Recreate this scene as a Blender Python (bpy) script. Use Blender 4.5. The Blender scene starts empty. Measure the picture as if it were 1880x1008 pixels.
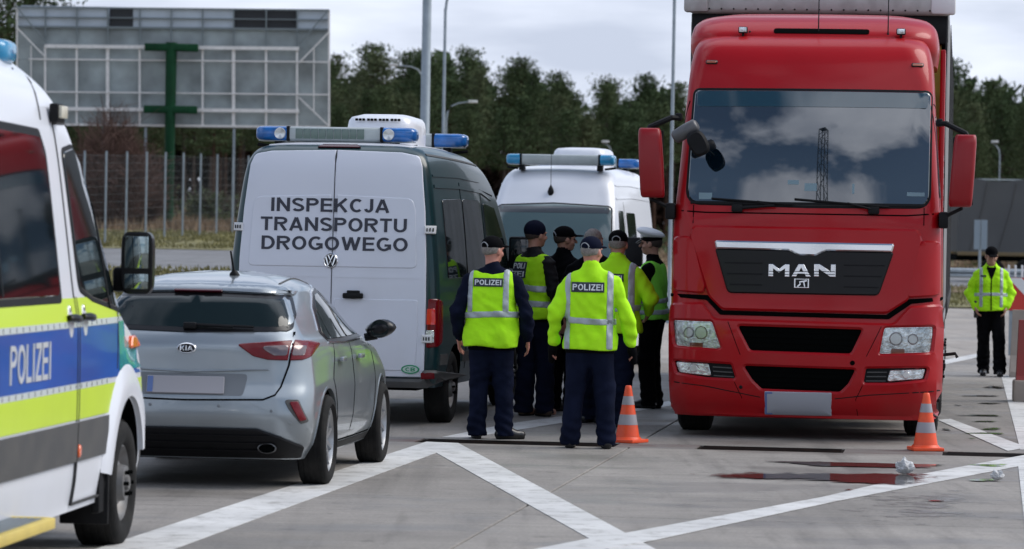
import os
import bpy, bmesh, math, random
import numpy as np
from mathutils import Vector, Matrix, noise
from mathutils.bvhtree import BVHTree
from mathutils.geometry import delaunay_2d_cdt

rnd = random.Random(7)
SC = bpy.context.scene
COL = SC.collection
PI = math.pi
R = math.radians

# ------------------------------------------------------------------ camera
FPX, CXP, CYP, HOR, CAMH, ROLL = 6700.0, 940.0, 504.0, 441.0, 1.75, 0.018
PITCH = math.atan((CYP - HOR) / FPX)
cam_data = bpy.data.cameras.new("camera")
cam = bpy.data.objects.new("camera", cam_data)
COL.objects.link(cam)
cam_data.sensor_width = 36.0
cam_data.lens = FPX / 1880.0 * 36.0
cam_data.clip_start = 0.5
cam_data.clip_end = 4000.0
cam_data.dof.use_dof = True
cam_data.dof.focus_distance = 31.5
cam_data.dof.aperture_fstop = 4.2
cam.matrix_world = Matrix.Translation((0, 0, CAMH)) @ Matrix.Rotation(PI / 2 - PITCH, 4, 'X') @ Matrix.Rotation(ROLL, 4, 'Z')
SC.camera = cam

SC.view_settings.view_transform = 'Standard'
SC.view_settings.look = 'None'
SC.view_settings.exposure = 0.34
SC.view_settings.gamma = 1.0
SC.view_settings.use_curve_mapping = False
SC.render.engine = 'CYCLES'
SC.cycles.use_denoising = True
SC.cycles.max_bounces = 6
SC.cycles.transparent_max_bounces = 12

# ------------------------------------------------------------------ world
SUN_EL, SUN_AZ = R(45), R(78)          # azimuth measured clockwise from +Y
world = bpy.data.worlds.new("World")
SC.world = world
world.use_nodes = True
wn, wl = world.node_tree.nodes, world.node_tree.links
wn.clear()
w_out = wn.new('ShaderNodeOutputWorld')
w_bg = wn.new('ShaderNodeBackground')
w_bg.inputs['Strength'].default_value = 0.10
sky = wn.new('ShaderNodeTexSky')
sky.sky_type = 'NISHITA'
sky.sun_disc = False
sky.sun_elevation = SUN_EL
sky.sun_rotation = SUN_AZ
tc = wn.new('ShaderNodeTexCoord')
sep = wn.new('ShaderNodeSeparateXYZ')
wl.new(tc.outputs['Generated'], sep.inputs[0])
# project direction on a cloud deck, flattened near the horizon
zadd = wn.new('ShaderNodeMath'); zadd.operation = 'ADD'; zadd.inputs[1].default_value = 0.16
zmax = wn.new('ShaderNodeMath'); zmax.operation = 'MAXIMUM'; zmax.inputs[1].default_value = 0.0
wl.new(sep.outputs['Z'], zmax.inputs[0]); wl.new(zmax.outputs[0], zadd.inputs[0])
dx = wn.new('ShaderNodeMath'); dx.operation = 'DIVIDE'
dy = wn.new('ShaderNodeMath'); dy.operation = 'DIVIDE'
wl.new(sep.outputs['X'], dx.inputs[0]); wl.new(zadd.outputs[0], dx.inputs[1])
wl.new(sep.outputs['Y'], dy.inputs[0]); wl.new(zadd.outputs[0], dy.inputs[1])
cmb = wn.new('ShaderNodeCombineXYZ')
wl.new(dx.outputs[0], cmb.inputs[0]); wl.new(dy.outputs[0], cmb.inputs[1])
n1 = wn.new('ShaderNodeTexNoise'); n1.inputs['Scale'].default_value = 1.0; n1.inputs['Detail'].default_value = 7.0; n1.inputs['Roughness'].default_value = 0.55
mp1 = wn.new('ShaderNodeMapping'); mp1.inputs['Location'].default_value = (0.0, 0.0, 17.3)
wl.new(cmb.outputs[0], mp1.inputs[0]); wl.new(mp1.outputs[0], n1.inputs['Vector'])
mask = wn.new('ShaderNodeValToRGB')
mask.color_ramp.elements[0].position = 0.46; mask.color_ramp.elements[0].color = (0, 0, 0, 1)
mask.color_ramp.elements[1].position = 0.55; mask.color_ramp.elements[1].color = (1, 1, 1, 1)
wl.new(n1.outputs['Fac'], mask.inputs[0])
n2 = wn.new('ShaderNodeTexNoise'); n2.inputs['Scale'].default_value = 2.6; n2.inputs['Detail'].default_value = 5.0
mp2 = wn.new('ShaderNodeMapping'); mp2.inputs['Location'].default_value = (3.1, 1.7, 0)
wl.new(cmb.outputs[0], mp2.inputs[0]); wl.new(mp2.outputs[0], n2.inputs['Vector'])
ccol = wn.new('ShaderNodeValToRGB')
ccol.color_ramp.elements[0].position = 0.34; ccol.color_ramp.elements[0].color = (4.6, 5.1, 6.2, 1)
ccol.color_ramp.elements[1].position = 0.68; ccol.color_ramp.elements[1].color = (7.3, 7.8, 8.9, 1)
wl.new(n2.outputs['Fac'], ccol.inputs[0])
# clouds get brighter towards the zenith
zr = wn.new('ShaderNodeMapRange'); zr.inputs['From Min'].default_value = 0.0; zr.inputs['From Max'].default_value = 0.9
zr.inputs['To Min'].default_value = 1.0; zr.inputs['To Max'].default_value = 1.75
wl.new(sep.outputs['Z'], zr.inputs['Value'])
cm = wn.new('ShaderNodeVectorMath'); cm.operation = 'SCALE'
wl.new(ccol.outputs[0], cm.inputs[0]); wl.new(zr.outputs[0], cm.inputs['Scale'])
mixw = wn.new('ShaderNodeMix'); mixw.data_type = 'RGBA'
hz = wn.new('ShaderNodeMapRange'); hz.inputs['From Min'].default_value = 0.06; hz.inputs['From Max'].default_value = 0.20
hz.inputs['To Min'].default_value = 1.0; hz.inputs['To Max'].default_value = 0.0
wl.new(sep.outputs['Z'], hz.inputs['Value'])
mxm = wn.new('ShaderNodeMath'); mxm.operation = 'MAXIMUM'
wl.new(mask.outputs[0], mxm.inputs[0]); wl.new(hz.outputs[0], mxm.inputs[1])
wl.new(mxm.outputs[0], mixw.inputs[0]); wl.new(sky.outputs[0], mixw.inputs[6]); wl.new(cm.outputs[0], mixw.inputs[7])
wl.new(mixw.outputs[2], w_bg.inputs['Color'])
wl.new(w_bg.outputs[0], w_out.inputs['Surface'])

sun_d = bpy.data.lights.new("sun", 'SUN')
sun_d.energy = 2.0
sun_d.angle = R(40)
sun_d.color = (1.0, 0.95, 0.88)
sun = bpy.data.objects.new("sun", sun_d)
COL.objects.link(sun)
sdir = Vector((math.sin(SUN_AZ) * math.cos(SUN_EL), math.cos(SUN_AZ) * math.cos(SUN_EL), math.sin(SUN_EL)))
sun.rotation_euler = (-sdir).to_track_quat('-Z', 'Y').to_euler()

# ------------------------------------------------------------------ photo to place
def cam_dir(px, py):
    u, v = px - CXP, py - CYP
    c, s = math.cos(ROLL), math.sin(ROLL)
    u2, v2 = u * c + v * s, -u * s + v * c
    f = Vector((0, math.cos(PITCH), -math.sin(PITCH)))
    up = Vector((0, math.sin(PITCH), math.cos(PITCH)))
    return f * FPX + Vector((1, 0, 0)) * u2 - up * v2

def at(px, py, d):
    v = cam_dir(px, py)
    return Vector((0, 0, CAMH)) + v * (d / v.y)

def gnd(px, py, z=0.0):
    v = cam_dir(px, py)
    return Vector((0, 0, CAMH)) + v * ((z - CAMH) / v.z)

# ------------------------------------------------------------------ materials
def mat(name, col, rough=0.5, metal=0.0, coat=0.0, spec=0.5, var=0.0, vscale=8.0, bump=0.0, bscale=40.0, dirt=0.0, dirtcol=(0.12, 0.10, 0.085), dscale=3.0, dz=None, coatr=0.06, trans=0.0, emis=None, stretch=None, rvar=0.0):
    m = bpy.data.materials.new(name)
    m.use_nodes = True
    nt = m.node_tree
    b = nt.nodes['Principled BSDF']
    b.inputs['Base Color'].default_value = (*col, 1)
    b.inputs['Roughness'].default_value = rough
    b.inputs['Metallic'].default_value = metal
    b.inputs['Coat Weight'].default_value = coat
    b.inputs['Coat Roughness'].default_value = coatr
    b.inputs['Specular IOR Level'].default_value = spec
    b.inputs['Transmission Weight'].default_value = trans
    tcn = None
    def coords(sc):
        nonlocal tcn
        if tcn is None:
            tcn = nt.nodes.new('ShaderNodeTexCoord')
        mp = nt.nodes.new('ShaderNodeMapping')
        mp.inputs['Scale'].default_value = stretch or (1, 1, 1)
        nt.links.new(tcn.outputs['Object'], mp.inputs[0])
        n = nt.nodes.new('ShaderNodeTexNoise')
        n.inputs['Scale'].default_value = sc
        n.inputs['Detail'].default_value = 5
        nt.links.new(mp.outputs[0], n.inputs['Vector'])
        return n
    last = None
    if var > 0:
        n = coords(vscale)
        mr = nt.nodes.new('ShaderNodeMapRange')
        mr.inputs['From Min'].default_value = 0.3; mr.inputs['From Max'].default_value = 0.7
        mr.inputs['To Min'].default_value = 1 - var; mr.inputs['To Max'].default_value = 1 + var
        nt.links.new(n.outputs['Fac'], mr.inputs['Value'])
        vm = nt.nodes.new('ShaderNodeVectorMath'); vm.operation = 'SCALE'
        vm.inputs[0].default_value = col
        nt.links.new(mr.outputs[0], vm.inputs['Scale'])
        last = vm.outputs[0]
    if dirt > 0:
        n = coords(dscale)
        mr = nt.nodes.new('ShaderNodeMapRange')
        mr.inputs['From Min'].default_value = 0.42; mr.inputs['From Max'].default_value = 0.75
        mr.inputs['To Min'].default_value = 0; mr.inputs['To Max'].default_value = dirt
        nt.links.new(n.outputs['Fac'], mr.inputs['Value'])
        fac = mr.outputs[0]
        if dz:
            sp = nt.nodes.new('ShaderNodeSeparateXYZ')
            nt.links.new(tcn.outputs['Object'], sp.inputs[0])
            zr_ = nt.nodes.new('ShaderNodeMapRange')
            zr_.inputs['From Min'].default_value = dz[0]; zr_.inputs['From Max'].default_value = dz[1]
            zr_.inputs['To Min'].default_value = 1.0; zr_.inputs['To Max'].default_value = 0.12
            nt.links.new(sp.outputs['Z'], zr_.inputs['Value'])
            mu = nt.nodes.new('ShaderNodeMath'); mu.operation = 'MULTIPLY'
            nt.links.new(fac, mu.inputs[0]); nt.links.new(zr_.outputs[0], mu.inputs[1])
            fac = mu.outputs[0]
        mx = nt.nodes.new('ShaderNodeMix'); mx.data_type = 'RGBA'
        nt.links.new(fac, mx.inputs[0])
        if last: nt.links.new(last, mx.inputs[6])
        else: mx.inputs[6].default_value = (*col, 1)
        mx.inputs[7].default_value = (*dirtcol, 1)
        last = mx.outputs[2]
        ra = nt.nodes.new('ShaderNodeMapRange')
        ra.inputs['To Min'].default_value = rough; ra.inputs['To Max'].default_value = max(rough, 0.75)
        nt.links.new(fac, ra.inputs['Value'])
        nt.links.new(ra.outputs[0], b.inputs['Roughness'])
    elif rvar > 0:
        n = coords(vscale)
        ra = nt.nodes.new('ShaderNodeMapRange')
        ra.inputs['From Min'].default_value = 0.3; ra.inputs['From Max'].default_value = 0.7
        ra.inputs['To Min'].default_value = max(0, rough - rvar); ra.inputs['To Max'].default_value = rough + rvar
        nt.links.new(n.outputs['Fac'], ra.inputs['Value'])
        nt.links.new(ra.outputs[0], b.inputs['Roughness'])
    if last: nt.links.new(last, b.inputs['Base Color'])
    if bump > 0:
        n = coords(bscale)
        bp = nt.nodes.new('ShaderNodeBump')
        bp.inputs['Strength'].default_value = min(1.0, bump)
        bp.inputs['Distance'].default_value = 0.01
        nt.links.new(n.outputs['Fac'], bp.inputs['Height'])
        nt.links.new(bp.outputs[0], b.inputs['Normal'])
    return m

M = {}
M['seam'] = mat('dark_seam', (.03, .03, .03), .8)
M['red'] = mat('red_paint', (0.36, 0.002, 0.006), 0.42, spec=.18, coat=0.32, coatr=0.10, var=0.06, vscale=1.5, dirt=0.22, dscale=2.2, dz=(0.2, 1.6), dirtcol=(0.16, 0.06, 0.05))
M['redplastic'] = mat('red_plastic', (0.25, 0.002, 0.006), 0.45, spec=.3, coat=0.25, coatr=0.2)
M['black'] = mat('black_plastic', (0.006, 0.006, 0.007), 0.6, spec=.2, var=0.2)
M['blackgloss'] = mat('black_gloss_plastic', (0.004, 0.004, 0.005), 0.30, spec=.3)
M['matteblack'] = mat('matte_black', (0.0025, 0.003, 0.003), 0.95, spec=0.02)
M['rubber'] = mat('tyre_rubber', (0.010, 0.010, 0.010), 0.85, spec=.2, dirt=0.3, dscale=7, dirtcol=(0.06, 0.055, 0.05), bump=0.3)
M['chrome'] = mat('chrome', (0.75, 0.75, 0.76), 0.18, metal=1.0)
M['steel'] = mat('galvanised_steel', (0.27, 0.31, 0.34), 0.5, metal=0.45, var=0.12, vscale=5)
M['alloy'] = mat('alloy_wheel', (0.42, 0.43, 0.44), 0.35, metal=0.8, dirt=0.4, dscale=12)
M['darksteel'] = mat('dark_steel_wheel', (0.06, 0.06, 0.062), 0.5, metal=0.4, dirt=0.3, dscale=10)
M['silver'] = mat('silver_blue_paint', (0.295, 0.33, 0.355), 0.30, metal=0.55, coat=0.7, coatr=0.06, dirt=0.30, dscale=2.5, dz=(0.2, 1.25), dirtcol=(0.20, 0.19, 0.17))
M['white'] = mat('white_paint', (0.70, 0.72, 0.77), 0.35, coat=0.4, dirt=0.12, dscale=2.0, dz=(0.2, 1.6), dirtcol=(0.35, 0.32, 0.28))
M['doorwhite'] = mat('dusty_white_paint', (0.62, 0.64, 0.71), 0.45, coat=0.35, coatr=0.15, dirt=0.38, dscale=1.6, dz=(0.3, 2.4), dirtcol=(0.42, 0.40, 0.38))
M['green'] = mat('dark_green_paint', (0.002, 0.026, 0.030), 0.30, spec=.35, coat=0.3, coatr=0.04, dirt=0.12, dscale=2.0, dz=(0.3, 1.5))
M['glass'] = mat('dark_glass', (0.006, 0.010, 0.011), 0.04, coat=0.3, spec=0.6)
M['wglass'] = mat('windscreen_glass', (0.001, 0.006, 0.011), 0.03, coat=1.0, spec=1.0, coatr=0.02)
M['wglass'].node_tree.nodes['Principled BSDF'].inputs['Coat IOR'].default_value = 1.85
M['vanglass'] = mat('bluish_windscreen', (0.075, 0.115, 0.115), 0.06, coat=0.8, spec=0.8)  # pale reflection is put into the base colour of this glass
M['lamp_red'] = mat('red_lamp_lens', (0.13, 0.001, 0.005), 0.25, spec=.3, coat=0.15)
M['lamp_dark'] = mat('dark_red_lens', (0.05, 0.002, 0.005), 0.2, coat=0.3)
M['lamp_clear'] = mat('clear_lamp_lens', (0.66, 0.68, 0.68), 0.22, metal=0.75, coat=0.6, var=0.45, vscale=22, bump=.8, bscale=34)
M['lamp_bowl'] = mat('lamp_reflector_bowl', (0.62, 0.63, 0.62), 0.35, metal=0.8)
M['orange_lens'] = mat('orange_lens', (0.8, 0.12, 0.02), 0.2, coat=0.6)
M['amber_dull'] = mat('dull_amber_lens', (0.35, 0.10, 0.05), 0.3, coat=0.5)
M['blue_lens'] = mat('blue_beacon_lens', (0.008, 0.11, 0.36), 0.2, coat=0.5, var=0.35, vscale=10)
M['sky_lens'] = mat('light_blue_beacon_lens', (0.02, 0.24, 0.45), 0.2, coat=0.5, var=0.25, vscale=8)
M['bar_grey'] = mat('beacon_bar_grey', (0.38, 0.42, 0.42), 0.3, coat=0.4, var=0.1)
M['bar_green'] = mat('beacon_louvre', (0.10, 0.15, 0.13), 0.3, coat=0.6)
M['text_black'] = mat('black_lettering', (0.018, 0.020, 0.035), 0.4)
M['hivis'] = mat('fluorescent_yellow_cloth', (0.42, 0.86, 0.012), 0.8, var=0.10, vscale=5, bump=0.25, bscale=30, spec=0.2, dirt=0.12, dirtcol=(0.4, 0.55, 0.05), dscale=8)
M['hivis_green'] = mat('fluorescent_green_cloth', (0.25, 0.74, 0.07), 0.8, var=0.10, vscale=5, bump=0.25, bscale=30, spec=0.2)
M['reflect'] = mat('silver_reflective_tape', (0.38, 0.42, 0.44), 0.5, metal=0.2, var=0.10, vscale=14)
M['navy'] = mat('navy_cloth', (0.006, 0.008, 0.020), 0.9, var=0.3, vscale=6, bump=0.4, bscale=35, spec=0.06)
M['navytrouser'] = mat('navy_trouser_cloth', (0.0065, 0.009, 0.022), 0.9, var=0.35, vscale=5, bump=0.5, bscale=25, spec=0.06)
M['blackcloth'] = mat('black_cloth', (0.004, 0.004, 0.005), 0.9, var=0.3, vscale=6, bump=0.4, bscale=35, spec=0.05)
M['puffer'] = mat('charcoal_quilted_cloth', (0.011, 0.011, 0.012), 0.7, spec=.15, var=0.3, vscale=6)
M['leather'] = mat('black_shoe_leather', (0.010, 0.010, 0.011), 0.35, coat=0.2)
M['brownshoe'] = mat('brown_suede', (0.055, 0.035, 0.022), 0.8)
M['greyshoe'] = mat('grey_shoe_cloth', (0.09, 0.08, 0.085), 0.7)
M['skin'] = mat('skin', (0.42, 0.22, 0.155), 0.55, var=0.10, vscale=20)
M['skinred'] = mat('ruddy_skin', (0.46, 0.20, 0.15), 0.55, var=0.12, vscale=20)
M['greyhair'] = mat('grey_hair', (0.20, 0.18, 0.165), 0.8, var=0.3, vscale=60)
M['brownhair'] = mat('brown_hair', (0.05, 0.035, 0.028), 0.8, var=0.3, vscale=60)
M['capwhite'] = mat('white_cap_cloth', (0.86, 0.87, 0.90), 0.6)
M['eye'] = mat('eye_dark', (0.03, 0.02, 0.018), 0.2)
M['conered'] = mat('orange_cone_plastic', (0.85, 0.085, 0.018), 0.45, var=0.08, dirt=0.15, dscale=14)
M['conegrey'] = mat('cone_reflective_sleeve', (0.33, 0.31, 0.33), 0.5, var=0.08)
M['yellow'] = mat('yellow_livery_film', (0.56, 0.74, 0.035), 0.38, coat=0.2, dirt=0.12, dscale=3, dz=(.3, 1.2))
M['blue'] = mat('blue_livery_film', (0.004, 0.085, 0.40), 0.3, spec=.3, coat=0.35, var=0.15, vscale=1.6, stretch=(1, .6, 2))
M['teal'] = mat('teal_livery_film', (0.03, 0.36, 0.40), 0.22, coat=0.6, var=0.5, vscale=3.0)
M['livery_grey'] = mat('pale_livery_check', (0.55, 0.60, 0.60), 0.3)
M['silvertext'] = mat('silver_livery_text', (0.62, 0.64, 0.66), 0.3, metal=0.2)
M['trimgrey'] = mat('dark_grey_trim', (0.055, 0.055, 0.055), 0.55, dirt=0.35, dscale=4, dirtcol=(.13, .12, .105))
M['yellow_step'] = mat('yellow_step_edge', (0.65, 0.50, 0.12), 0.5, dirt=.3)
M['tarp_yellow'] = mat('yellow_tarpaulin', (0.50, 0.38, 0.05), 0.5, var=.15)
M['tarp_grey'] = mat('grey_tarpaulin', (0.20, 0.20, 0.20), 0.55, dirt=0.4, dscale=1.5, var=.12)
M['tarp_dark'] = mat('dark_grey_tarpaulin', (0.060, 0.062, 0.064), 0.5, dirt=0.25, dscale=.8, dirtcol=(.12, .12, .115))
M['tarp_head'] = mat('worn_aluminium_header', (0.42, 0.41, 0.40), 0.5, metal=.3, dirt=0.5, dscale=5, dirtcol=(.16, .14, .12))
M['greenpole'] = mat('green_painted_steel', (0.002, 0.042, 0.014), 0.6, spec=.2, var=.2, vscale=2)
M['frame_white'] = mat('white_steel_frame', (0.70, 0.68, 0.66), 0.5, var=.1)
M['panel_grey'] = mat('weathered_grey_sheet', (0.28, 0.32, 0.325), 0.5, var=.35, vscale=.9, dirt=.25, dscale=.7)
M['panel_pale'] = mat('pale_translucent_sheet', (0.42, 0.47, 0.52), 0.35, var=.12, vscale=1.2)
M['frame_grey'] = mat('grey_steel_frame', (0.16, 0.19, 0.20), 0.5)
M['plate_white'] = mat('number_plate_white', (0.36, 0.37, 0.41), 0.4)
M['plate_grey'] = mat('number_plate_grey', (0.33, 0.32, 0.34), 0.5)
M['plate_blue'] = mat('number_plate_blue', (0.10, 0.16, 0.36), 0.4)
M['bark'] = mat('pine_bark', (0.060, 0.036, 0.026), 0.95, spec=.1, var=.35, vscale=3)
M['barkgrey'] = mat('grey_bark', (0.070, 0.055, 0.048), 0.95, spec=.1, var=.3, vscale=3)
M['needle1'] = mat('pine_needles_dark', (0.048, 0.072, 0.032), 0.8, var=.25, vscale=.9, spec=.08)
M['needle2'] = mat('pine_needles_mid', (0.064, 0.088, 0.040), 0.8, var=.25, vscale=.9, spec=.08)
M['needle3'] = mat('pine_needles_olive', (0.082, 0.100, 0.050), 0.8, var=.25, vscale=.9, spec=.08)
M['shrub'] = mat('young_pine_green', (0.060, 0.085, 0.025), 0.7, var=.35, vscale=1.5)
M['twig'] = mat('bare_twigs', (0.115, 0.072, 0.060), 0.9, spec=.1, var=.3, vscale=2)
M['drygrass'] = mat('dry_grass', (0.20, 0.14, 0.085), 0.9, var=.3, vscale=1.5)
M['grassgreen'] = mat('verge_grass', (0.16, 0.145, 0.055), 0.9, var=.35, vscale=1.2)
M['bag'] = mat('white_plastic_film', (0.62, 0.62, 0.62), 0.3, trans=0.25)
M['concrete_b'] = mat('barrier_concrete', (0.36, 0.31, 0.27), 0.8, var=.12, vscale=4, dirt=.2)
M['signgrey'] = mat('sign_back_grey', (0.22, 0.27, 0.31), 0.5, metal=.4)
M['signwhite'] = mat('sign_white', (0.65, 0.65, 0.65), 0.4)
M['signred'] = mat('sign_red', (0.5, 0.03, 0.02), 0.4)
M['signred_dull'] = mat('faded_red_barrier', (0.30, 0.035, 0.03), 0.5, dirt=.3)
M['badge_green'] = mat('badge_green', (0.02, 0.25, 0.12), 0.4)

# ------------------------------------------------------------------ objects
def link(name, verts, faces, m, parent=None, loc=None, smooth=None, mats=None, fmat=None):
    me = bpy.data.meshes.new(name)
    me.from_pydata([tuple(v) for v in verts], [], faces)
    for mm in (mats or [m]):
        me.materials.append(mm)
    if fmat is not None:
        me.polygons.foreach_set('material_index', fmat)
    me.validate()
    o = bpy.data.objects.new(name, me)
    COL.objects.link(o)
    if parent: o.parent = parent
    if loc is not None: o.location = loc
    if smooth is not None:
        me.shade_smooth()
        if smooth < 179:
            me.set_sharp_from_angle(angle=R(smooth))
    return o

def thing(name, label, cat, loc=(0, 0, 0), rz=0.0, group=None):
    o = bpy.data.objects.new(name, None)
    o.empty_display_size = 0.2
    COL.objects.link(o)
    o.location = loc
    o.rotation_euler = (0, 0, rz)
    o['label'] = label; o['category'] = cat
    if group: o['group'] = group
    return o

def tag(o, label, cat, group=None):
    o['label'] = label; o['category'] = cat
    if group: o['group'] = group
    return o

class MB:
    def __init__(s): s.v, s.f, s.m = [], [], []
    def add(s, v, f, mi=0):
        n = len(s.v)
        s.v += [tuple(p) for p in v]
        s.f += [tuple(i + n for i in q) for q in f]
        s.m += [mi] * len(f)
    def box(s, c, d, mi=0, rot=None, taper=None):
        x, y, z = d[0] / 2, d[1] / 2, d[2] / 2
        p = [Vector((i * x, j * y, k * z)) for k in (-1, 1) for j in (-1, 1) for i in (-1, 1)]
        if rot is not None: p = [rot @ q for q in p]
        p = [q + Vector(c) for q in p]
        s.add(p, [(0, 2, 3, 1), (4, 5, 7, 6), (0, 1, 5, 4), (2, 6, 7, 3), (0, 4, 6, 2), (1, 3, 7, 5)], mi)
    def bbox(s, c, d, b=0.01, mi=0, rot=None):
        """box with chamfered edges"""
        x, y, z = d[0] / 2, d[1] / 2, d[2] / 2
        b = min(b, x * .45, y * .45, z * .45)
        bm = bmesh.new()
        bmesh.ops.create_cube(bm, size=1)
        for v in bm.verts: v.co = Vector((v.co.x * 2 * x, v.co.y * 2 * y, v.co.z * 2 * z))
        bmesh.ops.bevel(bm, geom=bm.edges[:], offset=b, segments=2, affect='EDGES', profile=.5)
        p = [v.co.copy() for v in bm.verts]
        if rot is not None: p = [rot @ q for q in p]
        bm.verts.index_update()
        s.add([q + Vector(c) for q in p], [[v.index for v in f.verts] for f in bm.faces], mi)
        bm.free()
    def tube(s, pts, r, n=8, mi=0, cap=True):
        pts = [Vector(p) for p in pts]
        if not isinstance(r, (list, tuple)): r = [r] * len(pts)
        rings = []
        for i, p in enumerate(pts):
            t = (pts[min(i + 1, len(pts) - 1)] - pts[max(i - 1, 0)]).normalized()
            a = Vector((0, 0, 1)) if abs(t.z) < .9 else Vector((1, 0, 0))
            u = t.cross(a).normalized(); w = t.cross(u)
            rings.append([p + (u * math.cos(2 * PI * k / n) + w * math.sin(2 * PI * k / n)) * r[i] for k in range(n)])
        v = [q for rg in rings for q in rg]
        f = []
        for i in range(len(pts) - 1):
            for k in range(n):
                f.append((i * n + k, i * n + (k + 1) % n, (i + 1) * n + (k + 1) % n, (i + 1) * n + k))
        if cap:
            f.append(tuple(range(n - 1, -1, -1))); f.append(tuple((len(pts) - 1) * n + k for k in range(n)))
        s.add(v, f, mi)
    def lathe(s, prof, c, axis='z', n=32, mi=0, close=False, a0=0, a1=2 * PI):
        """prof: list of (r, h)"""
        v, f = [], []
        full = abs(a1 - a0 - 2 * PI) < 1e-6
        m_ = n if full else n + 1
        for (r, h) in prof:
            for k in range(m_):
                a = a0 + (a1 - a0) * k / n
                x, y = r * math.cos(a), r * math.sin(a)
                p = (x, y, h) if axis == 'z' else ((h, x, y) if axis == 'x' else (x, h, y))
                v.append((p[0] + c[0], p[1] + c[1], p[2] + c[2]))
        L = len(prof)
        for i in range(L - 1 + (1 if close else 0)):
            j = (i + 1) % L
            for k in range(n):
                k2 = (k + 1) % m_
                f.append((i * m_ + k, i * m_ + k2, j * m_ + k2, j * m_ + k))
        s.add(v, f, mi)
    def build(s, name, m, parent=None, smooth=35, loc=None, rz=None):
        ms = m if isinstance(m, (list, tuple)) else [m]
        o = link(name, s.v, s.f, None, parent, loc, smooth, mats=ms, fmat=s.m)
        bm = bmesh.new(); bm.from_mesh(o.data)
        bmesh.ops.recalc_face_normals(bm, faces=bm.faces[:])
        bm.to_mesh(o.data); bm.free()
        if rz is not None: o.rotation_euler = (0, 0, rz)
        return o

# ------------------------------------------------------------------ shells
def pchip(keys, x):
    xs = np.array([k[0] for k in keys], float); ys = np.array([k[1] for k in keys], float)
    x = np.asarray(x, float)
    if len(xs) == 1: return np.full_like(x, ys[0])
    h = np.diff(xs); d = np.diff(ys) / h
    m = np.zeros(len(xs))
    m[0], m[-1] = d[0], d[-1]
    for i in range(1, len(xs) - 1):
        if d[i - 1] * d[i] > 0:
            w1, w2 = 2 * h[i] + h[i - 1], h[i] + 2 * h[i - 1]
            m[i] = (w1 + w2) / (w1 / d[i - 1] + w2 / d[i])
    xc = np.clip(x, xs[0], xs[-1])
    i = np.clip(np.searchsorted(xs, xc) - 1, 0, len(xs) - 2)
    t = (xc - xs[i]) / h[i]
    return ((1 + 2 * t) * (1 - t) ** 2 * ys[i] + t * (1 - t) ** 2 * h[i] * m[i] + t * t * (3 - 2 * t) * ys[i + 1] + t * t * (t - 1) * h[i] * m[i + 1])

def shell_mesh(zs, K, nn=10, nc=8, ns=40):
    """stack of plan-view rings; K: dict of key lists y0 y1 w rn rf bn bf bs"""
    P = {k: pchip(v, zs) for k, v in K.items()}
    verts, half = [], None
    for i, z in enumerate(zs):
        y0, y1, w, rn, rf, bn, bf, bs = [float(P[k][i]) for k in ('y0', 'y1', 'w', 'rn', 'rf', 'bn', 'bf', 'bs')]
        wc = max(w - bs, .02)
        rn = min(rn, wc * .95); rf = min(rf, wc * .95)
        H = []
        xe = wc - rn
        for k in range(nn):
            x = xe * k / nn
            H.append((x, y0 + bn * (x / wc) ** 2))
        ye = y0 + bn * (xe / wc) ** 2
        for k in range(nc):
            a = PI / 2 * k / nc
            H.append((xe + rn * math.sin(a), ye + rn * (1 - math.cos(a))))
        xf = wc - rf
        yf = y1 - bf * (xf / wc) ** 2
        ya, yb = ye + rn, yf - rf
        for k in range(ns):
            t = k / ns
            H.append((wc + bs * (1 - (2 * t - 1) ** 2), ya + (yb - ya) * t))
        for k in range(nc):
            a = PI / 2 * k / nc
            H.append((xf + rf * math.cos(a), yf - rf * (1 - math.sin(a))))
        for k in range(nn + 1):
            x = xf * (1 - k / nn)
            H.append((x, y1 - bf * (x / wc) ** 2))
        half = len(H)
        ring = [(x, y, z) for x, y in H] + [(-x, y, z) for x, y in H[-2:0:-1]]
        verts += ring
    N = 2 * half - 2
    faces = []
    for i in range(len(zs) - 1):
        for k in range(N):
            k2 = (k + 1) % N
            faces.append((i * N + k, i * N + k2, (i + 1) * N + k2, (i + 1) * N + k))
    for base, flip in ((0, True), ((len(zs) - 1) * N, False)):
        for k in range(half - 1):
            a, b = k, k + 1
            a2, b2 = (N - a) % N, (N - b) % N
            q = []
            for t in (a, b, b2, a2):
                if base + t not in q: q.append(base + t)
            if len(q) > 2: faces.append(tuple(q[::-1] if flip else q))
    return verts, faces

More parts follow.
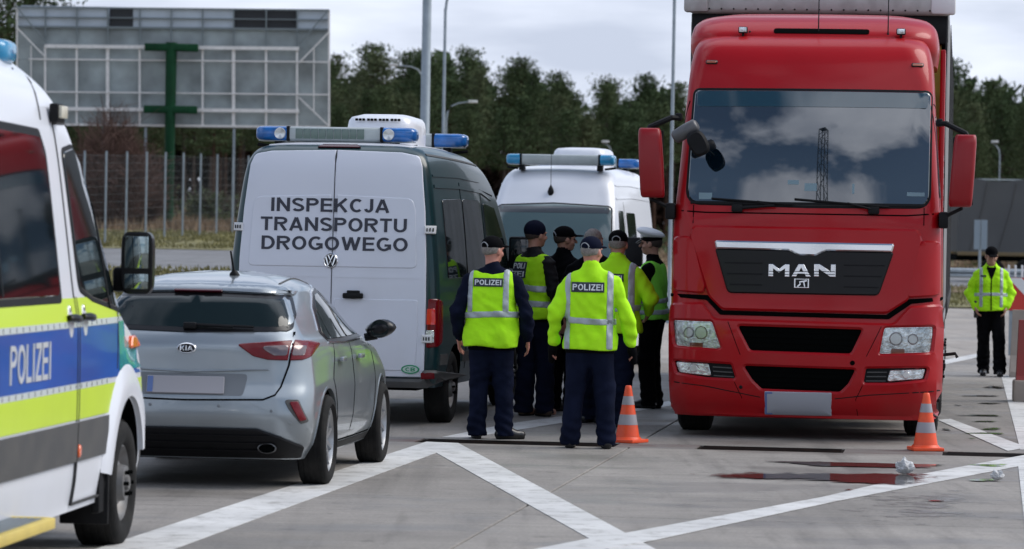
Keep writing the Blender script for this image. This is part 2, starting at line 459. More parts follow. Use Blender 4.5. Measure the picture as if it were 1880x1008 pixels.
def shell(name, zs, K, m, parent, arches=(), arch_mat=None, smooth=38, **kw):
    """arches: (x_inner, x_outer, y, z, r)"""
    zs = np.asarray(zs)
    v, f = shell_mesh(zs, K, **kw)
    o = link(name, v, f, None, parent, smooth=None, mats=[m, arch_mat or M['matteblack']])
    bm = bmesh.new(); bm.from_mesh(o.data)
    bmesh.ops.recalc_face_normals(bm, faces=bm.faces[:])
    bvh = BVHTree.FromBMesh(bm)
    bm.to_mesh(o.data); bm.free()
    if arches:
        mb = MB()
        for (xi, xo, y, z, r) in arches:
            n = 40
            vv = []
            for x in (xi, xo):
                for k in range(n):
                    a = 2 * PI * k / n
                    vv.append((x, y + r * math.cos(a), z + r * math.sin(a)))
            ff = [(k, (k + 1) % n, n + (k + 1) % n, n + k) for k in range(n)] + [tuple(range(n - 1, -1, -1)), tuple(range(n, 2 * n))]
            mb.add(vv, ff, 1)
        c = mb.build('cutter', [m, arch_mat or M['matteblack']], None, smooth=None)
        par = o.parent; o.parent = None
        mod = o.modifiers.new('b', 'BOOLEAN'); mod.operation = 'DIFFERENCE'; mod.object = c; mod.solver = 'EXACT'
        bpy.context.view_layer.update()
        dg = bpy.context.evaluated_depsgraph_get()
        me = bpy.data.meshes.new_from_object(o.evaluated_get(dg))
        o.modifiers.clear()
        o.data = me
        o.parent = par
        bpy.data.objects.remove(c)
    o.data.shade_smooth()
    o.data.set_sharp_from_angle(angle=R(smooth))
    return o, bvh

AX = {'near': (lambda u, v: Vector((u, -30, v)), Vector((0, 1, 0))),
      'far': (lambda u, v: Vector((u, 40, v)), Vector((0, -1, 0))),
      'right': (lambda u, v: Vector((20, u, v)), Vector((-1, 0, 0))),
      'left': (lambda u, v: Vector((-20, u, v)), Vector((1, 0, 0))),
      'top': (lambda u, v: Vector((u, v, 20)), Vector((0, 0, -1)))}

def proj(bvh, axis):
    org, d = AX[axis]
    def f(u, v, lift):
        h = bvh.ray_cast(org(u, v), d)
        if h[0] is None:
            # step inwards until the surface is met
            n = bvh.find_nearest(org(u, v) + d * (30 if axis in ('near',) else 19))
            return n[0] - d * lift
        nrm = h[1] if h[1].dot(d) < 0 else -h[1]
        w = (nrm - d)
        w.normalize()
        return h[0] + w * lift
    return f

def plane_proj(origin, ux, uy):
    ux, uy = Vector(ux), Vector(uy)
    n = ux.cross(uy).normalized()
    o = Vector(origin)
    return lambda u, v, lift: o + ux * u + uy * v + n * lift

def fillet(pts, r, n=5):
    """round the corners of a polygon; r a number or one per corner"""
    out = []
    L = len(pts)
    rs = r if isinstance(r, (list, tuple)) else [r] * L
    for i in range(L):
        p = Vector(pts[i]); a = Vector(pts[i - 1]); b = Vector(pts[(i + 1) % L])
        da, db = (a - p), (b - p)
        la, lb = da.length, db.length
        if rs[i] <= 0 or la < 1e-6 or lb < 1e-6:
            out.append((p.x, p.y)); continue
        da /= la; db /= lb
        ang = da.angle(db, 0)
        if ang < 1e-3 or ang > PI - .02:
            out.append((p.x, p.y)); continue
        t = min(rs[i] / math.tan(ang / 2), la * .48, lb * .48)
        s, e = p + da * t, p + db * t
        for k in range(n + 1):
            q = k / n
            w = s * (1 - q) ** 2 + p * 2 * q * (1 - q) + e * q * q
            out.append((w.x, w.y))
    return out

def rrect(u0, v0, u1, v1, r=.02, n=4):
    return fillet([(u0, v0), (u1, v0), (u1, v1), (u0, v1)], r, n)

def circ(u, v, r, n=20, ry=None):
    return [(u + r * math.cos(2 * PI * k / n), v + (ry or r) * math.sin(2 * PI * k / n)) for k in range(n)]

def area(p):
    return sum(p[i - 1][0] * p[i][1] - p[i][0] * p[i - 1][1] for i in range(len(p))) / 2

def inside(p, x, y):
    c = False
    j = len(p) - 1
    for i in range(len(p)):
        if (p[i][1] > y) != (p[j][1] > y) and x < (p[j][0] - p[i][0]) * (y - p[i][1]) / (p[j][1] - p[i][1]) + p[i][0]:
            c = not c
        j = i
    return c

def inset(p, d):
    out = []
    L = len(p)
    for i in range(L):
        a, b, c = Vector(p[i - 1]), Vector(p[i]), Vector(p[(i + 1) % L])
        e1, e2 = (b - a), (c - b)
        if e1.length < 1e-7: e1 = e2
        if e2.length < 1e-7: e2 = e1
        n1 = Vector((-e1.y, e1.x)).normalized(); n2 = Vector((-e2.y, e2.x)).normalized()
        nn = n1 + n2
        if nn.length < 1e-4: nn = n1
        nn.normalize()
        k = d / max(.4, nn.dot(n1))
        q = b + nn * k
        out.append((q.x, q.y))
    return out

def densify(p, res):
    out = []
    for i in range(len(p)):
        a, b = Vector(p[i]), Vector(p[(i + 1) % len(p)])
        n = max(1, int((b - a).length / res))
        for k in range(n):
            q = a.lerp(b, k / n); out.append((q.x, q.y))
    return out

def plate(name, outline, pf, lift, m, parent, thick=None, bevel=.004, res=.08, holes=(), smooth=32, mb=None, mi=0, wave=None):
    """a panel with rounded rim, laid on a surface: outline in surface coordinates"""
    if thick is None: thick = lift + .01
    ol = densify(list(outline), res)
    if area(ol) < 0: ol = ol[::-1]
    hs = []
    for h in holes:
        h = densify(list(h), res)
        if area(h) > 0: h = h[::-1]
        hs.append(h)
    loops = [ol] + hs
    ins = [inset(l, bevel) for l in loops]
    vin, edges = [], []
    for l in ins:
        b = len(vin)
        vin += [Vector(q) for q in l]
        edges += [(b + i, b + (i + 1) % len(l)) for i in range(len(l))]
    us = [q[0] for q in ol]; vs = [q[1] for q in ol]
    u0, u1, v0, v1 = min(us), max(us), min(vs), max(vs)
    nu, nv = int((u1 - u0) / res), int((v1 - v0) / res)
    sm = [inset(l, bevel + res * .35) for l in loops]
    for i in range(1, nu + 1):
        for j in range(1, nv + 1):
            x, y = u0 + (u1 - u0) * i / (nu + 1), v0 + (v1 - v0) * j / (nv + 1)
            if inside(sm[0], x, y) and not any(inside(h, x, y) for h in sm[1:]):
                vin.append(Vector((x, y)))
    res_ = delaunay_2d_cdt(vin, edges, [], 0, 1e-6)
    dv, df = res_[0], res_[2]
    V, Fc = [], []
    def z_(u, v): return wave(u, v) if wave else 0.0
    for q in dv: V.append(pf(q.x, q.y, lift + z_(q.x, q.y)))
    for t in df:
        cx = sum(dv[i].x for i in t) / 3; cy = sum(dv[i].y for i in t) / 3
        if inside(ins[0], cx, cy) and not any(inside(h, cx, cy) for h in ins[1:]):
            Fc.append(tuple(t))
    # rim
    # map the inset loop points to output verts
    key = {}
    for i, q in enumerate(dv): key[(round(q.x, 5), round(q.y, 5))] = i
    for l, il in zip(loops, ins):
        n = len(l)
        i0 = []
        for q in il:
            k = key.get((round(q[0], 5), round(q[1], 5)))
            if k is None:
                V.append(pf(q[0], q[1], lift + z_(*q))); k = len(V) - 1
            i0.append(k)
        b1 = len(V)
        for q in l: V.append(pf(q[0], q[1], lift + z_(*q) - bevel))
        b2 = len(V)
        for q in l: V.append(pf(q[0], q[1], lift - thick))
        for i in range(n):
            j = (i + 1) % n
            Fc.append((b1 + i, b1 + j, i0[j], i0[i]))
            Fc.append((b2 + i, b2 + j, b1 + j, b1 + i))
    Fc = [tuple(dict.fromkeys(q)) for q in Fc]
    Fc = [q for q in Fc if len(q) > 2]
    if mb is not None:
        mb.add(V, Fc, mi); return None
    # orientation: outward is along +lift
    o = link(name, V, Fc, m, parent, smooth=None)
    me = o.data
    up = (pf(ol[0][0], ol[0][1], 1) - pf(ol[0][0], ol[0][1], 0))
    bm = bmesh.new(); bm.from_mesh(me)
    bmesh.ops.remove_doubles(bm, verts=bm.verts[:], dist=1e-5)
    bmesh.ops.recalc_face_normals(bm, faces=bm.faces[:])
    tot = sum((f.normal.dot(up) * f.calc_area() for f in bm.faces))
    if tot < 0: bmesh.ops.reverse_faces(bm, faces=bm.faces[:])
    bm.to_mesh(me); bm.free()
    me.shade_smooth(); me.set_sharp_from_angle(angle=R(smooth))
    return o

def stroke(name, pts, wd, pf, lift, m, parent, closed=False, **kw):
    """a narrow strip along a polyline laid on a surface"""
    P = [Vector(p) for p in pts]
    L, Rr = [], []
    n = len(P)
    for i in range(n):
        a = P[i - 1] if (i > 0 or closed) else P[i]
        b = P[(i + 1) % n] if (i < n - 1 or closed) else P[i]
        t = (b - a).normalized(); nn = Vector((-t.y, t.x))
        L.append(P[i] + nn * wd / 2); Rr.append(P[i] - nn * wd / 2)
    V, Fc = [], []
    Ld, Rd = [], []
    m_ = n if closed else n - 1
    for i in range(m_):
        j = (i + 1) % n
        k = max(1, int((P[j] - P[i]).length / .06))
        for q in range(k):
            Ld.append(L[i].lerp(L[j], q / k)); Rd.append(Rr[i].lerp(Rr[j], q / k))
    if not closed: Ld.append(L[-1]); Rd.append(Rr[-1])
    else: Ld.append(L[0]); Rd.append(Rr[0])
    for a, b in zip(Ld, Rd):
        V += [pf(a.x, a.y, lift), pf(b.x, b.y, lift), pf(b.x, b.y, -.004), pf(a.x, a.y, -.004)]
    for i in range(len(Ld) - 1):
        a, b = i * 4, i * 4 + 4
        for k in range(4):
            Fc.append((a + k, a + (k + 1) % 4, b + (k + 1) % 4, b + k))
    Fc.append((0, 3, 2, 1)); e = (len(Ld) - 1) * 4; Fc.append((e, e + 1, e + 2, e + 3))
    mb = MB(); mb.add(V, Fc)
    return mb.build(name, m, parent, smooth=None)

def _arc(cx, cy, rx, ry, a0, a1, n=10):
    return [(cx + rx * math.cos(R(a0 + (a1 - a0) * k / n)), cy + ry * math.sin(R(a0 + (a1 - a0) * k / n))) for k in range(n + 1)]
def glyph(ch, t, tv):
    """(width, strokes) of a grotesque capital one unit high; strokes run along their middle line"""
    h, v = t / 2, tv / 2
    W = dict(I=.24, N=.80, S=.74, P=.74, E=.70, K=.80, C=.80, J=.54, A=.84, T=.72, R=.80, U=.78, D=.80, O=.86, G=.86, W=1.16, L=.64, Z=.70, M=.92, B=.76).get(ch, .7)
    r, m = W - h, .5
    if ch == 'I': return W, [[(W / 2, 0), (W / 2, 1)]]
    if ch == 'N': return W, [[(h, 0), (h, 1)], [(r, 0), (r, 1)], [(h * .9, 1 - v * .3), (W - h * .9, v * .3)]]
    if ch == 'M': return W, [[(h, 0), (h, 1)], [(r, 0), (r, 1)], [(h, 1 - v * .3), (W / 2, .12)], [(r, 1 - v * .3), (W / 2, .12)]]
    if ch == 'E': return W, [[(h, 0), (h, 1)], [(0, v), (W, v)], [(0, 1 - v), (W * .98, 1 - v)], [(0, .52), (W * .92, .52)]]
    if ch == 'L': return W, [[(h, 0), (h, 1)], [(0, v), (W, v)]]
    if ch == 'T': return W, [[(W / 2, 0), (W / 2, 1)], [(0, 1 - v), (W, 1 - v)]]
    if ch == 'Z': return W, [[(.02, 1 - v), (W, 1 - v)], [(0, v), (W, v)], [(h, v), (r, 1 - v)]]
    if ch == 'K': return W, [[(h, 0), (h, 1)], [(h, .36), (r, .99)], [(W * .38, .60), (r + .01, .01)]]
    if ch == 'A': return W, [[(h * .9, 0), (W / 2 - .01, .97)], [(W - h * .9, 0), (W / 2 + .01, .97)], [(W * .2, .28), (W * .8, .28)]]
    if ch == 'W': return W, [[(h, 1), (W * .29, .03)], [(W * .29, .03), (W * .5, .97)], [(W * .5, .97), (W * .71, .03)], [(W * .71, .03), (r, 1)]]
    if ch == 'O': return W, [_arc(W / 2, .5, r - W / 2, .5 - v, 0, 360, 28)]
    if ch == 'C': return W, [_arc(W * .52, .5, W * .52 - h, .5 - v, 48, 312, 20)]
    if ch == 'G': return W, [_arc(W * .52, .5, W * .52 - h, .5 - v, 50, 322, 20), [(W * .55, .42), (W, .42)], [(r, .46), (r, .12)]]
    if ch == 'U': return W, [[(h, 1), (h, .36)] + _arc(W / 2, .34, W / 2 - h, .34 - v, 180, 360, 12) + [(r, .36), (r, 1)]]
    if ch == 'J': return W, [[(r, 1), (r, .32)] + _arc(W / 2, .30, W / 2 - h, .30 - v, 0, -170, 10)]
    if ch == 'D': return W, [[(h, 0), (h, 1)], [(0, 1 - v), (W * .42, 1 - v)] + _arc(W * .42, .5, r - W * .42, .5 - v, 80, -80, 14) + [(W * .42, v), (0, v)]]
    if ch in 'PRB':
        st = [[(h, 0), (h, 1)], [(0, 1 - v), (W * .55, 1 - v)] + _arc(W * .55, .725, r - W * .55, .275 - v, 75, -75, 10) + [(W * .55, .45 + v), (0, .45 + v)]]
        if ch == 'R': st.append([(W * .50, .46), (r, .0)])
        if ch == 'B': st.append([(0, .45 + v), (W * .58, .45 + v)] + _arc(W * .58, .27, r - W * .58, .27 - v, 75, -75, 10) + [(W * .58, v), (0, v)])
        return W, st
    if ch == 'S':
        rr_ = (.25 + v * .3)
        return W, [_arc(W / 2, .735, W / 2 - h, .265 - v, 25, 180, 10) + _arc(W / 2, .735, W / 2 - h, .20, 190, 250, 4) + _arc(W / 2, .265, W / 2 - h, .20, 70, 10, 4)[0:] + _arc(W / 2, .265, W / 2 - h, .265 - v, 0, -155, 10)]
    return W, [[(h, 0), (h, 1)]]

def text(name, body, box, pf, lift, m, parent, bold=.02, slant=0.0, extr=.004, squash=None):
    """lettering fitted into box (u0,v0,u1,v1) on a surface"""
    u0, v0, u1, v1 = box
    t = .165 + bold * 1.2; gap = .12
    G_ = [glyph(c, t, t * .9) for c in body]
    tot = sum(g[0] for g in G_) + gap * (len(body) - 1)
    sx, sy = (u1 - u0) / tot, (v1 - v0)
    mb = MB()
    x = 0; q = 0
    for gi, (W, strokes) in enumerate(G_):
        if gi and body[gi] == 'J' and body[gi - 1] == 'C': x -= .07
        for st in strokes:
            q += 1
            P = [Vector(p) for p in st]
            P = [p for k, p in enumerate(P) if k == 0 or (p - P[k - 1]).length > 1e-5]
            closed = (P[0] - P[-1]).length < 1e-4
            if closed: P = P[:-1]
            n = len(P); Lf, Rt = [], []
            for i in range(n):
                a = P[i - 1] if (i > 0 or closed) else P[i]
                b = P[(i + 1) % n] if (i < n - 1 or closed) else P[i]
                e1 = (P[i] - a).normalized() if (P[i] - a).length > 0 else (b - P[i]).normalized()
                e2 = (b - P[i]).normalized() if (b - P[i]).length > 0 else e1
                tt = (e1 + e2)
                if tt.length < 1e-3: tt = e1
                tt.normalize()
                nn = Vector((-tt.y, tt.x)); k_ = 1 / max(.6, nn.dot(Vector((-e1.y, e1.x))))
                wd = (t * abs(nn.x) + t * .9 * abs(nn.y)) / (abs(nn.x) + abs(nn.y)) / 2 * k_
                Lf.append(P[i] + nn * wd); Rt.append(P[i] - nn * wd)
            V = []
            lf = lift + extr + (q % 5) * .00025
            for A_, B_ in zip(Lf, Rt):
                for (p, l) in ((A_, lf), (B_, lf), (B_, lift - .002), (A_, lift - .002)):
                    V.append(pf(u0 + (x + p.x) * sx + slant * p.y, v0 + p.y * sy, l))
            F_ = []
            for i in range(n if closed else n - 1):
                a, b = i * 4, ((i + 1) % n) * 4
                for k in (0, 1, 3): F_.append((a + k, a + (k + 1) % 4, b + (k + 1) % 4, b + k))
            if not closed: F_ += [(0, 3, 2, 1), ((n - 1) * 4, (n - 1) * 4 + 1, (n - 1) * 4 + 2, (n - 1) * 4 + 3)]
            mb.add(V, F_)
        x += W + gap
    return mb.build(name, m, parent, smooth=None)

def wheel(parent, c, r, wd, side, rim='alloy', n_spoke=10, rr=.62, inner=True, turn=0):
    """tyre with a rim as its child; side +1: outer face towards +x"""
    s = side
    t = MB()
    h = wd / 2
    prof = [(r * rr, h * .80), (r * (rr + .06), h * .96), (r * .80, h * 1.04), (r * .90, h * 1.0), (r * .965, h * .88), (r * .99, h * .7), (r, h * .3), (r, -h * .3), (r * .99, -h * .7), (r * .96, -h * .9), (r * .85, -h), (r * rr, -h * .8)]
    t.lathe([(a, b * s) for a, b in prof], (0, 0, 0), 'x', 48)
    if inner:
        for k in range(-2, 3):  # tread grooves as ridges
            t.lathe([(r * 1.0, (k * .17 - .055) * wd), (r * 1.006, (k * .17 - .05) * wd), (r * 1.006, (k * .17 + .05) * wd), (r * 1.0, (k * .17 + .055) * wd)], (0, 0, 0), 'x', 48)
    ty = t.build('wheel', M['rubber'], parent, smooth=40, loc=c)
    if turn: ty.rotation_euler = (0, 0, turn)
    g = MB()
    ro = r * rr
    if rim == 'alloy':
        g.lathe([(ro * 1.02, h * .80 * s), (ro * .97, h * .82 * s), (ro * .93, h * .62 * s), (ro * .90, h * .2 * s)], (0, 0, 0), 'x', 40)
        g.lathe([(0.001, h * .66 * s), (ro * .16, h * .66 * s), (ro * .2, h * .58 * s), (ro * .2, h * .3 * s)], (0, 0, 0), 'x', 24)
        for k in range(n_spoke):
            a = 2 * PI * k / n_spoke
            rot = Matrix.Rotation(a, 3, 'X')
            dbl = (-.045, .045) if n_spoke <= 6 else (0,)
            for q in dbl:
                pts = []
                for (rad, w2, x) in ((ro * .15, ro * .07, h * .62), (ro * .95, ro * .055, h * .70)):
                    for dd in (-1, 1):
                        pts.append(rot @ Vector((x * s, dd * w2 + q * rad / ro * 2, rad)))
                        pts.append(rot @ Vector((x * s - s * .03, dd * w2 * 1.2 + q * rad / ro * 2, rad)))
                g.add(pts, [(0, 2, 6, 4), (0, 4, 5, 1), (2, 3, 7, 6), (1, 5, 7, 3)], 0)
        g.lathe([(0.001, h * .15 * s), (ro * .92, h * .15 * s)], (0, 0, 0), 'x', 24, mi=1)
        g.build('rim', [M['alloy'], M['matteblack']], ty, smooth=30)
    else:
        g.lathe([(ro * 1.02, h * .80 * s), (ro * .97, h * .84 * s), (ro * .93, h * .60 * s), (ro * .80, h * .35 * s)], (0, 0, 0), 'x', 40)
        nh = 16
        for k in range(nh):  # dish between hand holes
            a = 2 * PI * k / nh
            rot = Matrix.Rotation(a, 3, 'X')
            for (r0, w0, x0, r1, w1, x1) in ((ro * .80, ro * .155, h * .35, ro * .74, ro * .11, h * .42), (ro * .74, ro * .11, h * .42, ro * .62, ro * .07, h * .58), (ro * .62, ro * .07, h * .58, ro * .54, ro * .11, h * .66)):
                g.add([rot @ Vector((x0 * s, -w0, r0)), rot @ Vector((x0 * s, w0, r0)), rot @ Vector((x1 * s, w1, r1)), rot @ Vector((x1 * s, -w1, r1))], [(0, 1, 2, 3)], 0)
        hub = h * 1.02
        g.lathe([(ro * .55, h * .64 * s), (ro * .50, h * .70 * s), (ro * .46, hub * s), (ro * .40, hub * 1.02 * s), (ro * .2, hub * 1.0 * s), (ro * .18, hub * 1.15 * s), (0.001, hub * 1.16 * s)], (0, 0, 0), 'x', 32)
        for k in range(6):
            a = 2 * PI * k / 6
            g.lathe([(ro * .05, 0), (ro * .05, .03 * s), (0.001, .032 * s)], (hub * s * 1.0, ro * .32 * math.cos(a), ro * .32 * math.sin(a)), 'x', 8, mi=1)
        g.lathe([(0.001, h * .1 * s), (ro * .95, h * .1 * s)], (0, 0, 0), 'x', 24, mi=1)
        g.build('rim', [M['darksteel'] if rim == 'steel' else M['steelrim'], M['matteblack']], ty, smooth=30)
    return ty
M['steelrim'] = mat('grey_steel_rim', (0.20, 0.20, 0.20), 0.45, metal=0.5, dirt=0.4, dscale=10)
# ================================================================== ground
LN = R(7.3)
def lane(a, b):
    """lane frame: a across to the right, b along away from the camera"""
    return (a * math.cos(LN) + b * math.sin(LN), -a * math.sin(LN) + b * math.cos(LN))
def tolane(x, y):
    return (x * math.cos(LN) - y * math.sin(LN), x * math.sin(LN) + y * math.cos(LN))

def sstep(a, b, x):
    t = min(1, max(0, (x - a) / (b - a))); return t * t * (3 - 2 * t)
def terrain(x, y):
    zl = np.interp(y, [0, 57, 70, 95, 108, 135, 200, 400], [0, 0, 1.07, 1.32, 1.62, 2.05, 2.3, 3.0])
    zr = np.interp(y, [0, 88, 134, 200, 400], [0, 0, .45, 1.2, 2.6])
    w = sstep(-4.0, 5.0, x)
    return float(zl * (1 - w) + zr * w)

def concrete_mat(name, base, wet=0.0, streak=True):
    m = bpy.data.materials.new(name); m.use_nodes = True
    nt = m.node_tree; b = nt.nodes['Principled BSDF']
    L = nt.links
    g = nt.nodes.new('ShaderNodeNewGeometry')
    def noise_(sc, vec=(1, 1, 1), det=6, rough=.6, rot=-LN):
        mp = nt.nodes.new('ShaderNodeMapping'); mp.inputs['Scale'].default_value = vec; mp.inputs['Rotation'].default_value = (0, 0, LN)
        L.new(g.outputs['Position'], mp.inputs[0])
        n = nt.nodes.new('ShaderNodeTexNoise'); n.inputs['Scale'].default_value = sc; n.inputs['Detail'].default_value = det; n.inputs['Roughness'].default_value = rough
        L.new(mp.outputs[0], n.inputs['Vector']); return n.outputs['Fac']
    def ramp(v, a, b_, lo, hi):
        r = nt.nodes.new('ShaderNodeMapRange'); r.inputs['From Min'].default_value = a; r.inputs['From Max'].default_value = b_
        r.inputs['To Min'].default_value = lo; r.inputs['To Max'].default_value = hi; L.new(v, r.inputs['Value']); return r.outputs[0]
    def mul(a, b_):
        q = nt.nodes.new('ShaderNodeMath'); q.operation = 'MULTIPLY'
        L.new(a, q.inputs[0])
        if isinstance(b_, float): q.inputs[1].default_value = b_
        else: L.new(b_, q.inputs[1])
        return q.outputs[0]
    big = ramp(noise_(.35), .3, .7, .82, 1.14)
    mid = ramp(noise_(2.2, (1, .5, 1)), .3, .7, .90, 1.10)
    fine = ramp(noise_(38, (1, 1, 1), 4), .3, .7, .82, 1.18)
    brush = ramp(noise_(9, (.08, 1, 1), 4), .3, .7, .90, 1.09)   # broom marks across the slab
    spots = mul(ramp(noise_(4.5), .60, .72, 1.0, .60), mul(ramp(noise_(.8, (6, .5, 1), 5), .56, .74, 1.0, .74), ramp(noise_(1.0, (3.2, .07, 1), 4, .5), .55, .70, 1.0, .80)))
    f = mul(mul(mul(mul(big, mid), fine), brush), spots)
    # every slab has its own tone
    oi = nt.nodes.new('ShaderNodeObjectInfo')
    f = mul(f, ramp(oi.outputs['Random'], 0, 1, .92, 1.07))
    vm = nt.nodes.new('ShaderNodeVectorMath'); vm.operation = 'SCALE'; vm.inputs[0].default_value = base
    L.new(f, vm.inputs['Scale'])
    # damp film in places
    damp = ramp(noise_(.55, (1, 1.7, 1), 4, .55), .50, .62, 0.0, 1.0)
    mx = nt.nodes.new('ShaderNodeMix'); mx.data_type = 'RGBA'
    L.new(mul(damp, .45), mx.inputs[0]); L.new(vm.outputs[0], mx.inputs[6])
    v2 = nt.nodes.new('ShaderNodeVectorMath'); v2.operation = 'SCALE'; v2.inputs['Scale'].default_value = .62
    L.new(vm.outputs[0], v2.inputs[0]); L.new(v2.outputs[0], mx.inputs[7])
    L.new(mx.outputs[2], b.inputs['Base Color'])
    L.new(ramp(damp, 0, 1, .80, .80 - wet), b.inputs['Roughness'])
    b.inputs['Specular IOR Level'].default_value = .35
    bp = nt.nodes.new('ShaderNodeBump'); bp.inputs['Strength'].default_value = .35; bp.inputs['Distance'].default_value = .004
    L.new(noise_(45, (.3, 1, 1), 4), bp.inputs['Height']); L.new(bp.outputs[0], b.inputs['Normal'])
    return m
M['concrete'] = concrete_mat('slab_concrete', (0.248, 0.229, 0.208), wet=.30)
M['concrete_far'] = concrete_mat('far_concrete', (0.31, 0.28, 0.25), wet=.25)
M['asphalt'] = concrete_mat('pale_asphalt', (0.20, 0.20, 0.205), wet=.2)
M['joint'] = mat('joint_dirt', (.018, .015, .013), .95, spec=.05)

# one sheet reaching the horizon
xs = sorted(set(list(np.linspace(-14, 14, 57)) + list(np.linspace(-60, 60, 41)) + list(np.linspace(-900, 900, 19))))
ys = sorted(set([-60, -20, 0] + list(np.linspace(8, 140, 89)) + list(np.linspace(140, 400, 27)) + list(np.linspace(400, 2400, 9))))
V = [(x, y, terrain(x, y) - (.045 if y < 62 else .02)) for y in ys for x in xs]
nx = len(xs)
Fc = [(j * nx + i, j * nx + i + 1, (j + 1) * nx + i + 1, (j + 1) * nx + i) for j in range(len(ys) - 1) for i in range(nx - 1)]
gr = link('ground', V, Fc, M['concrete_far'], smooth=60); gr['kind'] = 'structure'

# slabs of the apron; the joint crossing fixes the grid
j0 = gnd(1236, 776); j1 = gnd(832, 1004)
a0 = (tolane(j0.x, j0.y)[0] + tolane(j1.x, j1.y)[0]) / 2
bT = tolane(*gnd(640, 936).xy)[1]
bD0 = tolane(*gnd(1290, 817).xy)[1]; bD1 = tolane(*gnd(1290, 825).xy)[1]
DR0, DR1 = min(bD0, bD1), max(bD0, bD1)
SW, SL = 5.0, (DR0 - bT)
apron = thing('apron', '', '')
del apron['label'], apron['category']
apron['kind'] = 'structure'
rows = [(bT - SL * 2, bT - SL), (bT - SL, bT), (bT, DR0), (DR1, DR1 + SL), (DR1 + SL, DR1 + 2 * SL), (DR1 + 2 * SL, DR1 + 3 * SL), (DR1 + 3 * SL, DR1 + 3.4 * SL)]
for ri, (b0, b1) in enumerate(rows):
    for ci in range(-4, 5):
        x0, x1 = a0 + ci * SW, a0 + (ci + 1) * SW
        if ri < 3 and abs(ci) > 2: continue
        g = .006
        nxs, nys = 6, 8
        mb = MB()
        V = []
        for (ins_, z) in ((0, -.05), (0, -.006), (.008, 0.0)):
            for (a_, b_) in ((x0 + g + ins_, b0 + g + ins_), (x1 - g - ins_, b0 + g + ins_), (x1 - g - ins_, b1 - g - ins_), (x0 + g + ins_, b1 - g - ins_)):
                X, Y = lane(a_, b_); V.append((X, Y, z))
        Fc = [(8, 9, 10, 11)]
        for l_ in range(2):
            for k in range(4): Fc.append((l_ * 4 + k, l_ * 4 + (k + 1) % 4, l_ * 4 + 4 + (k + 1) % 4, l_ * 4 + 4 + k))
        # keep clear of the rising ground on the left
        cx_, cy_ = lane((x0 + x1) / 2, b1)
        if terrain(cx_, cy_) > .01 : continue
        mb.add(V, Fc); mb.build('concrete_slab', M['concrete'], apron, smooth=None)

# joint bed and drain along the row of the group
def strip_on(name, a_s, a_e, b_s, b_e, z, m, parent=None, h=.02):
    mb = MB()
    P4 = [lane(a_s, b_s), lane(a_e, b_s), lane(a_e, b_e), lane(a_s, b_e)]
    V = [(x, y, z - h) for x, y in P4] + [(x, y, z) for x, y in P4]
    mb.add(V, [(4, 5, 6, 7), (0, 1, 5, 4), (1, 2, 6, 5), (2, 3, 7, 6), (3, 0, 4, 7)])
    o = mb.build(name, m, parent, smooth=None)
    return o
M['drain_wet'] = mat('wet_drain_steel', (0.003, 0.003, 0.003), 0.85, spec=.03, dirt=.25, dirtcol=(.05, .02, .012), dscale=6)
M['drain_rust'] = mat('rusty_drain_cover', (0.15, 0.135, 0.125), 0.6, dirt=.8, dirtcol=(.09, .035, .028), dscale=2.2)
dr = strip_on('drain_channel', a0 - 14, a0 + 14, DR0 - .004, DR1 + .004, -.012, M['joint'], h=.03); dr['kind'] = 'structure'
al = lambda px, py: tolane(*gnd(px, py).xy)[0]
segs = [(al(783, 806), al(1132, 814), 1), (al(1136, 815), al(1286, 818), 0), (al(1290, 819), al(1546, 825), 1), (al(1550, 826), al(1732, 830), 0), (al(1738, 831), al(1738, 831) + 5, 1), (al(783, 806) - 4, al(783, 806) - .03, 0)]
for (s0, s1, dark) in segs:
    n = max(1, int((s1 - s0) / 1.0))
    for k in range(n):
        u0 = s0 + (s1 - s0) * k / n; u1 = s0 + (s1 - s0) * (k + 1) / n
        strip_on('drain_cover', u0 + .006, u1 - .006, DR0 + (.03 if dark else .01), DR1 - (.03 if dark else .01), -.003 if dark else -.001, M['drain_wet' if dark else 'drain_rust'], dr)

# painted lines
def paint_mat():
    m = bpy.data.materials.new('worn_road_paint'); m.use_nodes = True
    nt = m.node_tree; b = nt.nodes['Principled BSDF']; L = nt.links
    g = nt.nodes.new('ShaderNodeNewGeometry')
    n = nt.nodes.new('ShaderNodeTexNoise'); n.inputs['Scale'].default_value = 5; n.inputs['Detail'].default_value = 8; n.inputs['Roughness'].default_value = .7
    n2_ = nt.nodes.new('ShaderNodeTexNoise'); n2_.inputs['Scale'].default_value = 1.3; n2_.inputs['Detail'].default_value = 4
    L.new(g.outputs['Position'], n.inputs['Vector']); L.new(g.outputs['Position'], n2_.inputs['Vector'])
    r = nt.nodes.new('ShaderNodeValToRGB')
    e = r.color_ramp.elements
    e[0].position = .33; e[0].color = (.34, .33, .31, 1); e[1].position = .50; e[1].color = (.60, .595, .58, 1)
    L.new(n.outputs['Fac'], r.inputs[0])
    mr = nt.nodes.new('ShaderNodeMapRange'); mr.inputs['From Min'].default_value = .3; mr.inputs['From Max'].default_value = .7; mr.inputs['To Min'].default_value = .80; mr.inputs['To Max'].default_value = 1.08
    L.new(n2_.outputs['Fac'], mr.inputs['Value'])
    vm = nt.nodes.new('ShaderNodeVectorMath'); vm.operation = 'SCALE'; L.new(r.outputs[0], vm.inputs[0]); L.new(mr.outputs[0], vm.inputs['Scale'])
    L.new(vm.outputs[0], b.inputs['Base Color']); b.inputs['Roughness'].default_value = .6
    return m
M['paint'] = paint_mat()
